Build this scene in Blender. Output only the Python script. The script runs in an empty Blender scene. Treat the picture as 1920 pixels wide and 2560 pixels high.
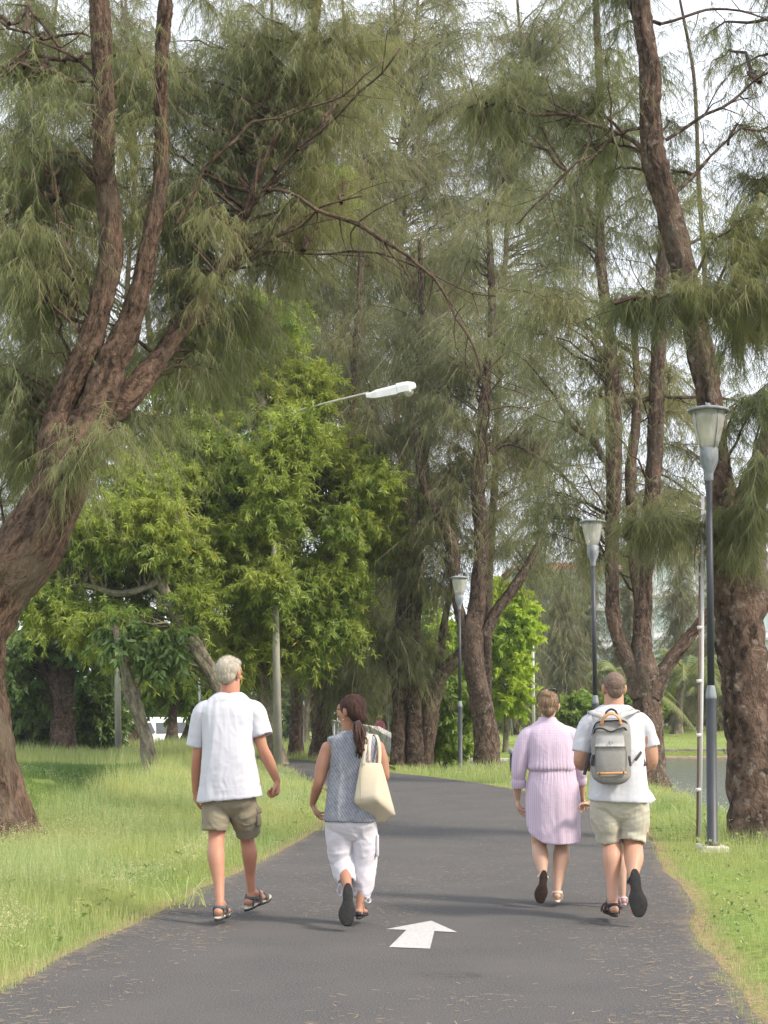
import bpy, math, random
import numpy as np
from mathutils import Vector, Matrix

# ------------------------------------------------------------------ camera, world, sun, exposure
SC = bpy.context.scene
F, CX, CY = 3700.0, 960.0, 1280.0
CAMH = 1.5
PITCH = math.atan(488.0 / F)
cam_d = bpy.data.cameras.new("camera")
cam_d.sensor_fit = 'VERTICAL'; cam_d.sensor_height = 24.0; cam_d.sensor_width = 24.0
cam_d.lens = F / 2560.0 * 24.0
cam_d.clip_start = 0.1; cam_d.clip_end = 5000
cam = bpy.data.objects.new("camera", cam_d)
SC.collection.objects.link(cam)
cam.location = (0, 0, CAMH)
cam.rotation_euler = (math.pi / 2 + PITCH, 0, 0)
SC.camera = cam

SUN_EL, SUN_AZ = math.radians(42), math.radians(116)      # azimuth measured from +Y towards +X
W = bpy.data.worlds.new("World"); SC.world = W; W.use_nodes = True
nt = W.node_tree; nt.nodes.clear()
sky = nt.nodes.new('ShaderNodeTexSky'); sky.sky_type = 'NISHITA'; sky.sun_disc = False
sky.sun_elevation = SUN_EL; sky.sun_rotation = SUN_AZ
sky.dust_density = 3.0; sky.air_density = 1.0; sky.ozone_density = 1.0
tcn = nt.nodes.new('ShaderNodeTexCoord')
mpn = nt.nodes.new('ShaderNodeMapping'); mpn.inputs['Scale'].default_value = (1.5, 1.5, 4.0)
cln = nt.nodes.new('ShaderNodeTexNoise'); cln.inputs['Scale'].default_value = 2.2; cln.inputs['Detail'].default_value = 5
crm = nt.nodes.new('ShaderNodeMapRange'); crm.inputs['From Min'].default_value = 0.35; crm.inputs['From Max'].default_value = 0.62
crm.inputs['To Min'].default_value = 0.62; crm.inputs['To Max'].default_value = 0.95
mixs = nt.nodes.new('ShaderNodeMix'); mixs.data_type = 'RGBA'
mixs.inputs[7].default_value = (10.2, 10.6, 11.6, 1)          # thin high cloud veil over the blue
bg = nt.nodes.new('ShaderNodeBackground'); bg.inputs['Strength'].default_value = 0.118
out = nt.nodes.new('ShaderNodeOutputWorld')
L_ = nt.links
L_.new(tcn.outputs['Generated'], mpn.inputs['Vector']); L_.new(mpn.outputs['Vector'], cln.inputs['Vector'])
L_.new(cln.outputs['Fac'], crm.inputs['Value']); L_.new(crm.outputs['Result'], mixs.inputs[0])
L_.new(sky.outputs['Color'], mixs.inputs[6]); L_.new(mixs.outputs[2], bg.inputs['Color'])
L_.new(bg.outputs['Background'], out.inputs['Surface'])

sun_d = bpy.data.lights.new("sun", 'SUN'); sun_d.energy = 3.5; sun_d.angle = math.radians(9)
sun_d.color = (1.0, 0.89, 0.74)
sun = bpy.data.objects.new("sun", sun_d); SC.collection.objects.link(sun)
sd = Vector((math.sin(SUN_AZ) * math.cos(SUN_EL), math.cos(SUN_AZ) * math.cos(SUN_EL), math.sin(SUN_EL)))
sun.rotation_euler = sd.to_track_quat('Z', 'Y').to_euler()

SC.view_settings.view_transform = 'Standard'; SC.view_settings.look = 'None'
SC.view_settings.exposure = 0.6; SC.view_settings.gamma = 1.0
SC.cycles.max_bounces = 8; SC.cycles.transparent_max_bounces = 12
SC.cycles.transmission_bounces = 6; SC.cycles.diffuse_bounces = 4; SC.cycles.glossy_bounces = 3
SC.cycles.use_denoising = True
SC.cycles.sample_clamp_indirect = 6.0

# ------------------------------------------------------------------ helpers
rng = np.random.default_rng(7)
_ca, _sa = math.cos(PITCH), math.sin(PITCH)
def ray(px, py):
    u = (px - CX) / F; v = (CY - py) / F
    return np.array([u, _ca - v * _sa, _sa + v * _ca])
def P(px, py, Y):
    d = ray(px, py); t = Y / d[1]
    return np.array([d[0] * t, Y, CAMH + d[2] * t])
def G(px, py, z=0.0):
    d = ray(px, py); t = (z - CAMH) / d[2]
    return np.array([d[0] * t, d[1] * t, z])
def mpp(Y): return Y / F

def hsh(i, j, k, seed):
    n = (i.astype(np.int64) * 73856093) ^ (j.astype(np.int64) * 19349663) ^ (k.astype(np.int64) * 83492791) ^ (seed * 2654435761 & 0x7fffffff)
    n = (n ^ (n >> 13)) * 1274126177 & 0x7fffffff
    n = (n ^ (n >> 16)) * 668265263 & 0x7fffffff
    return ((n >> 7) & 0xffff) / 65535.0
def vnoise(p, seed=0):
    p = np.asarray(p, float); f = np.floor(p); i = f.astype(np.int64); t = p - f; t = t * t * (3 - 2 * t)
    r = 0
    for a in (0, 1):
        wa = t[:, 0] if a else 1 - t[:, 0]
        for b in (0, 1):
            wb = t[:, 1] if b else 1 - t[:, 1]
            for c in (0, 1):
                wc = t[:, 2] if c else 1 - t[:, 2]
                r = r + wa * wb * wc * hsh(i[:, 0] + a, i[:, 1] + b, i[:, 2] + c, seed)
    return r
def fbm(p, oct=3, seed=0):
    p = np.asarray(p, float); s = 0; a = 0.5; n = 0
    for o in range(oct):
        s = s + a * vnoise(p * (2 ** o), seed + o * 17); n += a; a *= 0.5
    return s / n
def unit(v):
    v = np.asarray(v, float); return v / (np.linalg.norm(v, axis=-1, keepdims=True) + 1e-12)

def link(o):
    SC.collection.objects.link(o); return o
def tag(o, label=None, cat=None, group=None, kind=None):
    if label: o['label'] = label
    if cat: o['category'] = cat
    if group: o['group'] = group
    if kind: o['kind'] = kind
    return o
def thing(name, label, cat, loc=(0, 0, 0), group=None):
    o = bpy.data.objects.new(name, None); link(o)
    o.location = [float(c) for c in loc]; o.empty_display_size = 0.2
    return tag(o, label, cat, group)
ROOTLOC = {}
def mk(name, V, Fs, mats, parent=None, base=None, midx=None, attrs=None, smooth=True):
    """V (n,3) world coordinates, Fs list of (m,k) index arrays; parent's location is subtracted."""
    V = np.asarray(V, np.float32).reshape(-1, 3)
    if not isinstance(Fs, (list, tuple)): Fs = [Fs]
    Fs = [np.asarray(f, np.int32) for f in Fs if len(f)]
    if base is None:
        if parent is not None:
            b = Vector((0, 0, 0)); q = parent
            while q is not None: b = b + q.location; q = q.parent
            base = tuple(b)
        else: base = (0, 0, 0)
    V = V - np.array(base, np.float32)
    me = bpy.data.meshes.new(name)
    nl = sum(f.size for f in Fs); nf = sum(len(f) for f in Fs)
    me.vertices.add(len(V)); me.vertices.foreach_set('co', V.ravel())
    me.loops.add(nl); me.polygons.add(nf)
    me.loops.foreach_set('vertex_index', np.concatenate([f.ravel() for f in Fs]))
    tot = np.concatenate([np.full(len(f), f.shape[1], np.int32) for f in Fs])
    st = np.concatenate([[0], np.cumsum(tot)[:-1]]).astype(np.int32)
    me.polygons.foreach_set('loop_start', st); me.polygons.foreach_set('loop_total', tot)
    if not isinstance(mats, (list, tuple)): mats = [mats]
    for m in mats: me.materials.append(m)
    if midx is not None: me.polygons.foreach_set('material_index', np.asarray(midx, np.int32))
    me.polygons.foreach_set('use_smooth', np.full(nf, bool(smooth)))
    me.update(calc_edges=True); me.validate()
    if attrs:
        for k, (dom, a) in attrs.items():
            a = np.asarray(a, np.float32)
            if a.ndim == 1:
                at = me.attributes.new(k, 'FLOAT', dom); at.data.foreach_set('value', a)
            else:
                at = me.attributes.new(k, 'FLOAT_VECTOR', dom); at.data.foreach_set('vector', a.ravel())
    o = bpy.data.objects.new(name, me); link(o)
    if parent is not None: o.parent = parent
    else: o.location = base
    return o
class Acc:
    """collects shapes for ONE mesh"""
    def __init__(s): s.V = []; s.F = []; s.n = 0; s.m = []; s.a = []
    def add(s, V, Fs, mi=0):
        if not isinstance(Fs, (list, tuple)): Fs = [Fs]
        for f in Fs:
            if len(f): s.F.append(np.asarray(f) + s.n); s.m.append(np.full(len(f), mi))
        s.V.append(np.asarray(V, float)); s.n += len(V); return s
    def arr(s): return np.concatenate(s.V), s.F
    def out(s, name, mats, parent=None, smooth=True, **k):
        V = np.concatenate(s.V)
        return mk(name, V, s.F, mats, parent, midx=np.concatenate(s.m), smooth=smooth, **k)

def catmull(pts, step=None, n=None):
    pts = np.asarray(pts, float)
    if len(pts) == 2: 
        d = np.linalg.norm(pts[1][:3] - pts[0][:3]); m = n or max(2, int(d / step) + 1)
        t = np.linspace(0, 1, m)[:, None]; return pts[0] * (1 - t) + pts[1] * t
    E = np.vstack([2 * pts[0] - pts[1], pts, 2 * pts[-1] - pts[-2]])
    res = []
    for i in range(len(pts) - 1):
        p0, p1, p2, p3 = E[i:i + 4]
        d = np.linalg.norm((p2 - p1)[:3]); m = n or max(2, int(d / step) + 1)
        t = np.linspace(0, 1, m, endpoint=False)[:, None]
        res.append(0.5 * ((2 * p1) + (-p0 + p2) * t + (2 * p0 - 5 * p1 + 4 * p2 - p3) * t ** 2 + (-p0 + 3 * p1 - 3 * p2 + p3) * t ** 3))
    res.append(pts[-1:]); return np.vstack(res)
def frames(pts):
    T = np.gradient(pts, axis=0); T = unit(T)
    N = np.zeros_like(T); a = np.array([1., 0, 0]) if abs(T[0, 0]) < 0.9 else np.array([0, 1., 0])
    n = a - T[0] * a.dot(T[0]); n /= np.linalg.norm(n); N[0] = n
    for i in range(1, len(T)):
        n = n - T[i] * n.dot(T[i]); n /= np.linalg.norm(n) + 1e-12; N[i] = n
    return T, N, np.cross(T, N)
def ringfaces(nr, ns, cap=True, off=0):
    i = np.arange(nr - 1)[:, None] * ns; j = np.arange(ns)[None, :]; j2 = (j + 1) % ns
    q = np.stack([i + j, i + j2, i + ns + j2, i + ns + j], -1).reshape(-1, 4) + off
    return q
def tube(pts, r, ns=8, cap=True):
    """plain tube along pts with radii r (scalar / list / (n,2) elliptical)"""
    pts = np.asarray(pts, float); k = len(pts)
    r = np.asarray(r, float)
    if r.ndim == 0: r = np.full(k, float(r))
    if r.ndim == 1: r = np.stack([r, r], 1)
    T, N, B = frames(pts); th = np.arange(ns) * 2 * math.pi / ns
    V = pts[:, None, :] + (np.cos(th)[None, :, None] * N[:, None, :]) * r[:, None, :1] + (np.sin(th)[None, :, None] * B[:, None, :]) * r[:, None, 1:2]
    V = V.reshape(-1, 3); Fq = ringfaces(k, ns)
    Fs = [Fq]
    if cap:
        V = np.vstack([V, pts[0], pts[-1]]); a = k * ns
        j = np.arange(ns); j2 = (j + 1) % ns
        Fs.append(np.stack([np.full(ns, a), j2, j], 1)); Fs.append(np.stack([np.full(ns, a + 1), j + (k - 1) * ns, j2 + (k - 1) * ns], 1))
    return V, Fs
def lathe(prof, center, ns=24, cap=True):
    """prof: list of (r,z) from bottom to top around a vertical axis at center"""
    c = np.asarray(center, float); th = np.arange(ns) * 2 * math.pi / ns
    V = np.array([[c[0] + r * math.cos(t), c[1] + r * math.sin(t), c[2] + z] for r, z in prof for t in th])
    Fs = [ringfaces(len(prof), ns)]
    if cap:
        n = len(prof); V = np.vstack([V, [c[0], c[1], c[2] + prof[0][1]], [c[0], c[1], c[2] + prof[-1][1]]]); a = n * ns
        j = np.arange(ns); j2 = (j + 1) % ns
        Fs.append(np.stack([np.full(ns, a), j2, j], 1)); Fs.append(np.stack([np.full(ns, a + 1), j + (n - 1) * ns, j2 + (n - 1) * ns], 1))
    return V, Fs
def box(c, s, R=None, bev=0.0):
    """box centred c with full size s; small chamfer on every edge when bev > 0"""
    c = np.asarray(c, float); h = np.asarray(s, float) / 2
    if bev <= 0:
        V = np.array([[x, y, z] for x in (-1, 1) for y in (-1, 1) for z in (-1, 1)], float) * h
        Fq = np.array([[0, 1, 3, 2], [4, 6, 7, 5], [0, 4, 5, 1], [2, 3, 7, 6], [0, 2, 6, 4], [1, 5, 7, 3]])
        Fs = [Fq]
    else:
        b = min(bev, h.min() * 0.9)
        bm = __import__('bmesh').new(); __import__('bmesh').ops.create_cube(bm, size=1.0)
        for v in bm.verts: v.co = Vector((v.co.x * 2 * h[0], v.co.y * 2 * h[1], v.co.z * 2 * h[2]))
        __import__('bmesh').ops.bevel(bm, geom=bm.edges[:], offset=b, segments=2, affect='EDGES', profile=0.6)
        bm.verts.index_update(); V = np.array([v.co[:] for v in bm.verts])
        d = {}
        for f in bm.faces: d.setdefault(len(f.verts), []).append([v.index for v in f.verts])
        Fs = [np.array(x) for x in d.values()]; bm.free()
    if R is not None: V = V @ np.asarray(R).T
    return V + c, Fs
def rotz(a):
    c, s = math.cos(a), math.sin(a); return np.array([[c, -s, 0], [s, c, 0], [0, 0, 1.]])
def rotx(a):
    c, s = math.cos(a), math.sin(a); return np.array([[1., 0, 0], [0, c, -s], [0, s, c]])
def roty(a):
    c, s = math.cos(a), math.sin(a); return np.array([[c, 0, s], [0, 1., 0], [-s, 0, c]])

# ------------------------------------------------------------------ materials
class NT:
    def __init__(s, name):
        s.m = bpy.data.materials.new(name); s.m.use_nodes = True; s.t = s.m.node_tree; s.t.nodes.clear()
        s.out = s.n('ShaderNodeOutputMaterial')
    def n(s, typ, **kw):
        nd = s.t.nodes.new(typ)
        for k, v in kw.items():
            if k.startswith('i_'): nd.inputs[k[2:].replace('_', ' ')].default_value = v
            else: setattr(nd, k, v)
        return nd
    def l(s, a, b): s.t.links.new(a, b)
    def attr(s, name, vec=False):
        a = s.n('ShaderNodeAttribute', attribute_name=name); return a.outputs['Vector' if vec else 'Fac']
    def obj(s): return s.n('ShaderNodeTexCoord').outputs['Object']
    def geo(s): return s.n('ShaderNodeNewGeometry').outputs['Position']
    def noise(s, vec, scale, detail=4, rough=0.55, dist=0.0, sc=(1, 1, 1)):
        if sc != (1, 1, 1):
            mp = s.n('ShaderNodeMapping'); mp.inputs['Scale'].default_value = sc; s.l(vec, mp.inputs['Vector']); vec = mp.outputs['Vector']
        t = s.n('ShaderNodeTexNoise'); t.inputs['Scale'].default_value = scale; t.inputs['Detail'].default_value = detail
        t.inputs['Roughness'].default_value = rough; t.inputs['Distortion'].default_value = dist
        s.l(vec, t.inputs['Vector']); return t.outputs['Fac']
    def ramp(s, fac, stops, interp='LINEAR'):
        r = s.n('ShaderNodeValToRGB'); r.color_ramp.interpolation = interp
        e = r.color_ramp.elements
        while len(e) < len(stops): e.new(0.5)
        for x, (p, c) in zip(e, stops): x.position = p; x.color = (*c, 1)
        s.l(fac, r.inputs['Fac']); return r.outputs['Color']
    def mix(s, fac, a, b, mode='MIX'):
        m = s.n('ShaderNodeMix', data_type='RGBA', blend_type=mode)
        for sock, v in ((m.inputs[0], fac), (m.inputs[6], a), (m.inputs[7], b)):
            if isinstance(v, (int, float)): sock.default_value = v
            elif isinstance(v, tuple): sock.default_value = (*v, 1)
            else: s.l(v, sock)
        return m.outputs[2]
    def math(s, op, a, b=None, c=None, clamp=False):
        m = s.n('ShaderNodeMath', operation=op, use_clamp=clamp)
        for i, v in enumerate((a, b, c)):
            if v is None: continue
            if isinstance(v, (int, float)): m.inputs[i].default_value = v
            else: s.l(v, m.inputs[i])
        return m.outputs[0]
    def rng(s, v, a, b, c=0., d=1.):
        m = s.n('ShaderNodeMapRange'); s.l(v, m.inputs['Value'])
        for k, x in zip(('From Min', 'From Max', 'To Min', 'To Max'), (a, b, c, d)): m.inputs[k].default_value = x
        return m.outputs['Result']
    def xyz(s, v):
        m = s.n('ShaderNodeSeparateXYZ'); s.l(v, m.inputs[0]); return m.outputs
    def bump(s, h, strength=0.5, dist=0.01):
        b = s.n('ShaderNodeBump'); b.inputs['Strength'].default_value = strength; b.inputs['Distance'].default_value = dist
        s.l(h, b.inputs['Height']); return b.outputs['Normal']
    def pbr(s, col, rough=0.6, normal=None, metal=0.0, spec=0.4, sss=0.0, ssr=(1, .3, .2), trans=None, tw=0.35, sheen=0.0):
        p = s.n('ShaderNodeBsdfPrincipled')
        if isinstance(col, tuple): p.inputs['Base Color'].default_value = (*col, 1)
        else: s.l(col, p.inputs['Base Color'])
        if isinstance(rough, (int, float)): p.inputs['Roughness'].default_value = rough
        else: s.l(rough, p.inputs['Roughness'])
        p.inputs['Metallic'].default_value = metal; p.inputs['Specular IOR Level'].default_value = spec
        if sheen: p.inputs['Sheen Weight'].default_value = sheen
        if sss: 
            p.inputs['Subsurface Weight'].default_value = sss; p.inputs['Subsurface Radius'].default_value = ssr
            p.inputs['Subsurface Scale'].default_value = 0.01
        if normal is not None: s.l(normal, p.inputs['Normal'])
        sh = p.outputs['BSDF']
        if trans is not None:
            t = s.n('ShaderNodeBsdfTranslucent')
            if isinstance(trans, tuple): t.inputs['Color'].default_value = (*trans, 1)
            else: s.l(trans, t.inputs['Color'])
            mx = s.n('ShaderNodeMixShader'); mx.inputs[0].default_value = tw
            s.l(sh, mx.inputs[1]); s.l(t.outputs[0], mx.inputs[2]); sh = mx.outputs[0]
        s.l(sh, s.out.inputs['Surface']); return s.m

def plain(name, col, rough=0.6, metal=0.0, var=0.12, scale=8.0, bump=0.0, spec=0.4, sc=(1, 1, 1)):
    t = NT(name); f = t.noise(t.obj(), scale, 5, sc=sc)
    c = t.ramp(f, [(0.3, tuple(max(0, x * (1 - var)) for x in col)), (0.7, tuple(min(1, x * (1 + var)) for x in col))])
    return t.pbr(c, rough, t.bump(f, bump, 0.01) if bump else None, metal, spec)

def foliage_mat(name, cols, rough=0.55, tw=0.4, yellow=None, spec=0.3, tmul=1.3):
    t = NT(name); r = t.attr('rnd')
    n = len(cols); c = t.ramp(r, [(i / (n - 1), cols[i]) for i in range(n)])
    if yellow:
        k = t.math('GREATER_THAN', t.attr('rnd2'), yellow[0]); c = t.mix(k, c, yellow[1])
    big = t.noise(t.geo(), 0.35, 3)
    c2 = t.mix(t.rng(big, 0.35, 0.65, 0, .55), c, cols[0] if False else tuple(min(1, x * y) for x, y in zip(cols[-1], (1.15, 1.0, .8))))
    tr = t.mix(1.0, c2, (tmul, tmul, tmul * .7), 'MULTIPLY')
    return t.pbr(c2, rough, None, 0, spec, trans=tr, tw=tw)

M = {}
def bark_mat(name, dark, light, scale=22., moss=None, patch=None):
    t = NT(name); v = t.attr('tc', True)
    f = t.noise(v, scale, 6, 0.62, 0.8); g = t.noise(v, scale * 0.28, 3, 0.5, 1.0); h = t.noise(v, scale * 3.0, 4, .6)
    vo = t.n('ShaderNodeTexVoronoi', feature='DISTANCE_TO_EDGE'); vo.inputs['Scale'].default_value = scale * .9; t.l(v, vo.inputs['Vector'])
    vr = t.rng(vo.outputs['Distance'], 0, .16, 0, 1)
    hh = t.math('ADD', t.math('ADD', t.math('MULTIPLY', f, 0.62), t.math('MULTIPLY', g, 0.38)), t.math('MULTIPLY', vr, .0))
    c = t.ramp(hh, [(0.41, dark), (0.5, tuple((a + b) / 2 for a, b in zip(dark, light))), (0.59, light)])
    c = t.mix(t.rng(h, 0.3, 0.7, 0, 0.5), c, tuple(x * 0.55 for x in light))
    big = t.noise(t.geo(), 1.1, 3)
    if moss: c = t.mix(t.rng(big, 0.5, 0.68, 0, 0.6), c, moss)
    if patch:
        p = t.noise(t.geo(), 9.0, 4, .6); c = t.mix(t.rng(p, 0.57, 0.66, 0, 0.8), c, patch)
    ht = t.math('ADD', hh, t.math('MULTIPLY', h, 0.25))
    return t.pbr(c, 0.92, t.bump(ht, 1.0, 0.09), 0, 0.15)
M['bark_red'] = bark_mat('casuarina_bark_red', (0.018, 0.012, 0.009), (0.195, 0.127, 0.09), 26, moss=(0.15, 0.125, 0.09))
M['bark_grey'] = bark_mat('casuarina_bark_grey', (0.02, 0.014, 0.011), (0.19, 0.128, 0.095), 22, moss=(0.12, .1, .075), patch=(0.24, .2, .17))
M['bark_dark'] = bark_mat('casuarina_bark_dark', (0.02, 0.014, 0.011), (0.15, 0.105, 0.08), 20, patch=(0.2, .17, .14))
M['bark_pale'] = bark_mat('acacia_bark', (0.07, 0.06, 0.045), (0.32, 0.28, 0.2), 10, moss=(0.2, 0.2, 0.12), patch=(0.08, .07, .05))
M['twig'] = plain('twig_wood', (0.17, 0.13, 0.1), 0.85)
M['needle_a'] = foliage_mat('needles_olive', [(0.112, 0.138, 0.07), (0.185, 0.215, 0.105), (0.27, 0.29, 0.15)], tw=0.45, yellow=(0.93, (0.25, 0.21, 0.09)))
M['needle_b'] = foliage_mat('needles_deep', [(0.09, 0.115, 0.058), (0.155, 0.182, 0.09), (0.235, 0.255, 0.13)], tw=0.42, yellow=(0.95, (0.2, 0.17, 0.08)))
M['needle_c'] = foliage_mat('needles_far', [(0.11, 0.13, 0.075), (0.17, 0.19, 0.1), (0.23, 0.245, 0.13)], tw=0.42)
M['leaf_acacia'] = foliage_mat('acacia_leaves', [(0.12, 0.195, 0.035), (0.23, 0.32, 0.065), (0.38, 0.45, 0.11)], 0.45, 0.48, yellow=(0.955, (0.55, 0.42, 0.04)), spec=.5)
M['leaf_dark'] = foliage_mat('broad_leaves_dark', [(0.045, 0.095, 0.028), (0.09, 0.165, 0.045), (0.16, 0.24, 0.065)], 0.4, 0.36, yellow=(0.99, (0.4, 0.16, 0.04)), spec=.5)
M['leaf_lime'] = foliage_mat('lime_leaves', [(0.2, 0.34, 0.04), (0.32, 0.45, 0.06), (0.42, 0.52, 0.08)], 0.5, 0.5)
M['leaf_mid'] = foliage_mat('shrub_leaves', [(0.08, 0.16, 0.035), (0.15, 0.25, 0.055), (0.25, 0.34, 0.08)], 0.5, 0.4)
M['palm'] = foliage_mat('palm_leaves', [(0.1, 0.15, 0.06), (0.17, 0.22, 0.08), (0.26, 0.29, 0.13)], 0.5, 0.35)
# ------------------------------------------------------------------ trees: builders
def stemgeo(pts, rad, seed=0, ns=26, step=0.12, bark=0.03, flare=0.0, cap=True, lobes=3):
    """tapered bark-covered stem; pts (k,3), rad (k). Returns V,F,tc"""
    pr = np.hstack([np.asarray(pts, float), np.asarray(rad, float)[:, None]])
    pr = catmull(pr, step=step); p = pr[:, :3]; r = np.maximum(pr[:, 3], 0.004)
    s = np.concatenate([[0], np.cumsum(np.linalg.norm(np.diff(p, axis=0), axis=1))])
    T, N, B = frames(p); th = np.arange(ns) * 2 * math.pi / ns
    r0 = r.mean()
    C, S = np.cos(th), np.sin(th)
    tc = np.stack([np.broadcast_to(C * r0, (len(p), ns)), np.broadcast_to(S * r0, (len(p), ns)), np.broadcast_to((s * 0.34)[:, None], (len(p), ns))], -1).reshape(-1, 3) + seed * 3.1
    tw = s[:, None] * 0.25
    rr = np.broadcast_to(r[:, None], (len(p), ns)).copy()
    n1 = fbm(tc * 16 / max(r0 * 3, .5), 3, seed); n2 = fbm(tc * 4 / max(r0 * 3, .5), 2, seed + 5)
    rid = (1 - np.abs(n1 * 2 - 1)).reshape(len(p), ns)
    kn = np.clip(vnoise(tc * np.array([5, 5, 7.]), seed + 31) - .8, 0, 1).reshape(len(p), ns)
    rr += bark * (rid - 0.75) * 2.6 + kn * r[:, None] * 1.1 + (n2.reshape(len(p), ns) - 0.5) * r[:, None] * 0.5
    if flare > 0:
        h = p[:, 2] - p[0, 2]
        fl = flare * np.exp(-np.maximum(h, 0) / (r[0] * 1.3))[:, None]
        lob = 0.62 + 0.38 * np.cos(lobes * th[None, :] + seed) + 0.2 * np.cos((lobes * 2 - 1) * th[None, :] + seed * 2 + tw)
        rr += r[:, None] * fl * np.maximum(lob, 0)
        lob2 = np.cos((lobes + 1) * th[None, :] + seed * 1.7)
        rr += r[:, None] * 0.09 * lob2 * np.exp(-np.maximum(h, 0) / 2.2)[:, None]
    V = p[:, None] + rr[..., None] * (C[None, :, None] * N[:, None] + S[None, :, None] * B[:, None])
    V = V.reshape(-1, 3); Fs = [ringfaces(len(p), ns)]
    V = np.vstack([V, p[-1]]); tc = np.vstack([tc, tc[-1]]); a = len(p) * ns; j = np.arange(ns)
    Fs.append(np.stack([np.full(ns, a), j + (len(p) - 1) * ns, (j + 1) % ns + (len(p) - 1) * ns], 1))
    return V, Fs, tc
class Wood:
    def __init__(s): s.V = []; s.F = []; s.t = []; s.n = 0
    def stem(s, *a, **k):
        V, Fs, tc = stemgeo(*a, **k); s.V.append(V); s.t.append(tc)
        for f in Fs: s.F.append(f + s.n)
        s.n += len(V); return s
    def twig(s, p, r, ns=5):
        V, Fs = tube(p, r, ns, cap=False); s.V.append(V); s.t.append(V * np.array([1, 1, .3]))
        for f in Fs: s.F.append(f + s.n)
        s.n += len(V)
    def out(s, name, mat, parent):
        return mk(name, np.concatenate(s.V), s.F, mat, parent, attrs={'tc': ('POINT', np.concatenate(s.t))})

def needles(A, B, m, L, w, droop, rg, spread=0.6, along=0.3):
    """m needles on each twig segment A->B"""
    n = len(A); t = rg.random((n, m, 1)); D = unit(B - A)[:, None]
    pos = A[:, None] + (B - A)[:, None] * t
    R = rg.normal(size=(n, m, 3)); R = unit(R)
    d = unit(along * D + spread * R + np.array([0, 0, -1.]) * droop)
    ln = L * rg.uniform(0.45, 1.55, (n, m, 1)) * rg.uniform(.7, 1.25, (n, 1, 1))
    side = unit(np.cross(d, rg.normal(size=(n, m, 3)))) * (w * 0.5)
    tip = pos + d * ln + np.array([0, 0, -1.]) * ln * 0.12
    V = np.stack([pos - side, pos + side, tip], 2).reshape(-1, 3)
    r1 = np.repeat(np.clip(rg.random((n, 1)) * 0.6 + rg.random((n, m)) * 0.4, 0, 1).ravel(), 3)
    r2 = np.repeat(np.clip(rg.random((n, 1)) * 0.8 + rg.random((n, m)) * 0.2, 0, 1).ravel(), 3)
    return V, r1, r2
def leaves(A, B, m, L, w, droop, rg, spread=0.9, along=0.3):
    n = len(A); t = rg.random((n, m, 1)) ** 0.8; D = unit(B - A)[:, None]
    pos = A[:, None] + (B - A)[:, None] * t
    d = unit(along * D + spread * unit(rg.normal(size=(n, m, 3))) + np.array([0, 0, -1.]) * droop)
    ln = L * rg.uniform(0.6, 1.25, (n, m, 1)); side = unit(np.cross(d, rg.normal(size=(n, m, 3)) + np.array([0, 0, .8])))
    nrm = np.cross(side, d)
    ww = w * rg.uniform(.7, 1.2, (n, m, 1)) * 0.5
    mid = pos + d * ln * 0.45 + nrm * ln * 0.06
    tip = pos + d * ln + np.array([0, 0, -1.]) * ln * 0.1
    V = np.stack([pos, mid - side * ww, tip, mid + side * ww], 2).reshape(-1, 3)
    r1 = np.repeat(np.clip(rg.random((n, 1)) * 0.6 + rg.random((n, m)) * 0.4, 0, 1).ravel(), 4)
    r2 = np.repeat(np.clip(rg.random((n, 1)) * 0.85 + rg.random((n, m)) * 0.15, 0, 1).ravel(), 4)
    return V, r1, r2

def bough(S, T, rg, arch=0.18, n=9, wob=0.05):
    S = np.asarray(S); T = np.asarray(T); L = np.linalg.norm(T - S)
    C = (S + T) / 2 + np.array([0, 0, L * arch]) + rg.normal(size=3) * L * 0.06
    t = np.linspace(0, 1, n)[:, None]
    p = (1 - t) ** 2 * S + 2 * t * (1 - t) * C + t * t * T
    p[1:-1] += rg.normal(size=(n - 2, 3)) * L * wob * 0.35
    return p

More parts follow.
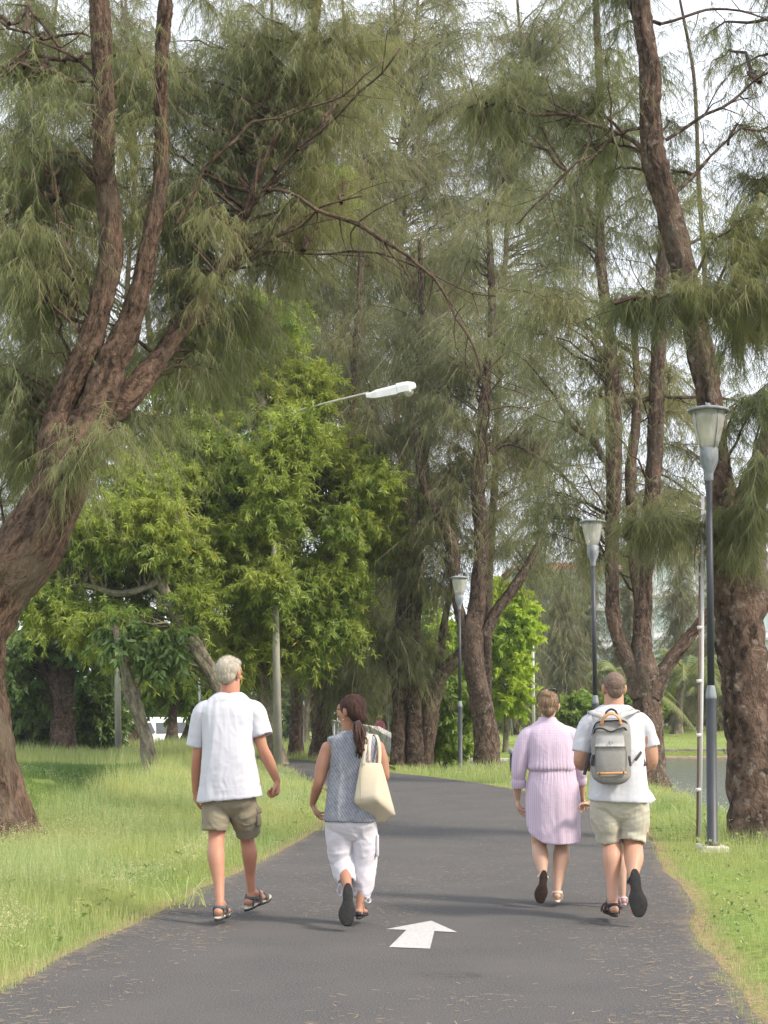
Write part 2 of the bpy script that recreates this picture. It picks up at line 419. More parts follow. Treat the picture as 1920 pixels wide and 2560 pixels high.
def crown(stems, blobs, mat, parent, seed=1, Yref=20., kind='needle', nt=16, nm=46, L=0.22, w=None, droop=0.9,
          twl=0.8, wood=None, spread=0.6, arch=0.18, frac=0.35, name='crown', minz=None, extra=None, bl=1.0):
    """blobs: (px, py, Y, rxpx, rypx, rym, nboughs); boughs grow from the nearest stem to points in the blob and
    carry drooping twigs; all foliage of one tree is ONE mesh, limbs go to its wood"""
    rg = np.random.default_rng(seed)
    SP = np.vstack([catmull(s, step=0.4) for s in stems])
    As, Bs = [], []
    if w is None: w = mpp(Yref) * 1.7
    for b in blobs:
        px, py, Y, rx, ry, rd, k = b[:7]; ts = b[7] if len(b) > 7 else 1.
        c = P(px, py, Y); rr = np.array([rx * mpp(Y), rd, ry * mpp(Y)])
        k = max(1, int(round(k * bl)))
        for _ in range(k):
            v = rg.normal(size=3); v = v / np.linalg.norm(v) * rg.random() ** 0.45
            T = c + v * rr
            dd = np.linalg.norm(SP - T, axis=1) + np.maximum(0, SP[:, 2] - T[2] + 0.3) * 1.6 + np.abs(T[2] - SP[:, 2] - 1.2) * 0.5 + rg.random(len(SP)) * 1.2
            S = SP[int(np.argmin(dd))]
            p = bough(S, T, rg, arch); Ln = np.linalg.norm(T - S)
            if wood is not None:
                r0 = min(0.012 + 0.0075 * Ln, 0.075)
                wood.twig(p, np.linspace(r0, 0.004, len(p)), 5)
            q = max(4, int(nt * rg.uniform(.7, 1.3)))
            u = frac + (1 - frac) * rg.random(q) ** 0.8
            if Ln > 5: u = 1 - (1 - u) * 4.5 / Ln * 1.2
            u = np.clip(u, 0.02, 1)
            idx = u * (len(p) - 1); i0 = np.minimum(idx.astype(int), len(p) - 2); f = (idx - i0)[:, None]
            A = p[i0] * (1 - f) + p[i0 + 1] * f
            D = unit(p[i0 + 1] - p[i0])
            d = unit(0.55 * D + 0.9 * rg.normal(size=(q, 3)) * np.array([1, 1, .85]) + np.array([0, 0, -0.15]))
            ln = twl * ts * rg.uniform(.3, 1.5, (q, 1))
            Mid = A + d * ln * 0.55; E = A + d * ln + np.array([0, 0, -1.]) * ln * 0.42 * droop
            As += [A, Mid]; Bs += [Mid, E]
            As.append(A[:1] * 0 + p[-2]); Bs.append(p[-1:])
    A = np.vstack(As); B = np.vstack(Bs)
    if extra is not None: A = np.vstack([A, extra[0]]); B = np.vstack([B, extra[1]])
    fn = needles if kind == 'needle' else leaves
    if kind == 'needle': V, r1, r2 = needles(A, B, nm, L, w, droop, rg, spread)
    else: V, r1, r2 = leaves(A, B, nm, L, w, droop, rg, spread)
    kv = 3 if kind == 'needle' else 4
    Fs = np.arange(len(V)).reshape(-1, kv)
    # twigs as slim triangles in the twig wood material
    sd_ = unit(np.cross(B - A, rg.normal(size=A.shape))) * max(mpp(Yref) * 0.8, 0.004)
    TV = np.stack([A - sd_, A + sd_, B], 1).reshape(-1, 3); TF = np.arange(len(TV)).reshape(-1, 3) + len(V)
    mid = np.concatenate([np.zeros(len(Fs), np.int32), np.ones(len(TF), np.int32)])
    at = {'rnd': ('POINT', np.concatenate([r1, np.full(len(TV), .5)])), 'rnd2': ('POINT', np.concatenate([r2, np.zeros(len(TV))]))}
    if kv == 3: return mk(name, np.vstack([V, TV]), [np.vstack([Fs, TF])], [mat, M['twig']], parent, midx=mid, attrs=at, smooth=False)
    return mk(name, np.vstack([V, TV]), [Fs, TF], [mat, M['twig']], parent, midx=mid, attrs=at, smooth=False)
def pl(Y, *pts):
    """polyline of (px, py[, dY]) at depth Y -> world points"""
    return np.array([P(p[0], p[1], Y + (p[2] if len(p) > 2 else 0)) for p in pts])
def pr(Y, *r): return np.array(r, float) * mpp(Y)          # radii given in photo pixels
# ------------------------------------------------------------------ terrain, path, water
def sm(a, b, x):
    t = np.clip((x - a) / (b - a), 0, 1); return t * t * (3 - 2 * t)
def xshore(y): return 4.6 + 0.055 * y
def Hgt(x, y):
    x = np.asarray(x, float); y = np.asarray(y, float)
    z = -1.0 * np.exp(-((x + 6.1) / 1.3) ** 2) * sm(17.5, 20.5, y) * (1 - sm(29, 36, y))
    z = z + 0.13 * np.exp(-((x + 4.25) / 0.55) ** 2) * sm(17, 20, y) * (1 - sm(29, 33, y))
    left = 1 - sm(-3.5, -1.0, x)
    z = z + left * (-1.4) * sm(62, 88, y) - (1 - left) * 0.0
    east = sm(-0.5, 1.5, x)
    lawn = -0.5 * sm(35, 40, y) + 0.73 * sm(46, 100, y)
    z = z + east * lawn
    s = x - xshore(y)
    bank = -0.4 + 0.63 * sm(68, 100, y)
    z = z * (1 - sm(-5, 0, s) * sm(60, 68, y)) + bank * sm(-5, 0, s) * sm(60, 68, y)
    inl = sm(-1.1, 0.3, s) * (1 - sm(67.7, 68.0, y)) * sm(-60, -55, y + 0 * x)
    z = z * (1 - inl) + (-1.7) * inl
    return z
def Hg(x, y): return float(Hgt(np.array([x]), np.array([y]))[0])
PL = np.array([(-4.6, -2.0), (-2.9, 4.5), (-2.1, 8.1), (-1.95, 9.2), (-1.78, 10.4), (-1.62, 11.7), (-1.47, 13.06), (-1.2, 15.), (-.81, 18.9), (-.7, 22.5), (-1.0, 27.), (-1.45, 30.5), (-1.9, 34.), (-2.35, 37.5), (-3.3, 41.5), (-5.5, 45.), (-9., 47.5), (-20., 48.)])
PR = np.array([(2.2, -2.0), (1.7, 4.5), (1.79, 7.16), (1.89, 8.03), (2.1, 10.2), (2.46, 12.3), (2.63, 14.3), (2.95, 16.5), (3.15, 18.5), (3.2, 22.), (2.75, 26.), (2.0, 29.5), (1.1, 32.5), (.1, 35.), (-1.0, 39.), (-2.6, 43.5), (-5.5, 48.), (-9., 52.)])
PLs, PRs = catmull(PL, n=14), catmull(PR, n=14)
def pathx(y):
    """path left/right x at y (valid to y ~ 29)"""
    return np.interp(y, PLs[:, 1], PLs[:, 0]), np.interp(y, PRs[:, 1], PRs[:, 0])
def inpoly(x, y, poly):
    r = np.zeros(len(x), bool); n = len(poly); j = n - 1
    for i in range(n):
        xi, yi = poly[i]; xj, yj = poly[j]
        c = ((yi > y) != (yj > y)) & (x < (xj - xi) * (y - yi) / (yj - yi + 1e-12) + xi); r ^= c; j = i
    return r
PATHPOLY = np.vstack([PL, PR[::-1]])
def distpoly(x, y, line):
    d = np.full(len(x), 1e9)
    for a, b in zip(line[:-1], line[1:]):
        ab = b - a; t = np.clip(((x - a[0]) * ab[0] + (y - a[1]) * ab[1]) / (ab @ ab), 0, 1)
        d = np.minimum(d, np.hypot(x - a[0] - t * ab[0], y - a[1] - t * ab[1]))
    return d

def ground():
    xs = np.unique(np.concatenate([np.array([-900, -500, -250, -140, -90, -60, -45, -35, -28, -24, -20]), np.arange(-17, 17.01, 0.25), np.array([18, 20, 22, 25, 30, 36, 45, 60, 90, 140, 250, 500, 900])]))
    ys = np.unique(np.concatenate([np.array([-400, -150, -60, -30, -15, -8, -4, -1]), np.arange(1, 60.01, 0.4), np.arange(61, 67.5, 1), [67.6, 67.8, 67.95, 68.05, 68.3], np.arange(69, 110, 2.0), [115, 125, 140, 170, 220, 300, 450, 700, 1100, 1800]]))
    X, Y = np.meshgrid(xs, ys); Z = Hgt(X.ravel(), Y.ravel()).reshape(X.shape)
    near = np.exp(-(np.abs(Y - 20) / 60) ** 4)
    pts = np.stack([X.ravel() * 1.3, Y.ravel() * 1.3, Z.ravel()], 1)
    inp = inpoly(X.ravel(), Y.ravel(), PATHPOLY); de = np.minimum(distpoly(X.ravel(), Y.ravel(), PL), distpoly(X.ravel(), Y.ravel(), PR))
    und = (fbm(pts, 3, 3) - 0.5) * 0.07 * np.clip((de - 0.35) * 1.2, 0, 1) * (~inp)
    Z = Z + und.reshape(X.shape) * near - (0.02 * (inp | (de < 0.3))).reshape(X.shape)
    V = np.stack([X, Y, Z], -1).reshape(-1, 3); nx = len(xs)
    i = np.arange(len(ys) - 1)[:, None] * nx; j = np.arange(nx - 1)[None]
    Fq = np.stack([i + j, i + j + 1, i + nx + j + 1, i + nx + j], -1).reshape(-1, 4)
    edge = np.where(inp, 0, de)
    o = mk('ground', V, [Fq], M['ground'], attrs={'edge': ('POINT', edge)})
    tag(o, kind='structure')
t = NT('grassy_ground'); g = t.geo()
n1 = t.noise(g, 2.2, 5); n2 = t.noise(g, 14, 5, .65); n3 = t.noise(g, 0.4, 2)
c = t.ramp(n2, [(0.3, (0.10, 0.135, 0.03)), (0.5, (0.17, 0.22, 0.055)), (0.7, (0.26, 0.29, 0.09))])
c = t.mix(t.rng(n1, 0.52, 0.68, 0, 0.35), c, (0.22, 0.18, 0.10))
c = t.mix(t.rng(n3, 0.45, 0.6, 0, 0.4), c, (0.2, 0.3, 0.07))
e = t.attr('edge'); ew = t.math('ADD', e, t.math('MULTIPLY', n1, -0.35))
litter = t.ramp(t.noise(g, 60, 3, .7, sc=(1, 2.5, 1)), [(0.35, (0.14, 0.09, 0.055)), (0.65, (0.42, 0.31, 0.19))])
c = t.mix(t.rng(ew, -0.12, 0.06, .85, 0), c, litter)
M['ground'] = t.pbr(c, 0.95, t.bump(n2, 0.8, 0.04), 0, 0.1)
ground()

# asphalt path: a sheet just above the ground with slightly ragged edges
def ribbon(name, A, B, z, mat, wob=0.04, nx=24):
    n = len(A); t = np.linspace(0, 1, nx)
    e1 = (fbm(np.stack([A[:, 1] * 3, A[:, 0] * 0, A[:, 0] * 0], 1), 3, 5) - .5) * wob * 2
    e2 = (fbm(np.stack([B[:, 1] * 3, B[:, 0] * 0 + 9, B[:, 0] * 0], 1), 3, 6) - .5) * wob * 2
    A = A.copy(); B = B.copy(); A[:, 0] += e1; B[:, 0] += e2
    Q = A[:, None] * (1 - t[None, :, None]) + B[:, None] * t[None, :, None]
    Z = np.full(Q.shape[:2], z)
    V = np.concatenate([Q, Z[..., None]], -1).reshape(-1, 3)
    i = np.arange(n - 1)[:, None] * nx; j = np.arange(nx - 1)[None]
    Fq = np.stack([i + j, i + j + 1, i + nx + j + 1, i + nx + j], -1).reshape(-1, 4)
    ed = np.minimum(np.linalg.norm(Q - A[:, None], axis=2), np.linalg.norm(Q - B[:, None], axis=2)).ravel()
    return mk(name, V, [Fq], mat, attrs={'edge': ('POINT', ed)})
def resamp(L, n):
    s = np.concatenate([[0], np.cumsum(np.linalg.norm(np.diff(L, axis=0), axis=1))]); u = np.linspace(0, s[-1], n)
    return np.stack([np.interp(u, s, L[:, 0]), np.interp(u, s, L[:, 1])], 1)
t = NT('asphalt'); g = t.geo()
sp = t.noise(g, 95, 5, .85); m1 = t.noise(g, 1.3, 4); m2 = t.noise(g, 35, 4, .7)
c = t.ramp(sp, [(0.34, (0.024, 0.024, 0.024)), (0.52, (0.068, 0.066, 0.065)), (0.64, (0.21, 0.2, 0.19))])
c = t.mix(t.rng(m1, 0.38, 0.66, 0, 0.55), c, (0.105, 0.096, 0.09))
c = t.mix(t.rng(m2, 0.58, 0.75, 0, 0.3), c, (0.16, 0.135, 0.11))
e = t.math('ADD', t.attr('edge'), t.math('MULTIPLY', t.noise(g, 5, 4, .6), -0.55))
c = t.mix(t.rng(e, -0.3, -0.14, 0.5, 0), c, (0.2, 0.155, 0.11))
pst = t.xyz(g)                              # old tar stain on the surface, at its own place on the path
dx = t.math('MULTIPLY', t.math('SUBTRACT', pst[0], 0.37), 1 / .26); dy = t.math('MULTIPLY', t.math('SUBTRACT', pst[1], 8.63), 1 / .16)
dd = t.math('ADD', t.math('MULTIPLY', dx, dx), t.math('MULTIPLY', dy, dy))
st = t.math('MULTIPLY', t.rng(dd, 0.2, 1.0, 1, 0), t.rng(t.noise(g, 22, 4, .7, sc=(.4, 1.8, 1)), .5, .62, 0, .8))
c = t.mix(st, c, (0.02, 0.02, 0.022))
M['asphalt'] = t.pbr(c, 0.86, t.bump(sp, 0.75, 0.006), 0, 0.3)
tag(ribbon('path', resamp(PLs, 420), resamp(PRs, 420), 0.0, M['asphalt']), kind='structure')
# the park road beyond
rA = np.array([(-40, 47.), (-20, 47.5), (-9, 49.), (-5, 51)]); rB = np.array([(-40, 62.), (-20, 61.), (-9, 60.), (-4, 58)])
M['road'] = plain('old_asphalt', (0.16, 0.15, 0.15), 0.9, scale=3.0)
ro = ribbon('road', resamp(rA, 40), resamp(rB, 40), 0.01, M['road']); tag(ro, kind='structure')
def parking():
    Q = np.array([[-30, 88.], [-4, 88], [-4, 112], [-30, 112]]); xs = np.linspace(-34, -6, 8); ys = np.linspace(86, 112, 6)
    X, Y = np.meshgrid(xs, ys); V = np.stack([X, Y, Hgt(X.ravel(), Y.ravel()).reshape(X.shape) + 0.02], -1).reshape(-1, 3)
    i = np.arange(5)[:, None] * 8; j = np.arange(7)[None]
    tag(mk('parking_ground', V, [np.stack([i + j, i + j + 1, i + 9 + j, i + 8 + j], -1).reshape(-1, 4)], M['road']), kind='structure')
parking()
# painted arrow
ar = [(1078, 2303), (1144, 2332), (1086, 2329), (1075, 2373), (973, 2369), (1016, 2326), (965, 2324)]
av = np.array([G(*p) for p in ar]); av[:, 2] = 0.004
def arrow():
    import mathutils.geometry as mg
    # fine triangulated sheet so that the worn paint has its own shape
    tris = mg.tessellate_polygon([[Vector(v) for v in av]])
    t = NT('road_paint'); g = t.geo(); n = t.noise(g, 40, 5, .7)
    c = t.ramp(n, [(0.3, (0.28, 0.27, 0.26)), (0.45, (0.42, 0.41, 0.40)), (0.7, (0.5, 0.485, 0.47))])
    wear = t.noise(g, 150, 3, .8); c = t.mix(t.rng(wear, 0.56, 0.68, 0, 0.75), c, (0.12, 0.11, 0.11))
    tag(mk('painted_arrow', av, [np.array([list(x) for x in tris])], t.pbr(c, 0.7, t.bump(wear, .4, .003)), smooth=False), kind='structure')
arrow()
# lake
t = NT('lake_water'); g = t.geo()
w1 = t.noise(g, 3.0, 4, .6, sc=(1, .6, 1)); w2 = t.noise(g, 14, 3, .6, sc=(1, .5, 1))
hh = t.math('ADD', t.math('MULTIPLY', w1, .7), t.math('MULTIPLY', w2, .3))
M['water'] = t.pbr((0.06, 0.075, 0.055), 0.12, t.bump(hh, 0.9, 0.12), 0, 0.7)
def water():
    xs = np.linspace(4.0, 160, 20); ys = np.linspace(-40, 67.9, 20); X, Y = np.meshgrid(xs, ys)
    V = np.stack([X, Y, X * 0 - 0.8], -1).reshape(-1, 3); i = np.arange(19)[:, None] * 20; j = np.arange(19)[None]
    tag(mk('water', V, [np.stack([i + j, i + j + 1, i + 21 + j, i + 20 + j], -1).reshape(-1, 4)], M['water']), kind='structure')
water()

# ------------------------------------------------------------------ walls, bridge, buildings
t = NT('stone_wall'); g = t.geo(); n = t.noise(g, 6, 5, .65); 
s1 = t.noise(g, 2.0, 4, .6, sc=(3, 1, .4))
c = t.ramp(n, [(0.3, (0.1, 0.09, 0.075)), (0.6, (0.22, 0.2, 0.17))]); c = t.mix(t.rng(s1, .5, .65, 0, .7), c, (0.12, 0.11, 0.09))
M['stone'] = t.pbr(c, .9, t.bump(n, .6, .03))
t = NT('pale_stone'); g = t.geo(); n = t.noise(g, 5, 5, .65); s1 = t.noise(g, 3.0, 4, .6, sc=(3, 1, .5))
c = t.ramp(n, [(0.3, (0.4, 0.38, 0.34)), (0.6, (0.6, 0.57, 0.52))]); c = t.mix(t.rng(s1, .52, .66, 0, .6), c, (0.2, 0.19, 0.16))
M['pstone'] = t.pbr(c, .9, t.bump(n, .5, .02))
M['dirt'] = plain('bank_dirt', (0.24, 0.19, 0.13), .95, var=.3, scale=4, bump=.6)
lw = thing('retaining_wall', 'low grey stone retaining wall along the far edge of the lake', 'wall', (10, 68, -1.4))
a = Acc()
for k in range(30):
    x0 = 9.4 + k * 2.0; a.add(*box((x0 + 0.98, 68.1 + 0.02 * (k % 3), -0.95 + 0.012 * (k % 4)), (1.94, .34, 1.1), bev=.03))
a.out('wall_block', M['stone'], lw)
a = Acc(); a.add(*box((40, 67.7, -0.9), (62, .9, .42), bev=.12)); a.out('footing', M['dirt'], lw)

bp = P(1187, 1897, 44)
par = thing('parapet', 'long low pale stone parapet beside the path verge behind the lamp', 'wall', (3.5, 44, -.55))
a = Acc(); zt = P(1187, 1897, 44)[2]
a.add(*box((4.6, 44, zt - .03), (6.9, .34, .09), bev=.015)); a.out('coping', M['pstone'], par)
for k in range(17): mk('baluster', *box((1.4 + k * .4, 44, zt - .28), (.15 if k % 4 else .3, .2, .42), bev=.02), M['pstone'], par)
a = Acc(); a.add(*box((4.6, 44.0, zt - .52), (6.9, .3, .12), bev=.01)); a.out('plinth', M['pstone'], par)

br = thing('footbridge', 'pale stone footbridge with a sloping side wall between the trunks', 'bridge', (-.6, 54, -.5))
def slab(p0, p1, drop, th, top=0.0):
    p0 = np.array(p0); p1 = np.array(p1); d = unit((p1 - p0) * [1, 1, 0]); nrm = np.array([-d[1], d[0], 0]) * th / 2
    V = []
    for p in (p0, p1):
        for z in (top, -drop):
            for s in (-1, 1): V.append(p + nrm * s + [0, 0, z])
    V = np.array(V); Fq = np.array([[0, 1, 3, 2], [4, 6, 7, 5], [0, 4, 5, 1], [2, 3, 7, 6], [0, 2, 6, 4], [1, 5, 7, 3]]); return V, [Fq]
b0, b1, b2 = P(1072, 1888, 46), P(936, 1816, 58), P(800, 1796, 60)
a = Acc(); a.add(*slab(b0, b1, .12, .36)); a.add(*slab(b1, b2, .1, .3)); a.out('rail', M['pstone'], br, smooth=False)
a = Acc(); a.add(*slab(b0 - [0, 0, .121], b1 - [0, 0, .121], 1.1, .26)); a.out('side_wall', M['pstone'], br, smooth=False)
for k in range(13):
    q = b1 * (1 - k / 13) + b2 * k / 13; mk('baluster', *box(q - [0, 0, .42], (.12, .12, .62), bev=.02), M['pstone'], br)
a = Acc(); a.add(*slab(b1 - [0, 0, .76], b2 - [0, 0, .76], .6, .3)); a.out('deck_edge', M['stone'], br, smooth=False)

def win_mat(n_, col, r=.15): return plain(n_, col, r, var=.25, scale=.8, spec=.6)
M['glass_dark'] = win_mat('window_glass', (0.06, 0.08, 0.09)); M['glass_teal'] = win_mat('teal_glazing', (0.4, 0.5, 0.5), .3)
M['plaster_w'] = plain('white_plaster', (0.62, 0.64, 0.64), .9, scale=.7); M['plaster_b'] = plain('beige_plaster', (0.55, 0.44, 0.36), .9, scale=.7)
M['plaster_g'] = plain('grey_plaster', (0.38, 0.39, 0.38), .9, scale=.7)
M['roof_red'] = plain('red_roof', (0.42, 0.13, 0.1), .8, scale=3, var=.2)
def building(label, px0, px1, pyt, Y, depth, wall, storeys, cols, base, roofh=1.2, glass='glass_teal', roof='roof_red'):
    x0, x1 = P(px0, 1768, Y)[0], P(px1, 1768, Y)[0]; zt = P(960, pyt, Y)[2]; z0 = base
    b = thing('building', label, 'building', ((x0 + x1) / 2, Y + depth / 2, z0))
    H = zt - z0; fh = H / storeys; w = x1 - x0
    a = Acc(); a.add(*box(((x0 + x1) / 2, Y + depth / 2, z0 + H / 2), (w, depth, H))); a.out('wall', wall, b, smooth=False)
    a = Acc()
    for s in range(1, storeys + 1): a.add(*box(((x0 + x1) / 2, Y - .25, z0 + s * fh - .14), (w + .5, .8, .28), bev=.03))
    a.out('floor_slab', M['plaster_g'], b, smooth=False)
    cw = w / cols
    for s in range(storeys):
        for k in range(cols):
            cx = x0 + (k + .5) * cw; cz = z0 + s * fh + fh * .48
            f = Acc(); hw, hh = cw * .36, fh * .29
            for dx, dz, sx, sz in ((-hw, 0, .09, 2 * hh), (hw, 0, .09, 2 * hh), (0, 0, .06, 2 * hh)): f.add(*box((cx + dx, Y - .04, cz + dz), (sx, .1, sz)))
            for dz in (-hh - .045, hh + .045): f.add(*box((cx, Y - .04, cz + dz), (2 * hw + .09, .12, .09)))
            fo = f.out('window', M['plaster_w'], b, smooth=False)
            g_ = Acc(); g_.add(*box((cx, Y - .02, cz), (2 * hw - .1, .04, 2 * hh - .02))); g_.out('pane', M[glass], fo, smooth=False)
    xm, ym = (x0 + x1) / 2, Y + depth / 2; e = .7
    V = np.array([[x0 - e, Y - e, zt], [x1 + e, Y - e, zt], [x1 + e, Y + depth + e, zt], [x0 - e, Y + depth + e, zt], [xm - w * .25, ym, zt + roofh], [xm + w * .25, ym, zt + roofh]]) + [0, 0, .01]
    mk('roof', V, [np.array([[0, 1, 5, 4], [2, 3, 4, 5], [3, 2, 1, 0]]), np.array([[1, 2, 5], [3, 0, 4]])], M[roof], b, smooth=False)
building('pale apartment block with teal glazing behind the lake, left of the forked tree', 1290, 1580, 1425, 125, 12, M['plaster_w'], 4, 7, .1)
building('white block with red brown roof seen between the right lamp and the lake trunk', 1640, 1960, 1385, 138, 12, M['plaster_w'], 4, 6, .1)
building('low beige kiosk building behind the parked white cars', 466, 600, 1768, 118, 8, M['plaster_b'], 1, 4, -1.4, .8, 'glass_dark')
building('grey white building at the far left edge behind the bushes', -60, 118, 1730, 112, 10, M['plaster_g'], 1, 5, -1.4, .6, 'glass_dark', 'roof_red')
building('small white building beyond the footbridge', 782, 870, 1715, 105, 8, M['plaster_w'], 1, 3, -1.4, .6, 'glass_dark')
# dark boundary hedge / fence on top of the far bank
M['fence_d'] = plain('dark_fence', (0.055, 0.06, 0.062), .8, scale=3)
fe = thing('boundary_fence', 'dark panel fence on top of the far lake bank', 'fence', (15, 108, .2))
for k in range(22): mk('fence_panel', *box((5 + 2.0 * k + .98, 108, 1.15), (1.9, .08, 1.75), bev=.02), M['fence_d'], fe)
for k in range(23): mk('fence_post', *box((5 + 2.0 * k, 108, 1.15), (.12, .16, 2.0), bev=.02), M['fence_d'], fe)
# ------------------------------------------------------------------ trees in view
def gbase(px, Y):
    x = P(px, 1768, Y)[0]; return np.array([x, Y, Hg(x, Y)])
def tree(label, Y, base_px, stems, blobs, bark='bark_grey', mat='needle_a', seed=1, cat='tree', name='casuarina_tree', group=None,
         flare=.7, barkd=.02, limbs=(), **kw):
    """stems: list of lists (px,py,rpx[,dY]); the first starts at the ground"""
    b = gbase(base_px, Y); root = thing(name, label, cat, b, group)
    wd = Wood(); SP = []
    for i, s in enumerate(stems):
        pts = [P(q[0], q[1], Y + (q[3] if len(q) > 3 else 0)) for q in s]; r = [q[2] * mpp(Y) for q in s]
        if i == 0:
            z = pts[0][2]; pts[0] = np.array([pts[0][0], pts[0][1], Hg(pts[0][0], pts[0][1]) - .12])
        rm = max(r)
        wd.stem(pts, r, seed=seed * 7 + i, ns=30 if rm > .15 else 14, step=max(.07, min(.3, Y * .005)), bark=barkd * min(1, rm / .2), flare=flare if i == 0 else 0)
        SP.append(np.array(pts))
    rl = np.random.default_rng(seed * 3 + 1)
    for i, s in enumerate(limbs):
        pts = np.array([P(q[0], q[1], Y + (q[3] if len(q) > 3 else 0)) for q in s]); r = np.array([q[2] * mpp(Y) for q in s]) * .72
        pr_ = catmull(np.hstack([pts, r[:, None]]), step=.5); k_ = pr_[:, :3].copy(); k_[1:-1] += rl.normal(size=(len(k_) - 2, 3)) * .035
        wd.stem(k_, pr_[:, 3], seed=seed * 11 + i, ns=8, step=.2, bark=.003)
        for j in range(2, len(k_) - 1):                       # side twigs, kinked and thin
            for _ in range(rl.integers(1, 3)):
                d = unit(unit(k_[j] - k_[j - 1]) * .7 + rl.normal(size=3) * .6 + np.array([0, 0, -.15])); l_ = rl.uniform(.35, 1.1) * Y / 17
                a_ = k_[j]; b_ = a_ + d * l_ * .5 + rl.normal(size=3) * .05; c_ = b_ + unit(d + rl.normal(size=3) * .35 + np.array([0, 0, -.2])) * l_ * .5
                wd.twig(np.array([a_, (a_ + b_) / 2 + rl.normal(size=3) * .02, b_, (b_ + c_) / 2 + rl.normal(size=3) * .02, c_]), np.linspace(min(.011, pr_[j, 3] * .5), .002, 5) * max(1, Y / 24), 4)
        SP.append(np.array(pts))
    bs = [x for x in blobs]
    if kw.get('kind') != 'leaf':
        kw = dict(kw); kw['nm'] = int(kw.get('nm', 46) * .42); kw['L'] = kw.get('L', .22) * .78; kw['bl'] = kw.get('bl', 1.35); kw.setdefault('spread', .68); kw['droop'] = kw.get('droop', .9) * 1.0; kw['nt'] = int(kw.get('nt', 16) * 1.5); kw['w'] = kw.get('w', .01) * .8
    crown(SP, bs, M[mat], root, seed=seed, Yref=Y, wood=wd, **kw)
    wd.out('trunk', M[bark], root)
    return root
QD = 1.0
# --- near left three-stemmed casuarina
tree('massive leaning casuarina with three brown stems at the left edge', 17, -30,
     [[(-30, 2110, 108), (-34, 1950, 76), (-46, 1800, 68), (-58, 1680, 66), (-52, 1580, 68), (-6, 1480, 74), (52, 1400, 78), (104, 1310, 76), (150, 1215, 72), (172, 1130, 62), (188, 1075, 50)],
      [(140, 1200, 50), (142, 1120, 44), (146, 1050, 34), (182, 950, 31), (226, 862, 29), (248, 770, 29), (273, 660, 27), (274, 540, 27), (262, 420, 26), (259, 300, 26), (256, 150, 25), (246, 0, 25), (236, -120, 24)],
      [(170, 1170, 56), (200, 1100, 52), (240, 1020, 42), (275, 920, 38), (312, 830, 32), (346, 740, 26), (366, 650, 22), (384, 560, 19), (400, 450, 17), (405, 320, 16), (402, 180, 15), (414, 0, 15), (422, -100, 14)],
      [(230, 1080, 36, .3), (285, 1030, 34, .4), (330, 985, 32, .5), (400, 895, 28, .7), (458, 815, 22, .9), (520, 725, 17, 1), (572, 640, 14, 1.1), (605, 560, 11, 1.2), (650, 430, 9, 1.4), (735, 240, 8, 1.6), (785, 80, 7, 1.8), (800, -60, 9, 2)]],
     [(80, 130, 18.8, 170, 150, 1.0, 12), (80, 430, 18.8, 170, 170, 1.0, 17), (60, 720, 18.8, 150, 170, 1.0, 18), (40, 980, 18.4, 110, 150, .9, 14), (50, 1130, 18.4, 60, 80, .6, 5), (60, 560, 16.4, 90, 150, .5, 3), (60, 250, 16.4, 80, 120, .5, 2),
      (330, 250, 19.2, 130, 190, 1.0, 14), (440, 520, 19.4, 130, 180, 1.0, 15), (470, 780, 19.4, 100, 110, 1.0, 9), (180, 560, 19.2, 90, 260, 1., 10), (340, 120, 16.6, 90, 100, .4, 1, .8), (440, 640, 17.2, 120, 120, .6, 1, .7), (400, 330, 16.8, 90, 160, .4, 1, .9), (560, 620, 17.2, 120, 90, .5, 1, .8),
      (620, 350, 20, 180, 170, 1.3, 17), (560, 120, 19.4, 200, 140, 1.4, 14), (780, 250, 19, 180, 150, 1.4, 12), (740, 590, 19.5, 130, 110, 1.2, 7), (860, 80, 19, 150, 110, 1.3, 9),
      (540, 960, 18.8, 90, 60, .8, 4), (400, 1040, 17.9, 60, 40, .5, 2), (250, 1090, 16.3, 80, 50, .3, 2, .7), (620, 800, 19, 90, 80, .8, 4), (820, 520, 19, 110, 90, 1, 5)],
     'bark_red', 'needle_a', seed=3, flare=.55, barkd=.035, nm=52, L=.24, w=.0072, nt=20, twl=.85,
     limbs=[[(600, 580, 8, 1.2), (640, 500, 7, 1), (705, 472, 6, .8), (800, 512, 8, .5), (900, 565, 8, .3), (1010, 640, 7, .1), (1085, 705, 6, 0), (1140, 790, 5, -.2), (1185, 880, 4.5, -.3), (1210, 980, 4, -.3), (1222, 1060, 3.5, -.3), (1220, 1160, 2.5, -.3)],
            [(572, 655, 7, 1.1), (640, 632, 5, 1), (760, 625, 4.5, .8), (880, 632, 4, .6), (1000, 655, 3.5, .5), (1120, 710, 3, .4), (1240, 740, 2, .4)],
            [(545, 690, 7, 1.0), (680, 600, 5, .8), (800, 530, 4, .6), (905, 490, 3, .5)],
            [(440, 560, 5), (520, 420, 5), (600, 330, 4.5), (700, 290, 4), (850, 230, 3.5), (960, 150, 3)],
            [(590, 590, 7, 1.2), (690, 430, 6, .9), (800, 330, 5, .7), (900, 240, 4, .5), (1000, 120, 4, .4)],
            [(232, 200, 8), (140, 190, 6), (60, 170, 5), (-20, 190, 4)], [(234, 185, 6), (150, 120, 5), (60, 80, 5), (-10, 40, 4)],
            [(200, 830, 7), (130, 760, 5), (60, 700, 4), (-20, 630, 3)], [(200, 835, 4), (185, 700, 3), (150, 560, 3), (130, 440, 2)]])
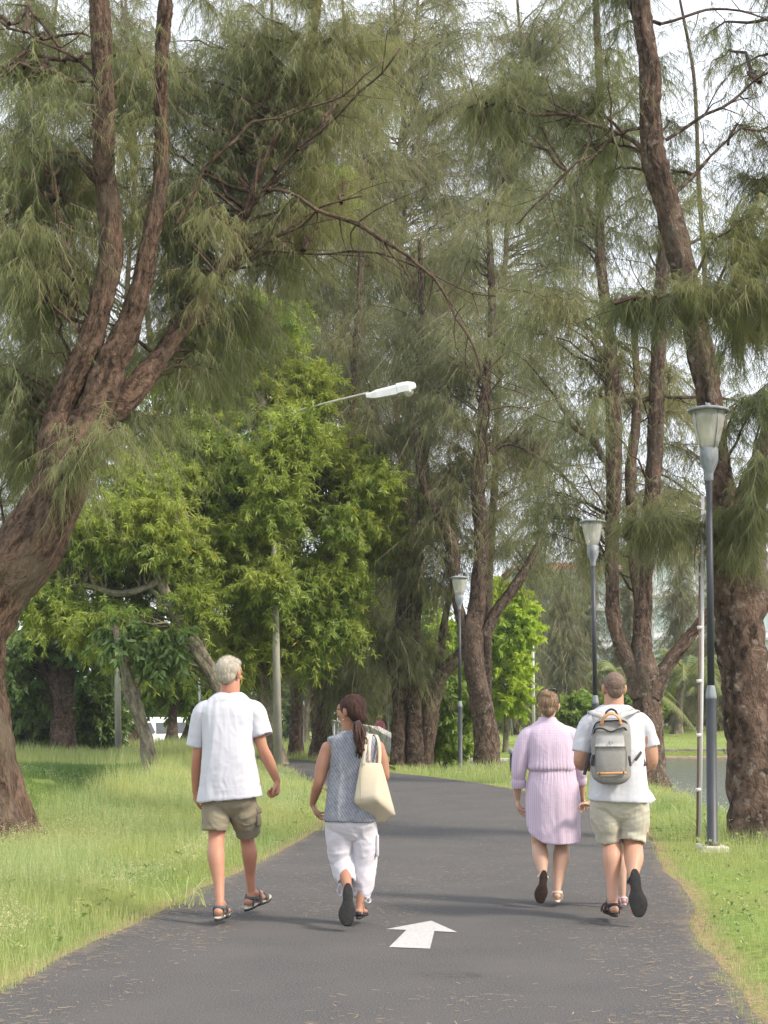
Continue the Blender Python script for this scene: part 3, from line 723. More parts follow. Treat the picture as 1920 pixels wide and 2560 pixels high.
# --- near right casuarina by the lake
tree('tall rough barked casuarina trunk on the lake side at the right edge', 17, 1872,
     [[(1896, 2100, 66), (1886, 1950, 58), (1872, 1800, 56), (1858, 1650, 58), (1850, 1500, 63), (1846, 1400, 70), (1850, 1340, 62), (1868, 1270, 44), (1902, 1180, 36), (1945, 1050, 34), (1990, 850, 32), (2010, 500, 28), (2000, 100, 22), (2020, -300, 16), (2010, -700, 6)],
      [(1846, 1420, 56), (1822, 1320, 42), (1803, 1220, 34), (1788, 1110, 30), (1768, 960, 30), (1740, 820, 30), (1702, 650, 31), (1664, 500, 30), (1636, 400, 31), (1628, 300, 27), (1624, 180, 25), (1608, 60, 24), (1592, -60, 22), (1580, -160, 20)]],
     [(2040, 300, 17.5, 90, 200, 1.0, 5), (2020, -100, 17.5, 160, 200, 1.2, 7), (2010, -450, 17.5, 120, 150, 1.2, 5), (2050, 900, 17, 100, 150, 1, 4), (1780, 180, 18.6, 140, 170, 1.0, 4), (1890, 330, 18, 100, 160, 1.0, 4), (1740, 420, 18.8, 100, 100, .8, 2), (1430, 210, 17.3, 190, 60, 1.0, 6), (1230, 240, 17, 150, 50, 1., 6), (1480, 400, 18.3, 110, 60, .8, 3),
      (1480, 60, 18.4, 140, 80, 1.0, 4), (1885, 560, 14.5, 80, 70, .9, 7, .5), (1740, 730, 14, 150, 34, .7, 5, .4), (1895, 790, 14.5, 60, 70, .8, 6, .6), (1600, 745, 14.2, 100, 28, .6, 4, .4),
      (1910, 1000, 15.9, 50, 70, .6, 3, .6), (1760, 1300, 16.6, 140, 26, .4, 3, .5), (1895, 1270, 16.2, 50, 30, .4, 3, .4), (1620, 1318, 16.6, 90, 18, .4, 4, .5), (1905, 1170, 15.9, 35, 50, .5, 2, .5), (1855, 1345, 16.2, 40, 20, .12, 3, .35)],
     'bark_grey', 'needle_b', seed=5, flare=.35, barkd=.032, nm=50, L=.24, w=.0068, nt=18, twl=.7, droop=.75,
     limbs=[[(1618, 385, 9), (1560, 335, 8), (1480, 302, 7), (1390, 282, 6), (1300, 268, 5.5), (1215, 258, 5), (1170, 270, 3)],
            [(1615, 318, 7), (1560, 330, 5), (1500, 380, 5), (1420, 430, 4), (1330, 520, 3), (1290, 560, 2)],
            [(1650, 60, 6), (1740, 35, 5), (1850, 25, 4), (1950, 60, 3)], [(1665, 350, 7), (1760, 290, 6), (1850, 240, 5), (1950, 170, 4)],
            [(1710, 620, 7), (1790, 590, 5), (1880, 560, 4)], [(1690, 480, 8), (1780, 400, 5), (1860, 330, 4), (1950, 300, 3)],
            [(1990, 760, 9, -1), (1900, 770, 8, -2), (1780, 752, 6, -2.8), (1640, 742, 5, -3), (1540, 760, 3, -3)],
            [(1880, 1240, 9, 0), (1850, 1295, 8, -.4), (1740, 1310, 6, -.4), (1640, 1325, 4, -.4), (1560, 1345, 2.5, -.4)]])
# --- forked tree on the verge
tree('three pronged forked casuarina on the lake verge beside the backpacker', 29, 1628,
     [[(1628, 1968, 38), (1622, 1870, 33), (1618, 1790, 32), (1614, 1730, 35), (1610, 1690, 38), (1606, 1640, 28), (1606, 1560, 21), (1614, 1400, 19), (1628, 1250, 18), (1640, 1050, 18), (1646, 850, 17), (1658, 620, 13), (1665, 400, 9)],
      [(1608, 1740, 30), (1588, 1680, 26), (1556, 1620, 20), (1536, 1550, 16), (1531, 1450, 16), (1530, 1330, 17), (1535, 1150, 19), (1532, 980, 18), (1520, 820, 14), (1500, 640, 12), (1500, 480, 10), (1500, 250, 9), (1492, 60, 8), (1488, -60, 6)],
      [(1625, 1740, 28), (1652, 1688, 20), (1700, 1622, 14), (1752, 1556, 13), (1800, 1500, 12), (1832, 1440, 10), (1850, 1330, 8)],
      [(1606, 1540, 15), (1590, 1440, 14), (1582, 1330, 14), (1576, 1180, 14), (1590, 1060, 12), (1592, 930, 9), (1580, 750, 6)]],
     [(1400, 480, 29, 150, 150, 2, 11), (1560, 560, 30, 120, 150, 1.8, 8), (1360, 760, 29, 160, 140, 2, 13), (1500, 900, 29.5, 150, 110, 2, 8), (1680, 1000, 30, 110, 120, 2, 6), (1420, 1050, 29, 130, 110, 2, 8),
      (1350, 1280, 30, 110, 110, 1.5, 8), (1700, 1290, 29, 90, 70, 1.2, 5), (1600, 250, 30, 140, 140, 2, 6), (1720, 600, 30, 120, 130, 1.8, 5), (1450, 1360, 30, 60, 60, 1, 3), (1540, 380, 29.5, 110, 110, 1.5, 5)],
     'bark_grey', 'needle_a', seed=8, flare=.35, barkd=.03, nm=40, L=.27, w=.0105, nt=17, twl=1.0,
     limbs=[[(1505, 570, 9), (1450, 490, 8), (1390, 415, 7), (1320, 330, 6)], [(1532, 1160, 9), (1480, 1110, 8), (1430, 1060, 6), (1410, 1010, 4)],
            [(1535, 1035, 8), (1570, 1005, 7), (1640, 1000, 6), (1760, 990, 5), (1880, 1010, 4)]])
tree('stout dark casuarina leaning behind the first lamp post', 39, 1232,
     [[(1226, 1915, 32), (1213, 1830, 28), (1198, 1740, 28), (1185, 1650, 26), (1180, 1590, 25), (1194, 1500, 20), (1201, 1400, 18), (1202, 1300, 19), (1192, 1200, 16), (1200, 1100, 13), (1215, 950, 11), (1230, 800, 9), (1220, 500, 7)],
      [(1180, 1620, 17), (1158, 1560, 14), (1140, 1480, 11), (1132, 1370, 15), (1100, 1290, 12), (1060, 1220, 9), (1040, 1100, 7)],
      [(1212, 1590, 16), (1240, 1530, 14), (1285, 1470, 12), (1330, 1395, 9), (1350, 1350, 6)]],
     [(1130, 1130, 39.9, 110, 120, 2, 12), (1250, 1130, 39.9, 110, 120, 2, 10), (1180, 900, 39.9, 150, 130, 2.5, 16), (1320, 1050, 40, 90, 110, 2, 8), (1060, 950, 39.9, 110, 120, 2, 10), (1270, 1330, 39.9, 70, 80, 1.2, 6), (1110, 1330, 39.4, 70, 90, 1.2, 8), (1200, 640, 40, 150, 140, 2.5, 12), (1330, 1420, 39.9, 50, 40, 1, 3)],
     'bark_dark', 'needle_b', seed=11, flare=.5, barkd=.035, nm=36, L=.3, w=.0115, nt=17, twl=1.2,
     limbs=[[(1204, 1180, 9), (1232, 1125, 8), (1285, 1112, 7), (1360, 1150, 6), (1430, 1215, 5), (1470, 1260, 3)]])
tree('cluster of furrowed casuarina trunks behind the tote bag', 41, 1030,
     [[(1048, 1905, 26), (1040, 1800, 23), (1030, 1720, 20), (1030, 1640, 17), (1040, 1520, 14), (1045, 1400, 13), (1052, 1280, 11), (1062, 1150, 9), (1055, 900, 7), (1050, 600, 5)],
      [(996, 1912, 22), (998, 1820, 18), (998, 1740, 16), (998, 1640, 18), (1008, 1500, 15), (1015, 1400, 13), (1000, 1280, 11), (960, 1150, 9), (930, 1000, 7)],
      [(1056, 1905, 26), (1072, 1800, 22), (1086, 1720, 18), (1110, 1680, 16), (1148, 1640, 13), (1170, 1600, 10)],
      [(1094, 1700, 10), (1104, 1600, 9), (1122, 1500, 8), (1135, 1430, 6)], [(1020, 1740, 18), (1000, 1700, 16), (972, 1660, 12), (950, 1600, 8)]],
     [(960, 1350, 41, 80, 140, 1.6, 12), (1000, 1620, 40.5, 60, 80, 1.2, 7), (1080, 1450, 41, 60, 110, 1.4, 7), (940, 1110, 41, 120, 110, 2, 14), (1070, 850, 42, 120, 160, 2.4, 12), (900, 1600, 41, 60, 70, 1.2, 6), (1060, 1250, 41, 70, 90, 1.4, 7), (1050, 1640, 41, 60, 60, 1, 5), (980, 850, 42, 110, 130, 2, 10)],
     'bark_dark', 'needle_b', seed=14, flare=.45, barkd=.04, nm=36, L=.3, w=.0115, nt=17, twl=1.2)
tree('slim brown casuarina trunk in the shade behind the ponytailed woman', 44, 800,
     [[(800, 1895, 26), (806, 1800, 21), (812, 1700, 18), (822, 1560, 15), (842, 1400, 13), (862, 1200, 11), (880, 1000, 9), (900, 700, 7), (905, 400, 5)]],
     [(850, 1620, 44, 110, 70, 1.8, 14), (760, 1610, 44, 70, 60, 1.4, 8), (930, 1480, 44, 80, 110, 1.6, 10), (900, 900, 45, 120, 140, 2.5, 16), (930, 620, 46, 130, 150, 2.5, 16), (900, 1230, 45, 90, 120, 2, 10), (880, 1700, 43, 90, 40, 1.2, 8), (960, 380, 46, 130, 130, 2.5, 12)],
     'bark_dark', 'needle_b', seed=17, flare=.4, barkd=.03, nm=34, L=.32, w=.013, nt=17, twl=1.3)
tree('narrow straight trunk left of the dark lamp post in the shade', 46, 738,
     [[(738, 1895, 18), (741, 1800, 15), (742, 1700, 14), (745, 1550, 12), (740, 1300, 10), (735, 1000, 9), (740, 700, 7), (745, 400, 5)]],
     [(720, 1560, 47, 90, 80, 2, 8), (740, 560, 47, 120, 150, 2.6, 12), (790, 760, 47, 110, 110, 2.2, 10), (720, 300, 47, 130, 130, 2.5, 10)],
     'bark_dark', 'needle_c', seed=19, flare=.4, nm=32, L=.34, w=.0135, nt=16, twl=1.4)
# --- tall casuarinas behind
bgt = [('tall casuarina rising behind the left stems, far back', 56, 330, 21, [(120, 260), (260, 520), (110, 720), (320, 900), (150, 1020), (420, 200), (480, 640), (300, 60)], 'needle_c'),
       ('tall casuarina with pale foliage above the acacia', 60, 800, 22, [(560, 300), (640, 560), (470, 860), (650, 120), (700, 760), (600, 1000)], 'needle_c'),
       ('tall hanging casuarina above the middle of the path', 50, 1010, 23, [(940, 180), (1060, 420), (930, 560), (1040, 700), (1120, 180), (1000, 60), (1150, 640), (850, 380)], 'needle_a'),
       ('broad drooping casuarina behind the lamp with the bare limb', 52, 1216, 24, [(1290, 150), (1280, 480), (1240, 780), (1360, 900), (1400, 300), (1230, 320), (1450, 650), (1320, 1120), (1390, 60)], 'needle_a'),
       ('tall casuarina in the gap above the far parapet', 62, 1052, 25, [(1140, 320), (1090, 960), (1180, 520), (1200, 1250), (1060, 1180), (1150, 60), (1120, 760)], 'needle_c'),
       ('airy casuarina behind the forked tree over the lake', 48, 1862, 26, [(1640, 760), (1780, 950), (1700, 1180), (1560, 980), (1820, 1240), (1640, 1330), (1500, 1220)], 'needle_c'),
       ('casuarina with a straight grey stem behind the street light', 54, 880, 27, [(830, 900), (960, 1000), (900, 720), (1000, 1320), (860, 1380), (760, 950), (930, 1200)], 'needle_b')]
bgt += [('tall casuarina far behind the leaning trunk at the left edge', 64, 90, 28, [(60, 1150), (20, 1380), (150, 1290), (60, 900), (200, 1420), (250, 1150), (20, 650)], 'needle_c'),
        ('tall casuarina closing the view above the parked van', 112, 430, 29, [(380, 1250), (470, 1420), (330, 1500), (520, 1600), (420, 1650), (250, 1600)], 'needle_c')]
for lab, Y, bx, sd_, cs, mt in bgt:
    r2 = np.random.default_rng(sd_)
    x = bx; st = [(bx, 1890, 15)]
    for k, py in enumerate((1700, 1450, 1200, 950, 700, 450, 200, 0)):
        x += r2.uniform(-26, 26) + (np.mean([c_[0] for c_ in cs]) - bx) / 11; st.append((x, py, 11 - k * 1.15))
    sp = .62 if 'airy' in lab else 1
    tree(lab, Y, bx, [st], [(a, b, Y + r2.uniform(-2, 2), 120, 125, 3.0, int(11 * sp)) for a, b in cs], 'bark_grey', mt, seed=sd_, flare=.3, nm=32, L=.36, w=.0155, nt=16, twl=1.6,
         group='tall casuarinas standing behind the path trees', bl=1.95 if sp == 1 else 1.4)
# --- far, pale trees over the lake
def far_tree(label, px, Y, ptop, rw, seed, mat='needle_c'):
    zc = [(px, ptop + (1810 - ptop) * f, Y, rw * (0.3 + 0.9 * f), (1810 - ptop) * .12, rw * mpp(Y) * (0.3 + .8 * f), int(7 + 9 * f)) for f in (.06, .22, .38, .54, .7, .84)]
    tree(label, Y, px, [[(px, 1815, 7), (px + 3, 1600, 5), (px - 2, ptop, 2)]], zc, 'bark_grey', mat, seed=seed, flare=.2, nm=30, L=.42, w=.03, nt=12, twl=1.4, frac=.25, arch=.02,
         group='conifers on the far bank of the lake')
far_tree('drooping conifer on the far bank left of the white pole', 1290, 84, 1480, 55, 41)
far_tree('dark conical conifer between the white pole and the second lamp', 1408, 92, 1440, 62, 42, 'needle_b')
far_tree('tall pale conifer just behind the second lamp head', 1462, 96, 1340, 60, 43)
far_tree('hazy conifer seen through the fork of the big tree', 1570, 98, 1380, 60, 44)
far_tree('hazy conifer between the forked tree and the white pole', 1700, 94, 1350, 66, 45)
far_tree('conifer at the far right behind the lake trunk', 1800, 90, 1420, 60, 46)
far_tree('tall conifer behind the parapet, left of the white pole top', 1350, 100, 1330, 60, 47)
# --- acacias and broadleaf trees
tree('bright green acacia with a pale trunk around the street light', 40, 700,
     [[(702, 1908, 20), (672, 1810, 18), (656, 1700, 16), (648, 1560, 15), (650, 1460, 15), (640, 1380, 17), (636, 1300, 16), (646, 1150, 15), (655, 1020, 12), (652, 860, 10), (634, 740, 8), (622, 640, 6)],
      [(640, 1330, 8), (700, 1250, 6), (790, 1240, 5), (870, 1300, 4), (900, 1320, 3)], [(650, 1080, 8), (720, 1000, 6), (790, 980, 4)], [(646, 1180, 8), (560, 1120, 6), (470, 1050, 5), (380, 1040, 3)],
      [(648, 1500, 8), (730, 1450, 6), (820, 1440, 4)], [(640, 760, 7), (700, 640, 5), (780, 520, 3)], [(650, 1480, 8), (580, 1420, 6), (500, 1400, 4)], [(620, 840, 6), (560, 800, 6), (530, 760, 5)]],
     [(700, 1140, 37.6, 80, 70, .4, 12), (690, 1230, 37.6, 60, 40, .3, 7), (760, 1040, 37.4, 70, 30, .3, 6), (700, 1430, 37.4, 90, 40, .4, 6), (430, 1200, 38.8, 120, 60, 1.2, 14), (880, 1300, 39, 60, 40, 1, 6), (620, 1290, 38.4, 90, 50, 1, 10), (940, 1210, 39.4, 60, 50, 1, 8), (500, 940, 40.4, 120, 80, 2, 22), (750, 990, 40.4, 90, 70, 1.6, 18), (800, 1110, 40.4, 130, 80, 2, 30), (900, 1180, 40.4, 70, 50, 1.4, 12), (640, 1180, 39.9, 110, 90, 1.6, 20), (540, 1080, 39.9, 100, 70, 1.6, 16),
      (400, 1110, 40.4, 110, 80, 1.8, 20), (960, 1330, 40.4, 45, 60, 1, 10), (730, 1280, 40.4, 90, 50, 1.4, 12), (560, 1400, 39.4, 140, 80, 1.8, 30), (720, 1450, 39.4, 130, 85, 1.8, 30), (850, 1440, 39.9, 75, 70, 1.4, 16), (860, 1560, 39.9, 55, 45, 1.2, 10),
      (640, 1570, 39.4, 110, 60, 1.4, 18), (500, 1300, 40.4, 110, 60, 1.6, 14), (800, 470, 40, 60, 80, 1.2, 10), (700, 800, 40, 90, 90, 1.6, 12), (560, 1640, 39.4, 60, 50, 1, 8), (780, 1600, 39.9, 60, 40, 1, 8), (620, 900, 40.4, 70, 70, 1.2, 8)],
     'bark_pale', 'leaf_acacia', seed=31, name='acacia_tree', flare=.3, kind='leaf', nm=26, L=.2, w=.04, nt=14, twl=.7, droop=.45, frac=.5, arch=.08, spread=1.0, bl=1.55)
tree('leaning grey acacia trunk emerging left of the white haired man', 37, 612,
     [[(618, 1912, 20), (590, 1830, 19), (560, 1750, 19), (528, 1680, 18), (480, 1600, 17), (436, 1530, 15), (404, 1460, 13), (384, 1400, 11), (370, 1330, 8)],
      [(400, 1450, 10), (350, 1475, 9), (290, 1485, 9), (235, 1468, 8), (180, 1465, 7), (120, 1492, 5)], [(432, 1530, 7), (395, 1490, 6), (365, 1462, 5)], [(400, 1430, 6), (430, 1370, 5), (476, 1330, 3)]],
     [(330, 1290, 37, 120, 70, 1.6, 20), (200, 1330, 37, 110, 80, 1.6, 20), (110, 1500, 37, 100, 60, 1.4, 16), (250, 1560, 37, 120, 55, 1.5, 20), (420, 1360, 37, 80, 60, 1.2, 12), (350, 1200, 37.5, 110, 70, 1.5, 16), (60, 1420, 37.5, 80, 80, 1.4, 12), (330, 1620, 37.5, 90, 40, 1.2, 12), (480, 1480, 37.5, 70, 60, 1.2, 10), (280, 1450, 39.4, 160, 80, 1.2, 14)],
     'bark_pale', 'leaf_acacia', seed=33, name='acacia_tree', flare=.3, kind='leaf', nm=24, L=.19, w=.04, nt=14, twl=.65, droop=.45, frac=.5, arch=.08, spread=1.0, bl=1.4)
tree('small crooked tree with a scarred trunk in the long grass', 34, 376,
     [[(384, 1945, 25), (370, 1880, 18), (352, 1800, 15), (330, 1740, 16), (316, 1680, 13), (300, 1620, 9), (285, 1560, 6)], [(330, 1735, 6), (318, 1715, 6), (306, 1712, 5)], [(322, 1700, 5), (345, 1640, 4), (380, 1600, 3)]],
     [(300, 1590, 34, 60, 30, .8, 4), (400, 1640, 34, 60, 35, .8, 5), (440, 1600, 34, 50, 40, .8, 4)],
     'bark_pale', 'leaf_dark', seed=35, name='small_tree', flare=.6, kind='leaf', nm=14, L=.22, w=.11, nt=9, twl=.5, droop=.5, frac=.5)
tree('thick fluted fig trunk at the far side of the grass hollow', 49, 155,
     [[(157, 1895, 30), (156, 1820, 26), (155, 1760, 24), (152, 1700, 28), (148, 1660, 18), (140, 1600, 16), (134, 1540, 12)], [(160, 1710, 20), (185, 1660, 14), (200, 1600, 10)], [(148, 1710, 16), (118, 1690, 12), (100, 1650, 8)]],
     [(110, 1580, 49, 100, 60, 2, 16), (230, 1600, 49, 90, 60, 2, 12), (40, 1650, 49, 70, 60, 2, 10), (60, 1730, 49.5, 60, 50, 1.5, 7)],
     'bark_dark', 'leaf_dark', seed=36, name='fig_tree', flare=.4, barkd=.06, kind='leaf', nm=20, L=.26, w=.12, nt=10, twl=.8, droop=.5, frac=.5)
tree('straight thin trunk in front of the parked van', 64, 432,
     [[(428, 1862, 16), (432, 1800, 10), (436, 1720, 8), (440, 1620, 7), (445, 1520, 5)]],
     [(420, 1680, 64, 80, 40, 2, 12), (480, 1640, 64, 80, 50, 2, 12), (380, 1720, 65, 60, 30, 1.5, 8), (450, 1730, 66, 70, 25, 1.5, 8)],
     'bark_grey', 'leaf_mid', seed=37, name='street_tree', flare=.6, kind='leaf', nm=20, L=.3, w=.13, nt=10, twl=.9, droop=.4, frac=.45)
tree('dark leaning tree beside the beige kiosk', 66, 470,
     [[(462, 1858, 13), (478, 1800, 9), (486, 1740, 8), (492, 1680, 7), (500, 1600, 5)]],
     [(520, 1640, 66, 70, 60, 2, 10), (590, 1660, 67, 60, 60, 2, 8), (500, 1560, 67, 90, 60, 2, 8)],
     'bark_dark', 'leaf_mid', seed=38, name='street_tree', flare=.6, kind='leaf', nm=20, L=.3, w=.13, nt=10, twl=.9, droop=.4, frac=.45)
tree('mottled pale trunk in the shade between two dark trunks', 58, 764,
     [[(762, 1880, 12), (764, 1800, 9), (768, 1700, 8), (772, 1600, 7), (778, 1450, 5)]],
     [(770, 1560, 58, 90, 70, 2, 10), (690, 1640, 58, 60, 60, 2, 8), (840, 1680, 60, 60, 40, 1.5, 7)],
     'bark_pale', 'leaf_mid', seed=39, name='street_tree', flare=.4, kind='leaf', nm=20, L=.3, w=.12, nt=10, twl=.9, droop=.4, frac=.45)
tree('lime green tree glowing behind the dark leaning trunk', 62, 1268,
     [[(1262, 1850, 8), (1268, 1780, 6), (1272, 1700, 5), (1280, 1600, 4)]],
     [(1290, 1560, 62, 55, 35, 1.4, 12), (1270, 1640, 62, 45, 45, 1.4, 12), (1300, 1500, 62.5, 40, 30, 1.2, 8), (1240, 1480, 63, 40, 50, 1.2, 6), (1110, 1560, 63, 50, 70, 1.4, 9), (1140, 1700, 63, 40, 50, 1.2, 7), (1270, 1745, 62, 50, 30, 1.2, 7)],
     'bark_pale', 'leaf_lime', seed=51, name='lime_tree', flare=.3, kind='leaf', nm=20, L=.28, w=.15, nt=10, twl=.7, droop=.3, frac=.4)
tree('leafy green backdrop tree behind the trunk cluster', 66, 960,
     [[(962, 1860, 10), (960, 1750, 8), (966, 1600, 7), (970, 1450, 5)]],
     [(900, 1720, 66, 60, 60, 2, 10), (1000, 1500, 67, 90, 90, 2.5, 14), (1080, 1640, 66, 70, 80, 2, 12), (940, 1560, 67, 80, 90, 2.5, 12), (1060, 1780, 67, 50, 30, 1.5, 5)],
     'bark_grey', 'leaf_mid', seed=52, name='street_tree', flare=.3, kind='leaf', nm=22, L=.32, w=.15, nt=11, twl=1., droop=.4, frac=.4)
def shrub(label, px, Y, base_py, blobs, mat, seed, L=.2, w=.09, nm=16, nt=9, name='shrub', twl=.5):
    r2 = np.random.default_rng(seed); stems = []
    b = gbase(px, Y); py0 = 1768 + (CAMH - b[2]) / mpp(Y)
    for k in range(4):
        tx, ty = blobs[k % len(blobs)][:2]; stems.append([(px + r2.uniform(-6, 6), py0, 2.2), (px * .5 + tx * .5 + r2.uniform(-8, 8), py0 * .5 + ty * .5, 1.8), (tx, ty, 1)])
    tree(label, Y, px, stems, blobs, 'bark_grey', mat, seed=seed, cat='shrub', name=name, flare=.2, kind='leaf', nm=nm, L=L, w=w, nt=nt, twl=twl, droop=.3, frac=.35, arch=.1)
shrub('dense dark green shrub right of the fig trunk', 245, 52, 1880, [(240, 1770, 52, 45, 50, 1.2, 22), (275, 1810, 52, 35, 45, 1, 14), (215, 1830, 52, 30, 35, .8, 10), (250, 1700, 52.5, 50, 40, 1, 12)], 'leaf_dark', 61, .26, .12, 22, 12)
shrub('glossy green bush filling the left edge behind the hollow', 70, 52, 1890, [(60, 1800, 52, 60, 45, 1.2, 22), (110, 1790, 53, 45, 50, 1, 14), (20, 1840, 52, 50, 30, 1, 12), (90, 1850, 52, 50, 25, 1, 10)], 'leaf_dark', 62, .26, .12, 22, 12)
shrub('leafy sapling beside the first lamp post', 1112, 43, 1900, [(1110, 1740, 43, 40, 45, .8, 13), (1130, 1810, 43, 45, 35, .8, 13), (1090, 1850, 43, 22, 35, .5, 7), (1165, 1770, 43, 25, 45, .6, 7), (1150, 1850, 43, 35, 15, .5, 4)], 'leaf_mid', 63, .2, .1, 13, 8)
shrub('light green shrub over the far bank between the lamp and the woman', 1440, 70, 1830, [(1430, 1790, 70, 40, 22, 1, 10), (1470, 1760, 70, 40, 20, 1, 8), (1400, 1770, 70, 30, 20, 1, 6), (1455, 1815, 70, 40, 16, 1, 8), (1570, 1760, 70, 60, 40, 1.2, 10)], 'leaf_mid', 64, .3, .14, 14, 9)
shrub('rounded green shrub on the far bank left of the white pole', 1275, 88, 1812, [(1280, 1760, 88, 40, 30, 1.2, 10), (1240, 1790, 88, 30, 25, 1, 8), (1310, 1745, 88, 35, 20, 1, 6)], 'leaf_mid', 65, .34, .16, 14, 9)
shrub('dark clipped bushes below the apartment block', 1400, 102, 1812, [(1360, 1785, 102, 50, 18, 1.5, 12), (1450, 1785, 102, 60, 18, 1.5, 12), (1560, 1785, 102, 60, 20, 1.5, 12)], 'leaf_dark', 66, .4, .2, 14, 9)
shrub('young leafy shrub near the far right bank', 1620, 84, 1815, [(1612, 1760, 84, 35, 22, 1, 8), (1640, 1740, 84, 35, 25, 1, 8)], 'leaf_mid', 67, .34, .16, 14, 9)
shrub('dark bushes on the far bank behind the pole at the right', 1740, 100, 1812, [(1700, 1780, 100, 50, 22, 1.5, 12), (1790, 1780, 100, 50, 24, 1.5, 12), (1880, 1775, 100, 50, 26, 1.5, 12), (1660, 1740, 101, 50, 30, 1.5, 8)], 'leaf_dark', 68, .4, .2, 14, 9)
shrub('fresh green sprout growing from the fork of the big tree', 1608, 28.6, 1690, [(1598, 1590, 28.6, 18, 20, .2, 3)], 'leaf_mid', 69, .16, .09, 10, 6) if False else None
# --- palms
def palm(label, px, Y, ptop, nf, Lf, seed, lean=0, r=9, tr=None):
    r2 = np.random.default_rng(seed); b = gbase(px, Y); root = thing('palm_tree', label, 'palm', b)
    top = P(px + lean, ptop, Y); wd = Wood()
    pts = [b - [0, 0, .1], b * .5 + top * .5 + [-lean * mpp(Y) * .15, 0, 0], top]
    wd.stem(pts, np.array([r * 1.5, r, r * .7]) * mpp(Y), seed=seed, ns=12, step=.3, bark=.02, flare=.5)
    wd.out('trunk', M['bark_pale'], root)
    for k in range(nf):
        az = k * 2.399 + r2.uniform(-.2, .2); el = r2.uniform(.15, 1.25); L = Lf * r2.uniform(.8, 1.1)
        t_ = np.linspace(0, 1, 14)[:, None]; h = np.array([math.cos(az), math.sin(az), 0])
        p = top + h * math.cos(el) * L * t_ + np.array([0, 0, 1.]) * (math.sin(el) * L * t_ - (0.5 + .25 * math.cos(el)) * L * t_ ** 2.2)
        ac = Acc(); ac.add(*tube(p, np.linspace(.035, .008, 14) * Lf / 3, 4, False))
        T = unit(np.gradient(p, axis=0)); S = unit(np.cross(T, [0, 0, 1.]))
        LV = []
        for q in np.linspace(1.5, 13, 46):
            i = min(int(q), 12); f = q - i; c = p[i] * (1 - f) + p[i + 1] * f; tt = T[i]; ss = S[i]
            ll = L * .24 * math.sin(math.pi * (.12 + .8 * q / 13)) 
            for s in (-1, 1):
                d = unit(ss * s * .8 + tt * .55 + np.array([0, 0, -.35 - r2.random() * .4])); w_ = .025 * Lf / 3
                LV.append([c - tt * w_, c + tt * w_, c + d * ll])
        LV = np.array(LV).reshape(-1, 3); n0 = ac.n
        ac.add(LV, [np.arange(len(LV)).reshape(-1, 3)])
        V = np.concatenate(ac.V); 
        mk('frond', V, ac.F, M['palm'], root, attrs={'rnd': ('POINT', np.full(len(V), r2.random())), 'rnd2': ('POINT', np.zeros(len(V)))}, smooth=False)
palm('coconut palm leaning over the far bank right of the forked tree', 1690, 86, 1690, 17, 4.6, 71, 22, 9)
palm('short palm on the far bank between the pole and the lake trunk', 1748, 90, 1745, 13, 3.4, 72, 4, 5)
palm('young palm with yellow green fronds behind the second lamp', 1560, 84, 1720, 13, 4.0, 73, 0, 6)
palm('tall palm behind the lamp post at the right', 1800, 96, 1660, 14, 4.6, 74, 6, 7)

for i, (lab, px, Y, w_) in enumerate([('round green tree behind the parked van', 360, 116, 90), ('round green tree behind the beige kiosk', 540, 128, 90), ('wide green tree behind the shaded trunks', 700, 122, 100), ('green tree behind the small white building', 860, 124, 90), ('dark green tree behind the fig trunk', 160, 118, 100), ('dark green tree at the far left beyond the grey building', 10, 126, 90), ('pale green tree behind the footbridge', 990, 120, 90), ('green tree left of the apartment block', 1180, 118, 90)]):
    r2 = np.random.default_rng(300 + i)
    tree(lab, Y, px, [[(px, 1820, 8), (px + 4, 1720, 6), (px - 3, 1600, 4)]], [(px + r2.uniform(-w_, w_) * .6, r2.uniform(1590, 1790), Y, 45, 40, 2.0, 9) for _ in range(7)], 'bark_dark', ('leaf_dark', 'leaf_mid')[i % 2], seed=300 + i, name='backdrop_tree', group='round trees closing the view far behind',
         flare=.2, kind='leaf', nm=16, L=.6, w=.3, nt=11, twl=1.6, droop=.3, frac=.35)
# ------------------------------------------------------------------ street furniture and vehicles
M['post'] = plain('dark_grey_paint', (0.035, 0.039, 0.047), .5, var=.35, scale=14, spec=.5, sc=(1, 1, .25), bump=.15)
M['post_l'] = plain('worn_grey_paint', (0.23, 0.25, 0.27), .55, var=.3, scale=18, sc=(1, 1, .3))
M['conc'] = plain('pole_concrete', (0.34, 0.325, 0.28), .9, var=.18, scale=5, bump=.2, sc=(1, 1, .4))
M['concp'] = plain('base_concrete', (0.5, 0.47, 0.43), .9, var=.25, scale=9, bump=.5)
M['white_met'] = plain('white_painted_metal', (0.58, 0.59, 0.6), .4, var=.08, scale=5)
M['white_pipe'] = plain('white_pipe', (0.6, 0.58, 0.56), .5, var=.2, scale=6, sc=(1, 1, .3))
M['rust_pipe'] = plain('rusty_pipe', (0.2, 0.13, 0.1), .8, var=.3, scale=9, sc=(1, 1, .3))
M['bulb'] = plain('bulb_glass', (0.85, 0.83, 0.76), .3)
t = NT('lantern_glass'); n = t.noise(t.obj(), 9, 4)
b1 = t.n('ShaderNodeBsdfTransparent'); b2 = t.n('ShaderNodeBsdfTranslucent'); b2.inputs['Color'].default_value = (.85, .83, .76, 1)
b3 = t.n('ShaderNodeBsdfDiffuse'); t.l(t.ramp(n, [(0.3, (.55, .53, .46)), (.7, (.8, .78, .72))]), b3.inputs['Color'])
b4 = t.n('ShaderNodeBsdfGlossy'); b4.inputs['Roughness'].default_value = .15
m1 = t.n('ShaderNodeMixShader'); m1.inputs[0].default_value = .5; t.l(b2.outputs[0], m1.inputs[1]); t.l(b3.outputs[0], m1.inputs[2])
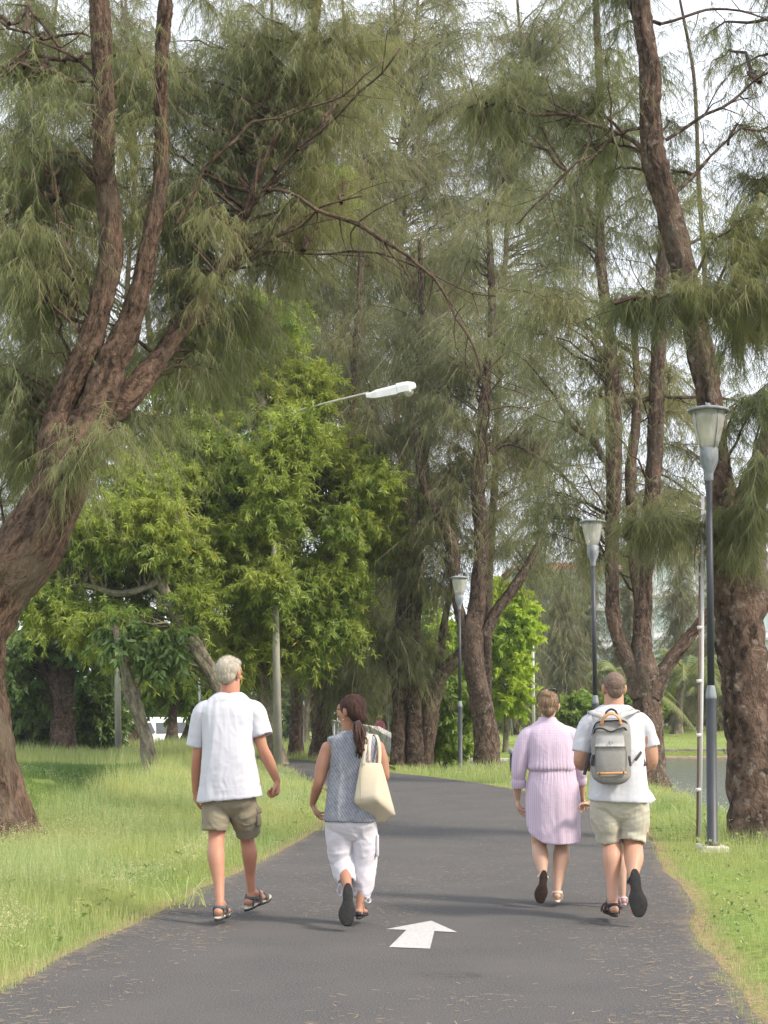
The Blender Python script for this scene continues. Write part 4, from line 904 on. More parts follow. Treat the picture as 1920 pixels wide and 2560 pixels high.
m2 = t.n('ShaderNodeMixShader'); m2.inputs[0].default_value = .42; t.l(b1.outputs[0], m2.inputs[1]); t.l(m1.outputs[0], m2.inputs[2])
m3 = t.n('ShaderNodeMixShader'); m3.inputs[0].default_value = .08; t.l(m2.outputs[0], m3.inputs[1]); t.l(b4.outputs[0], m3.inputs[2])
t.l(m3.outputs[0], t.out.inputs['Surface']); M['lglass'] = t.m

def lamp_post():
    r = thing('lamp_post', 'x', 'lamp post', (0, 0, 0), 'lamp posts along the path')
    def P_(name, prof, mat, parent=r, ns=28): return mk(name, *lathe(prof, (0, 0, 0), ns), mat, parent, base=(0, 0, 0))
    a = Acc(); a.add(*box((0, 0, .0), (.3, .3, .12), bev=.02)); a.out('concrete_base', M['concp'], r, base=(0, 0, 0))
    P_('lower_post', [(.075, .061), (.075, .09), (.056, .1), (.054, 1.58), (.053, 1.6)], M['post'])
    P_('collar', [(.0535, 1.585), (.06, 1.6), (.058, 1.63), (.04, 1.72), (.038, 1.73)], M['post_l'])
    P_('upper_post', [(.038, 1.7), (.036, 3.95)], M['post'])
    P_('lantern_cup', [(.036, 3.93), (.046, 3.95), (.045, 4.0), (.05, 4.03), (.092, 4.13), (.1, 4.17), (.1, 4.29), (.092, 4.3)], M['post_l'])
    g = P_('lantern_glass', [(.096, 4.3), (.125, 4.4), (.155, 4.52), (.172, 4.62), (.178, 4.7), (.172, 4.7), (.166, 4.62), (.149, 4.52), (.119, 4.4), (.09, 4.3)], M['lglass'], ns=32)
    for k in range(4):
        a0 = k * math.pi / 2 + .4
        p = np.array([[.1 * math.cos(a0), .1 * math.sin(a0), 4.29], [.13 * math.cos(a0), .13 * math.sin(a0), 4.4], [.158 * math.cos(a0), .158 * math.sin(a0), 4.52], [.18 * math.cos(a0), .18 * math.sin(a0), 4.7]])
        mk('rib', *tube(p, .006, 6), M['post_l'], r, base=(0, 0, 0))
    b = P_('bulb', [(.02, 4.3), (.03, 4.33), (.05, 4.38), (.052, 4.48), (.03, 4.56), (.012, 4.58)], M['bulb'], ns=16)
    for s in (-1, 1): mk('lamp_holder', *tube([[.06 * s, 0, 4.3], [.06 * s, 0, 4.6], [.05 * s, 0, 4.68]], .006, 6), M['bulb'], r, base=(0, 0, 0))
    P_('lantern_cap', [(.176, 4.70), (.22, 4.695), (.228, 4.705), (.222, 4.722), (.17, 4.74), (.1, 4.755), (.03, 4.765), (.02, 4.79), (.006, 4.8)], M['post_l'], ns=36)
    for k in range(3):
        a0 = k * 2.1; mk('cap_bolt', *lathe([(.008, 4.74), (.008, 4.785), (.004, 4.79)], (.09 * math.cos(a0), .09 * math.sin(a0), 0), 8), M['post_l'], r, base=(0, 0, 0))
    return r
def copy_tree(o, parent=None):
    c = o.copy(); SC.collection.objects.link(c)
    if parent is not None: c.parent = parent
    for ch in list(o.children): copy_tree(ch, c)
    return c
LP = [((1781, 2128), None, 'nearest lamp post, tall at the right verge with a pale concrete foot', (.0, .02)),
      ((1488, 1768), 25.4, 'lamp post rising behind the backpacker beside the forked tree', (-.004, .003)),
      ((1150, 1768), 36.0, 'lamp post standing in front of the stout leaning trunk', (-.006, .0)),
      ((757, 1768), 47.0, 'shaded dark lamp post between the man in white and the ponytailed woman', (0, .003)),
      ((578, 1768), 62.0, 'dark lamp post just above the head of the white haired man', (0, 0)),
      ((968, 1768), 63.0, 'grey lamp post tilting slightly beside the footbridge', (0, -.035))]
proto = lamp_post()
for i, (q, Y, lab, tl) in enumerate(LP):
    o = proto if i == 0 else copy_tree(proto)
    p = G(*q) if Y is None else P(q[0], 1768, Y)
    o.location = (p[0], p[1], Hg(p[0], p[1]) - (.0 if i == 0 else .03)); o['label'] = lab
    o.rotation_euler = (0, tl[1], i * .7); 
# white conduit pipe beside the nearest lamp
pb = G(1749, 2112); tp = P(1757, 1240, pb[1])
w = thing('conduit_pipe', 'thin white and brown pipe standing beside the nearest lamp post', 'pipe', pb)
mk('pipe', *tube([pb, pb * .5 + tp * .5 + [.01, 0, 0], tp], .02, 10), M['white_pipe'], w)
mk('cable', *tube([pb + [-.03, 0, 0], pb * .5 + tp * .5 + [-.025, 0, 0], tp * .8 + pb * .2 + [-.03, 0, 0]], .011, 8), M['rust_pipe'], w)
for k in range(7):
    q = pb * (1 - k / 6.5) + tp * k / 6.5; mk('clamp', *tube([q + [-.015, 0, -.02], q + [-.015, 0, .02]], [(.036, .024)] * 2, 10), M['white_pipe'], w)
# tall street light in the acacia
sb = P(697, 1768, 38.4); sb = np.array([sb[0], sb[1], Hg(sb[0], sb[1]) - .05])
s = thing('street_light', 'tall concrete street light with a long arm reaching over the path', 'street light', sb)
top = P(680, 1055, 38.4)
mk('pole', *tube([sb, sb * .5 + top * .5, top], [.12, .085, .055], 16), M['conc'], s)
a0, a1, a2 = P(682, 1075, 38.4), P(800, 1012, 38.2), P(922, 982, 38.)
mk('arm', *tube(catmull([a0, P(730, 1035, 38.4), a1, a2], n=6), .032, 10), M['conc'], s)
def lamphead(c0, c1, sc=1.):
    d = unit(c1 - c0); L = np.linalg.norm(c1 - c0); up = np.cross(np.cross(d, [0, 0, 1.]), d); up = unit(up); sdv = np.cross(d, up)
    V = []; 
    prof = [(0, .06, .05, -.05), (.12, .09, .07, -.1), (.2, .11, .1, -.12), (.6, .14, .13, -.13), (.62, .15, .16, -.11), (.85, .15, .16, -.1), (.97, .11, .11, -.06), (1.0, .07, .07, -.02)]
    for t_, hw, zt, zb in prof:
        c = c0 + d * L * t_
        for x, z in ((-1, zb), (-1, zt * .4), (-.6, zt), (.6, zt), (1, zt * .4), (1, zb)): V.append(c + sdv * hw * x + up * z)
    Fq = ringfaces(len(prof), 6); n = len(prof) * 6
    return np.array(V), [Fq, np.array([[0, 1, 2], [0, 2, 3], [0, 3, 4], [0, 4, 5]]), np.array([[5, 4, 3], [5, 3, 2], [5, 2, 1], [5, 1, 0]]) + n - 6]
h0, h1 = P(915, 990, 38.), P(1040, 966, 38.)
mk('lamp_head', *lamphead(h0, h1), M['white_met'], s, smooth=False)
dd_ = unit(h1 - h0); c = h0 + (h1 - h0) * .84
mk('diffuser', *tube([c - [0, 0, .1], c - [0, 0, .17], c - [0, 0, .22]], [(.15, .2), (.13, .17), (.05, .08)], 16), M['lglass'], s)
# slim poles
def pole(label, px, Y, pyt, r, mat, lean=0, name='pole', band=False, pyb=None):
    b = P(px, 1768, Y); b = np.array([b[0], b[1], Hg(b[0], b[1]) - .05]); tp = P(px + lean, pyt, Y)
    o = thing(name, label, 'pole', b); mk('shaft', *tube([b, b * .5 + tp * .5, tp], [r, r * .9, r * .75], 12), mat, o)
    mk('cap', *lathe([(r * .8, 0), (r * .9, .03), (r * .3, .07)], tp, 10), M['roof_red'] if band else mat, o)
    if band: q = b * .4 + tp * .6; mk('band', *tube([q, q + [0, 0, .12]], r * .95, 12), M['leaf_band'], o)
M['leaf_band'] = plain('green_tape', (0.1, 0.3, 0.1), .5)
pole('slim white pole with a red tip behind the woman in lilac', 1334, 74, 1512, .075, M['white_met'], -3, band=True)
pole('pale concrete pole right of the dark shrub', 299, 48, 1560, .115, M['conc'], -7, 'concrete_pole')
pole('distant pale pole seen between the fig trunk and the dark shrub', 207, 66, 1600, .07, M['conc'], -2, 'concrete_pole')
pole('thin white pole left of the leaning acacia trunk', 506, 60, 1660, .055, M['white_met'], -10)
pole('thin white pole above the hair of the man in white', 592, 64, 1580, .05, M['white_met'], -3)
pole('thin grey pole on the far bank, left one of the close pair', 1270, 82, 1690, .05, M['post_l'], -6)
pole('thin grey pole on the far bank, right one of the close pair', 1280, 82, 1690, .05, M['post_l'], -12)
# litter bin
bb = P(1293, 1768, 33); bb[2] = Hg(bb[0], bb[1]) - .03
lb = thing('litter_bin', 'dark grey park litter bin with rounded top left of the lilac dress', 'bin', bb)
a = Acc(); a.add(*box(bb + [0, 0, .26], (.34, .34, .5), bev=.05)); a.out('bin_body', M['post'], lb)
a = Acc(); a.add(*box(bb + [0, 0, .56], (.4, .4, .12), bev=.055)); a.out('bin_lid', M['post_l'], lb)
bq = P(1277, 1768, 42); bq[2] = Hg(bq[0], bq[1])
wb = thing('marker_post', 'small banded white post left of the litter bin', 'post', bq)
mk('post_body', *lathe([(.1, 0), (.1, .3), (.07, .32), (.07, .46), (.09, .48), (.09, .54), (.04, .62)], bq, 12), M['white_met'], wb)
# vehicles
M['carw'] = plain('white_car_paint', (0.72, 0.73, 0.74), .25, var=.04, scale=2, spec=.6)
M['cars'] = plain('silver_car_paint', (0.45, 0.47, 0.5), .3, var=.05, scale=2, spec=.6)
M['tyre'] = plain('tyre_rubber', (0.02, 0.02, 0.02), .8); M['rim'] = plain('wheel_rim', (0.4, 0.4, 0.42), .3, metal=.8)
M['cglass'] = plain('car_window', (0.03, 0.04, 0.045), .06, spec=.7); M['head'] = plain('headlight_glass', (0.7, 0.72, 0.75), .1, spec=.8)
M['tail'] = plain('red_tail_light', (0.45, 0.02, 0.02), .2)
def vehicle(label, px, Y, yaw, prof, W, L, mat, glass, wheels, name, z=None):
    b = P(px, 1768, Y); b[2] = Hg(b[0], b[1]) + .03 if z is None else z
    o = thing(name, label, 'van' if 'van' in name else 'car', b); o.rotation_euler = (0, 0, yaw)
    n = len(prof); zc = sum(p[1] for p in prof) / n; V = []
    for s, k in ((-1, 1.), (1, 1.)):
        for x, z_ in prof: 
            ins = .5 - .11 * max(0, (z_ - .95)) / .6
            V.append([x * L, s * W * ins, z_])
    V = np.array(V); j = np.arange(n); j2 = (j + 1) % n
    bm = __import__('bmesh').new(); vs = [bm.verts.new(v) for v in V]
    bm.faces.new(vs[:n][::-1]); bm.faces.new(vs[n:])
    for a_, c_ in zip(j, j2): bm.faces.new([vs[a_], vs[c_], vs[c_ + n], vs[a_ + n]])
    __import__('bmesh').ops.bevel(bm, geom=bm.edges[:], offset=.06, segments=2, affect='EDGES')
    __import__('bmesh').ops.recalc_face_normals(bm, faces=bm.faces[:])
    me = bpy.data.meshes.new('body'); bm.to_mesh(me); bm.free(); me.materials.append(mat)
    for f in me.polygons: f.use_smooth = False
    bo = bpy.data.objects.new('body', me); link(bo); bo.parent = o
    for (x0, x1, z0, z1, sl) in glass:
        for s in (-1, 1):
            yy = [s * (W * (.5 - .11 * max(0, (zz - .95)) / .6) + .012) for zz in (z0, z1)]
            q = np.array([[x0 * L, yy[0], z0], [x1 * L, yy[0], z0], [(x1 - sl) * L, yy[1], z1], [(x0 + sl * .4) * L, yy[1], z1]]); q2 = q * [1, .98, 1]
            mk('side_window', np.vstack([q, q2]), [np.array([[0, 1, 2, 3], [4, 7, 6, 5], [0, 4, 5, 1], [1, 5, 6, 2], [2, 6, 7, 3], [3, 7, 4, 0]])], M['cglass'], o, base=(0, 0, 0), smooth=False)
    # front and rear screens follow the profile
    for nm, (ia, ib) in (('windscreen', wheels['ws']), ('rear_window', wheels['rw'])):
        a_, c_ = np.array(prof[ia]), np.array(prof[ib]); a2 = a_ * .85 + c_ * .15; c2 = a_ * .12 + c_ * .88
        nrm = np.array([-(c_ - a_)[1], (c_ - a_)[0] * L]); 
        dirx = math.copysign(.02, (a_ + c_)[0])
        hw = W * .4
        q = np.array([[a2[0] * L + dirx, -hw, a2[1] + .02], [a2[0] * L + dirx, hw, a2[1] + .02], [c2[0] * L + dirx, hw * .92, c2[1] + .02], [c2[0] * L + dirx, -hw * .92, c2[1] + .02]])
        mk(nm, np.vstack([q, q - [dirx * .9, 0, .018]]), [np.array([[0, 1, 2, 3], [4, 7, 6, 5], [0, 4, 5, 1], [1, 5, 6, 2], [2, 6, 7, 3], [3, 7, 4, 0]])], M['cglass'], o, base=(0, 0, 0), smooth=False)
    R = wheels['r']
    for x in wheels['x']:
        for s in (-1, 1):
            c = np.array([x * L, s * (W / 2 - .08), R])
            wh = mk('wheel', *tube([c - [0, .11, 0], c - [0, .09, 0], c + [0, .09, 0], c + [0, .11, 0]], [R * .9, R, R, R * .9], 20), M['tyre'], o, base=(0, 0, 0))
            mk('rim', *tube([c + [0, s * .1, 0], c + [0, s * .122, 0]], [R * .62, R * .5], 12), M['rim'], wh, base=(0, 0, 0))
    for s in (-1, 1):
        a = Acc(); a.add(*box((.5 * L - .03, s * W * .36, wheels['hl']), (.1, .34, .17), bev=.03)); a.out('headlight', M['head'], o, base=(0, 0, 0))
        a = Acc(); a.add(*box((-.5 * L + .03, s * W * .4, wheels['hl'] + .1), (.1, .2, .26), bev=.03)); a.out('tail_light', M['tail'], o, base=(0, 0, 0))
        a = Acc(); a.add(*box((.2 * L, s * (W * .5 + .1), wheels['hl'] + .38), (.1, .18, .13), bev=.03)); a.out('mirror', mat, o, base=(0, 0, 0))
    a = Acc(); a.add(*box((.5 * L, 0, .42), (.12, W * .92, .2), bev=.04)); a.add(*box((-.5 * L, 0, .42), (.12, W * .92, .2), bev=.04)); a.out('bumper', M['post'], o, base=(0, 0, 0))
carp = [(-.49, .35), (-.5, .75), (-.46, .98), (-.36, 1.02), (-.22, 1.44), (.04, 1.46), (.22, 1.0), (.44, .86), (.5, .68), (.49, .35)]
vanp = [(-.49, .4), (-.5, 1.0), (-.49, 2.0), (-.46, 2.22), (.1, 2.24), (.24, 2.12), (.38, 1.28), (.48, 1.1), (.5, .8), (.49, .4)]
cw = {'ws': (6, 5), 'rw': (3, 4), 'r': .33, 'x': (-.3, .31), 'hl': .68}
vw = {'ws': (6, 5), 'rw': (1, 2), 'r': .36, 'x': (-.3, .33), 'hl': .78}
cg = [(-.2, .0, .98, 1.36, .03), (.0, .17, .98, 1.36, .09)]
vg = [(-.44, -.2, 1.25, 1.9, .0), (-.18, .08, 1.25, 1.9, .0), (.1, .33, 1.25, 1.9, .1)]
vehicle('white high roofed minivan parked behind the small crooked tree', 392, 96, -2.5, vanp, 1.95, 5.2, M['carw'], vg, vw, 'parked_van')
vehicle('white car half hidden right of the thin straight trunk', 452, 98, -1.9, carp, 1.78, 4.4, M['carw'], cg, cw, 'parked_car')
vehicle('white car parked left of the crooked trunk', 322, 97, -2.0, carp, 1.78, 4.4, M['carw'], cg, cw, 'parked_car')
vehicle('silver car behind the far bank left of the white pipe', 1742, 106, 3.0, carp, 1.78, 4.4, M['cars'], cg, cw, 'parked_car', z=-.42)
vehicle('white car roof behind the far bank right of the nearest lamp post', 1835, 106, 3.1, carp, 1.78, 4.4, M['carw'], cg, cw, 'parked_car', z=-.5)
# ------------------------------------------------------------------ people: one continuous body each, clothing as parts
def skin_mat(name, base, red=(0.62, 0.25, 0.18)):
    t = NT(name); g = t.obj(); n = t.noise(g, 9, 4); f = t.noise(g, 60, 3)
    c = t.ramp(n, [(0.3, tuple(x * .86 for x in base)), (0.7, base)]); c = t.mix(t.rng(t.noise(g, 3.5, 3), .5, .7, 0, .45), c, red)
    return t.pbr(c, .5, t.bump(f, .15, .002), 0, .35, sss=.25)
M['skin_a'] = skin_mat('skin_sunburnt', (0.43, 0.215, 0.135), (0.45, 0.15, 0.11)); M['skin_b'] = skin_mat('skin_tanned', (0.38, 0.195, 0.125), (0.38, 0.145, 0.095))
M['skin_c'] = skin_mat('skin_pale', (0.52, 0.33, 0.235), (0.5, 0.25, 0.18)); M['skin_d'] = skin_mat('skin_warm', (0.46, 0.255, 0.17), (0.46, 0.19, 0.13))
def cloth(name, col, rough=.85, weave=900, wb=.12, var=.06, trans=.12):
    t = NT(name); g = t.obj(); n = t.noise(g, 5, 3); w = t.noise(g, weave, 2)
    c = t.ramp(n, [(0.3, tuple(x * (1 - var) for x in col)), (0.7, col)])
    wr = t.noise(g, 13, 3, .5, 1.0)
    h = t.math('ADD', t.math('MULTIPLY', wr, 1.0), t.math('MULTIPLY', w, wb))
    return t.pbr(c, rough, t.bump(h, .3, .008), 0, .2, trans=c if trans else None, tw=trans, sheen=.1)
M['tee_a'] = cloth('white_cotton', (0.60, 0.60, 0.66)); M['tee_b'] = cloth('white_jersey', (0.62, 0.62, 0.66)); M['khaki'] = cloth('khaki_cotton', (0.22, 0.19, 0.135), trans=0)
M['stone_c'] = cloth('pale_stone_cotton', (0.42, 0.395, 0.315), trans=0); M['white_l'] = cloth('white_linen', (0.62, 0.60, 0.64)); M['canvas'] = cloth('cream_canvas', (0.50, 0.44, 0.325), weave=500, wb=.3, trans=0)
M['white_d'] = cloth('white_child_cotton', (0.62, 0.63, 0.69)); M['pocket'] = M['khaki']
M['inside'] = plain('dark_fabric_lining', (0.05, 0.045, 0.04), .9)
def weave_mat():
    t = NT('woven_blue_grey'); g = t.obj(); s = t.xyz(g); k = 2 * math.pi / .0135
    a = t.math('SINE', t.math('MULTIPLY', t.math('ADD', s[0], t.math('MULTIPLY', s[2], .55)), k)); b = t.math('SINE', t.math('MULTIPLY', t.math('SUBTRACT', s[2], t.math('MULTIPLY', s[0], .35)), k * .9))
    p = t.math('MULTIPLY', a, b); n = t.noise(g, 40, 3)
    p2 = t.math('ADD', p, t.math('MULTIPLY', n, .8))
    c = t.ramp(t.rng(p2, -.5, 1.1), [(0.3, (0.05, 0.058, 0.085)), (0.5, (0.13, 0.145, 0.185)), (0.66, (0.4, 0.41, 0.44))])
    big = t.noise(g, 14, 3, .5, 1.5)
    return t.pbr(c, .8, t.bump(t.math('ADD', t.math('MULTIPLY', big, 1.0), t.math('MULTIPLY', p, .08)), .4, .012), 0, .2, trans=c, tw=.08)
M['weave'] = weave_mat()
def stripe_mat(name, yz):
    t = NT(name); g = t.obj(); s = t.xyz(g); wob = t.math('MULTIPLY', t.noise(g, 6, 2), .012)
    sx = t.math('SINE', t.math('MULTIPLY', t.math('ADD', s[0], wob), 2 * math.pi / .0145)); sz = t.math('SINE', t.math('MULTIPLY', s[2], 2 * math.pi / .0125))
    k = t.math('GREATER_THAN', s[2], yz); k2 = t.math('LESS_THAN', t.math('ABSOLUTE', t.math('ADD', s[0], .0)), .185)
    k = t.math('MULTIPLY', k, k2)
    st = t.math('ADD', t.math('MULTIPLY', sx, t.math('SUBTRACT', 1.0, k)), t.math('MULTIPLY', sz, k))
    c = t.ramp(t.rng(st, -1, 1), [(0.35, (0.55, 0.43, 0.54)), (0.65, (0.61, 0.515, 0.625))])
    wr = t.noise(g, 20, 3, .5, 1.5)
    return t.pbr(c, .85, t.bump(wr, .3, .01), 0, .2, trans=c, tw=.12, sheen=.1)
def hair_mat(name, a, b, rough=.45, sc=(60, 60, 6)):
    t = NT(name); g = t.obj(); n = t.noise(g, 1.6, 5, .7, sc=sc); f = t.noise(g, 3.2, 3, sc=sc)
    return t.pbr(t.ramp(n, [(0.32, a), (0.68, b)]), rough, t.bump(t.math('ADD', n, f), .9, .006), 0, .45)
M['hair_white'] = hair_mat('white_hair', (0.36, 0.31, 0.24), (0.62, 0.57, 0.47)); M['hair_brown'] = hair_mat('dark_brown_hair', (0.012, 0.005, 0.003), (0.085, 0.032, 0.02), .7)
M['hair_blond'] = hair_mat('light_brown_hair', (0.13, 0.08, 0.045), (0.42, 0.28, 0.16)); M['hair_crop'] = hair_mat('cropped_brown_hair', (0.10, 0.065, 0.045), (0.2, 0.135, 0.1), .7, (30, 30, 30))
M['rubber'] = plain('black_rubber', (0.018, 0.018, 0.018), .75, var=.3, scale=40, bump=.3); M['brown_sole'] = plain('brown_rubber', (0.05, 0.03, 0.02), .7, var=.4, scale=14)
M['strap_b'] = plain('blue_grey_webbing', (0.085, 0.095, 0.105), .8, var=.2, scale=60); M['strap_k'] = plain('black_webbing', (0.03, 0.03, 0.036), .8); M['strap_s'] = plain('beige_strap', (0.6, 0.48, 0.4), .6)
M['strap_p'] = plain('pink_strap', (0.62, 0.45, 0.5), .6); M['midsole'] = plain('cream_midsole', (0.42, 0.39, 0.32), .7); M['eye'] = plain('eye_white', (0.3, 0.27, 0.25), .3)

def ellips(c, r, R=None, nu=20, nv=14):
    th = np.arange(nu) * 2 * math.pi / nu; ph = np.linspace(0, math.pi, nv + 2)[1:-1]
    V = [[math.sin(p) * math.cos(t_), math.sin(p) * math.sin(t_), math.cos(p)] for p in ph[::-1] for t_ in th]
    V = np.array(V + [[0, 0, -1], [0, 0, 1]]) * np.asarray(r, float)
    j = np.arange(nu); j2 = (j + 1) % nu; a = nv * nu
    Fs = [ringfaces(nv, nu), np.vstack([np.stack([np.full(nu, a), j2, j], 1), np.stack([np.full(nu, a + 1), j + (nv - 1) * nu, j2 + (nv - 1) * nu], 1)])]
    if R is not None: V = V @ np.asarray(R).T
    return V + np.asarray(c, float), Fs
def loft(rings, ns=36, pw=2.3, sub=4, cap=True):
    """rings: (cx,cy,cz,rx,ry[,tiltx]) from top to bottom or bottom to top, superelliptic"""
    R = np.array([list(r) + [0] * (6 - len(r)) for r in rings], float)
    R = catmull(R, n=sub) if sub > 1 else R
    th = np.arange(ns) * 2 * math.pi / ns; c, s = np.cos(th), np.sin(th)
    ex = 2 / pw; ux = np.sign(c) * np.abs(c) ** ex; uy = np.sign(s) * np.abs(s) ** ex
    V = np.stack([R[:, 0:1] + R[:, 3:4] * ux, R[:, 1:2] + R[:, 4:5] * uy, R[:, 2:3] + R[:, 5:6] * R[:, 3:4] * ux], -1)
    if R[0, 2] > R[-1, 2]: V = V[::-1]
    n = len(R); V = V.reshape(-1, 3); Fs = [ringfaces(n, ns)]
    if cap:
        c0, c1 = V[:ns].mean(0), V[-ns:].mean(0); V = np.vstack([V, c0, c1]); a = n * ns; j = np.arange(ns); j2 = (j + 1) % ns
        Fs += [np.vstack([np.stack([np.full(ns, a), j2, j], 1), np.stack([np.full(ns, a + 1), j + (n - 1) * ns, j2 + (n - 1) * ns], 1)])]
    return V, Fs
def limb(pts, r, n=7, ns=18):
    q = catmull(np.hstack([np.asarray(pts, float), np.asarray(r, float)[:, None]]), n=n)
    a = Acc(); a.add(*tube(q[:, :3], np.maximum(q[:, 3], .002), ns))
    a.add(*ellips(q[0, :3], [q[0, 3]] * 3, nu=12, nv=8)); a.add(*ellips(q[-1, :3], [q[-1, 3]] * 3, nu=12, nv=8)); return a.arr()
def hollow(pts, r, depth=.05, wall=.012, ns=24):
    """sleeve / trouser leg: open at its far end"""
    q = catmull(np.hstack([np.asarray(pts, float), np.asarray(r, float)[:, None]]), n=8)
    d = unit(q[-2, :3] - q[-1, :3]); e = q[-1, :3]; re = q[-1, 3]
    P_ = np.vstack([q[:, :3], e + d * .004, e + d * depth * .5, e + d * depth]); R_ = np.concatenate([q[:, 3], [re - wall, re - wall, re - wall * 1.2]])
    T, N, B = frames(q[:, :3]); N = np.vstack([N, N[-1:], N[-1:], N[-1:]]); B = np.vstack([B, B[-1:], B[-1:], B[-1:]])
    th = np.arange(ns) * 2 * math.pi / ns; k = len(P_)
    V = P_[:, None] + R_[:, None, None] * (np.cos(th)[None, :, None] * N[:, None] + np.sin(th)[None, :, None] * B[:, None]); V = V.reshape(-1, 3)
    V = np.vstack([V, P_[0], P_[-1]]); a = k * ns; j = np.arange(ns); j2 = (j + 1) % ns
    return V, [ringfaces(k, ns), np.vstack([np.stack([np.full(ns, a), j2, j], 1), np.stack([np.full(ns, a + 1), j + (k - 1) * ns, j2 + (k - 1) * ns], 1)])]
def remesh(parts, vox, smooth=3):
    a = Acc()
    for p in parts: a.add(*p)
    V, Fs = a.arr(); o = mk('tmp', V, Fs, [], base=(0, 0, 0))
    m = o.modifiers.new('r', 'REMESH'); m.mode = 'VOXEL'; m.voxel_size = vox; m.adaptivity = 0
    if smooth: s = o.modifiers.new('s', 'SMOOTH'); s.iterations = smooth; s.factor = .5
    dg = bpy.context.evaluated_depsgraph_get(); ev = o.evaluated_get(dg); me = ev.to_mesh()
    V = np.empty(len(me.vertices) * 3, np.float32); me.vertices.foreach_get('co', V); V = V.reshape(-1, 3).astype(float)
    N = np.empty(len(me.vertices) * 3, np.float32); me.vertices.foreach_get('normal', N); N = N.reshape(-1, 3).astype(float)
    nl = len(me.loops); li = np.empty(nl, np.int32); me.loops.foreach_get('vertex_index', li)
    tot = np.empty(len(me.polygons), np.int32); me.polygons.foreach_get('loop_total', tot); st = np.empty(len(tot), np.int32); me.polygons.foreach_get('loop_start', st)
    Fs = []
    for k in np.unique(tot):
        w = np.where(tot == k)[0]; Fs.append(li[st[w][:, None] + np.arange(k)[None]])
    ev.to_mesh_clear(); me0 = o.data; bpy.data.objects.remove(o); bpy.data.meshes.remove(me0)
    return V, Fs, N
def folds(V, N, amp, seed, kind='drape', sc=1.0, mask=None):
    if kind == 'drape': q = V * np.array([25, 25, 3.6]) * sc
    elif kind == 'cross': q = V * np.array([8, 14, 26]) * sc
    else: q = V * np.array([15, 15, 15]) * sc
    q = q * .8 + (fbm(V * 4 + seed, 2, seed)[:, None] - .5) * 2.4
    v1 = vnoise(q, seed + 3) * .7 + vnoise(q * 2.1, seed + 4) * .3
    n1 = 1 - np.abs(v1 * 2 - 1) * 1.9
    n2 = vnoise(V * 7, seed + 9) - .5
    d = amp * (n1 * .62 + n2 * .8)
    if mask is not None: d = d * mask
    return V + N * d[:, None]

class Per:
    def __init__(s, Y0, base_px, label):
        s.Y = Y0; p = P(base_px, 1768, Y0); s.b = np.array([p[0], p[1], 0.0]); s.m = mpp(Y0)
        s.root = thing('person', label, 'person', s.b)
    def J(s, px, py, dy=0.): return P(px, py, s.Y + dy)
    def ring(s, px, py, rx, ry, dy=0., tilt=0.):
        c = P(px, py, s.Y + dy); return (c[0], c[1], c[2], rx * s.m, ry, tilt)
def head_parts(c, yaw, pitch=0., roll=0., k=1.0, female=False, wid=1.):
    R = rotz(yaw) @ rotx(pitch) @ roty(roll)
    S = lambda *v: np.array(v) * k
    def E(cc, r, R2=None): return ellips(c + R @ S(*cc), np.array(r) * k * [wid, 1, 1], R if R2 is None else R @ R2)
    parts = [E((0, -.012, .03), (.074, .094, .086)), E((0, .018, -.02), (.062, .072, .085)), E((0, .045, -.075), (.042, .04, .036)), E((0, .07, .035), (.052, .026, .03)),
             E((0, .088, -.012), (.012, .024, .03)), E((0, .1, -.024), (.017, .015, .012)), E((0, .078, -.052), (.024, .016, .008)), E((0, .074, -.063), (.021, .015, .008)),
             E((.038, .07, -.02), (.022, .018, .02)), E((-.038, .07, -.02), (.022, .018, .02)), E((.03, .082, .018), (.024, .009, .006)), E((-.03, .082, .018), (.024, .009, .006))]
    for s in (-1, 1):
        parts.append(E((s * .079 / wid, -.006, -.002), (.010, .019, .033), rotz(s * -.45) @ rotx(-.15)))
        parts.append(E((s * .083 / wid, -.014, .006), (.008, .012, .024), rotz(s * -.6)))
        parts.append(E((s * .077 / wid, 0.004, -.026), (.008, .009, .011)))
    eyes = [(c + R @ S(s * .03, .073, .002)) for s in (-1, 1)]
    return parts, R, eyes
def hair_cap(c, R, k, spec, seed, amp=.004, vox=.005):
    parts = [ellips(c + R @ (np.array(cc) * k), np.array(r) * k, R, 28, 20) for cc, r in spec]
    V, Fs, N = remesh(parts, vox, 2)
    L_ = (V - c) @ R
    q = np.stack([np.arctan2(L_[:, 0], -L_[:, 1]) * 9, L_[:, 2] * 14, L_[:, 1] * 6], 1)
    V = V + N * ((fbm(q * 1.6, 3, seed) - .5) * amp * 2.2)[:, None]
    if amp > .0025:                                   # loose strands lying over the cap
        rg = np.random.default_rng(seed); n = 2600; i = rg.integers(0, len(V), n); b = V[i]; nn = N[i]
        d = unit(np.array([0, 0, -1.]) * (.9 if amp < .0055 else 1.2) + (R @ np.array([0, -.5, 0])) + rg.normal(size=(n, 3)) * .35); d = unit(d - nn * (d * nn).sum(1, keepdims=True) + nn * rg.uniform(.02, .22, (n, 1)))
        s = unit(np.cross(d, nn)) * .0011; l = rg.uniform(.015, .04, (n, 1)); o = len(V)
        T_ = np.stack([b - s, b + s, b + d * l], 1).reshape(-1, 3); V = np.vstack([V, T_]); Fs = list(Fs) + [np.arange(3 * n).reshape(-1, 3) + o]
    return V, Fs
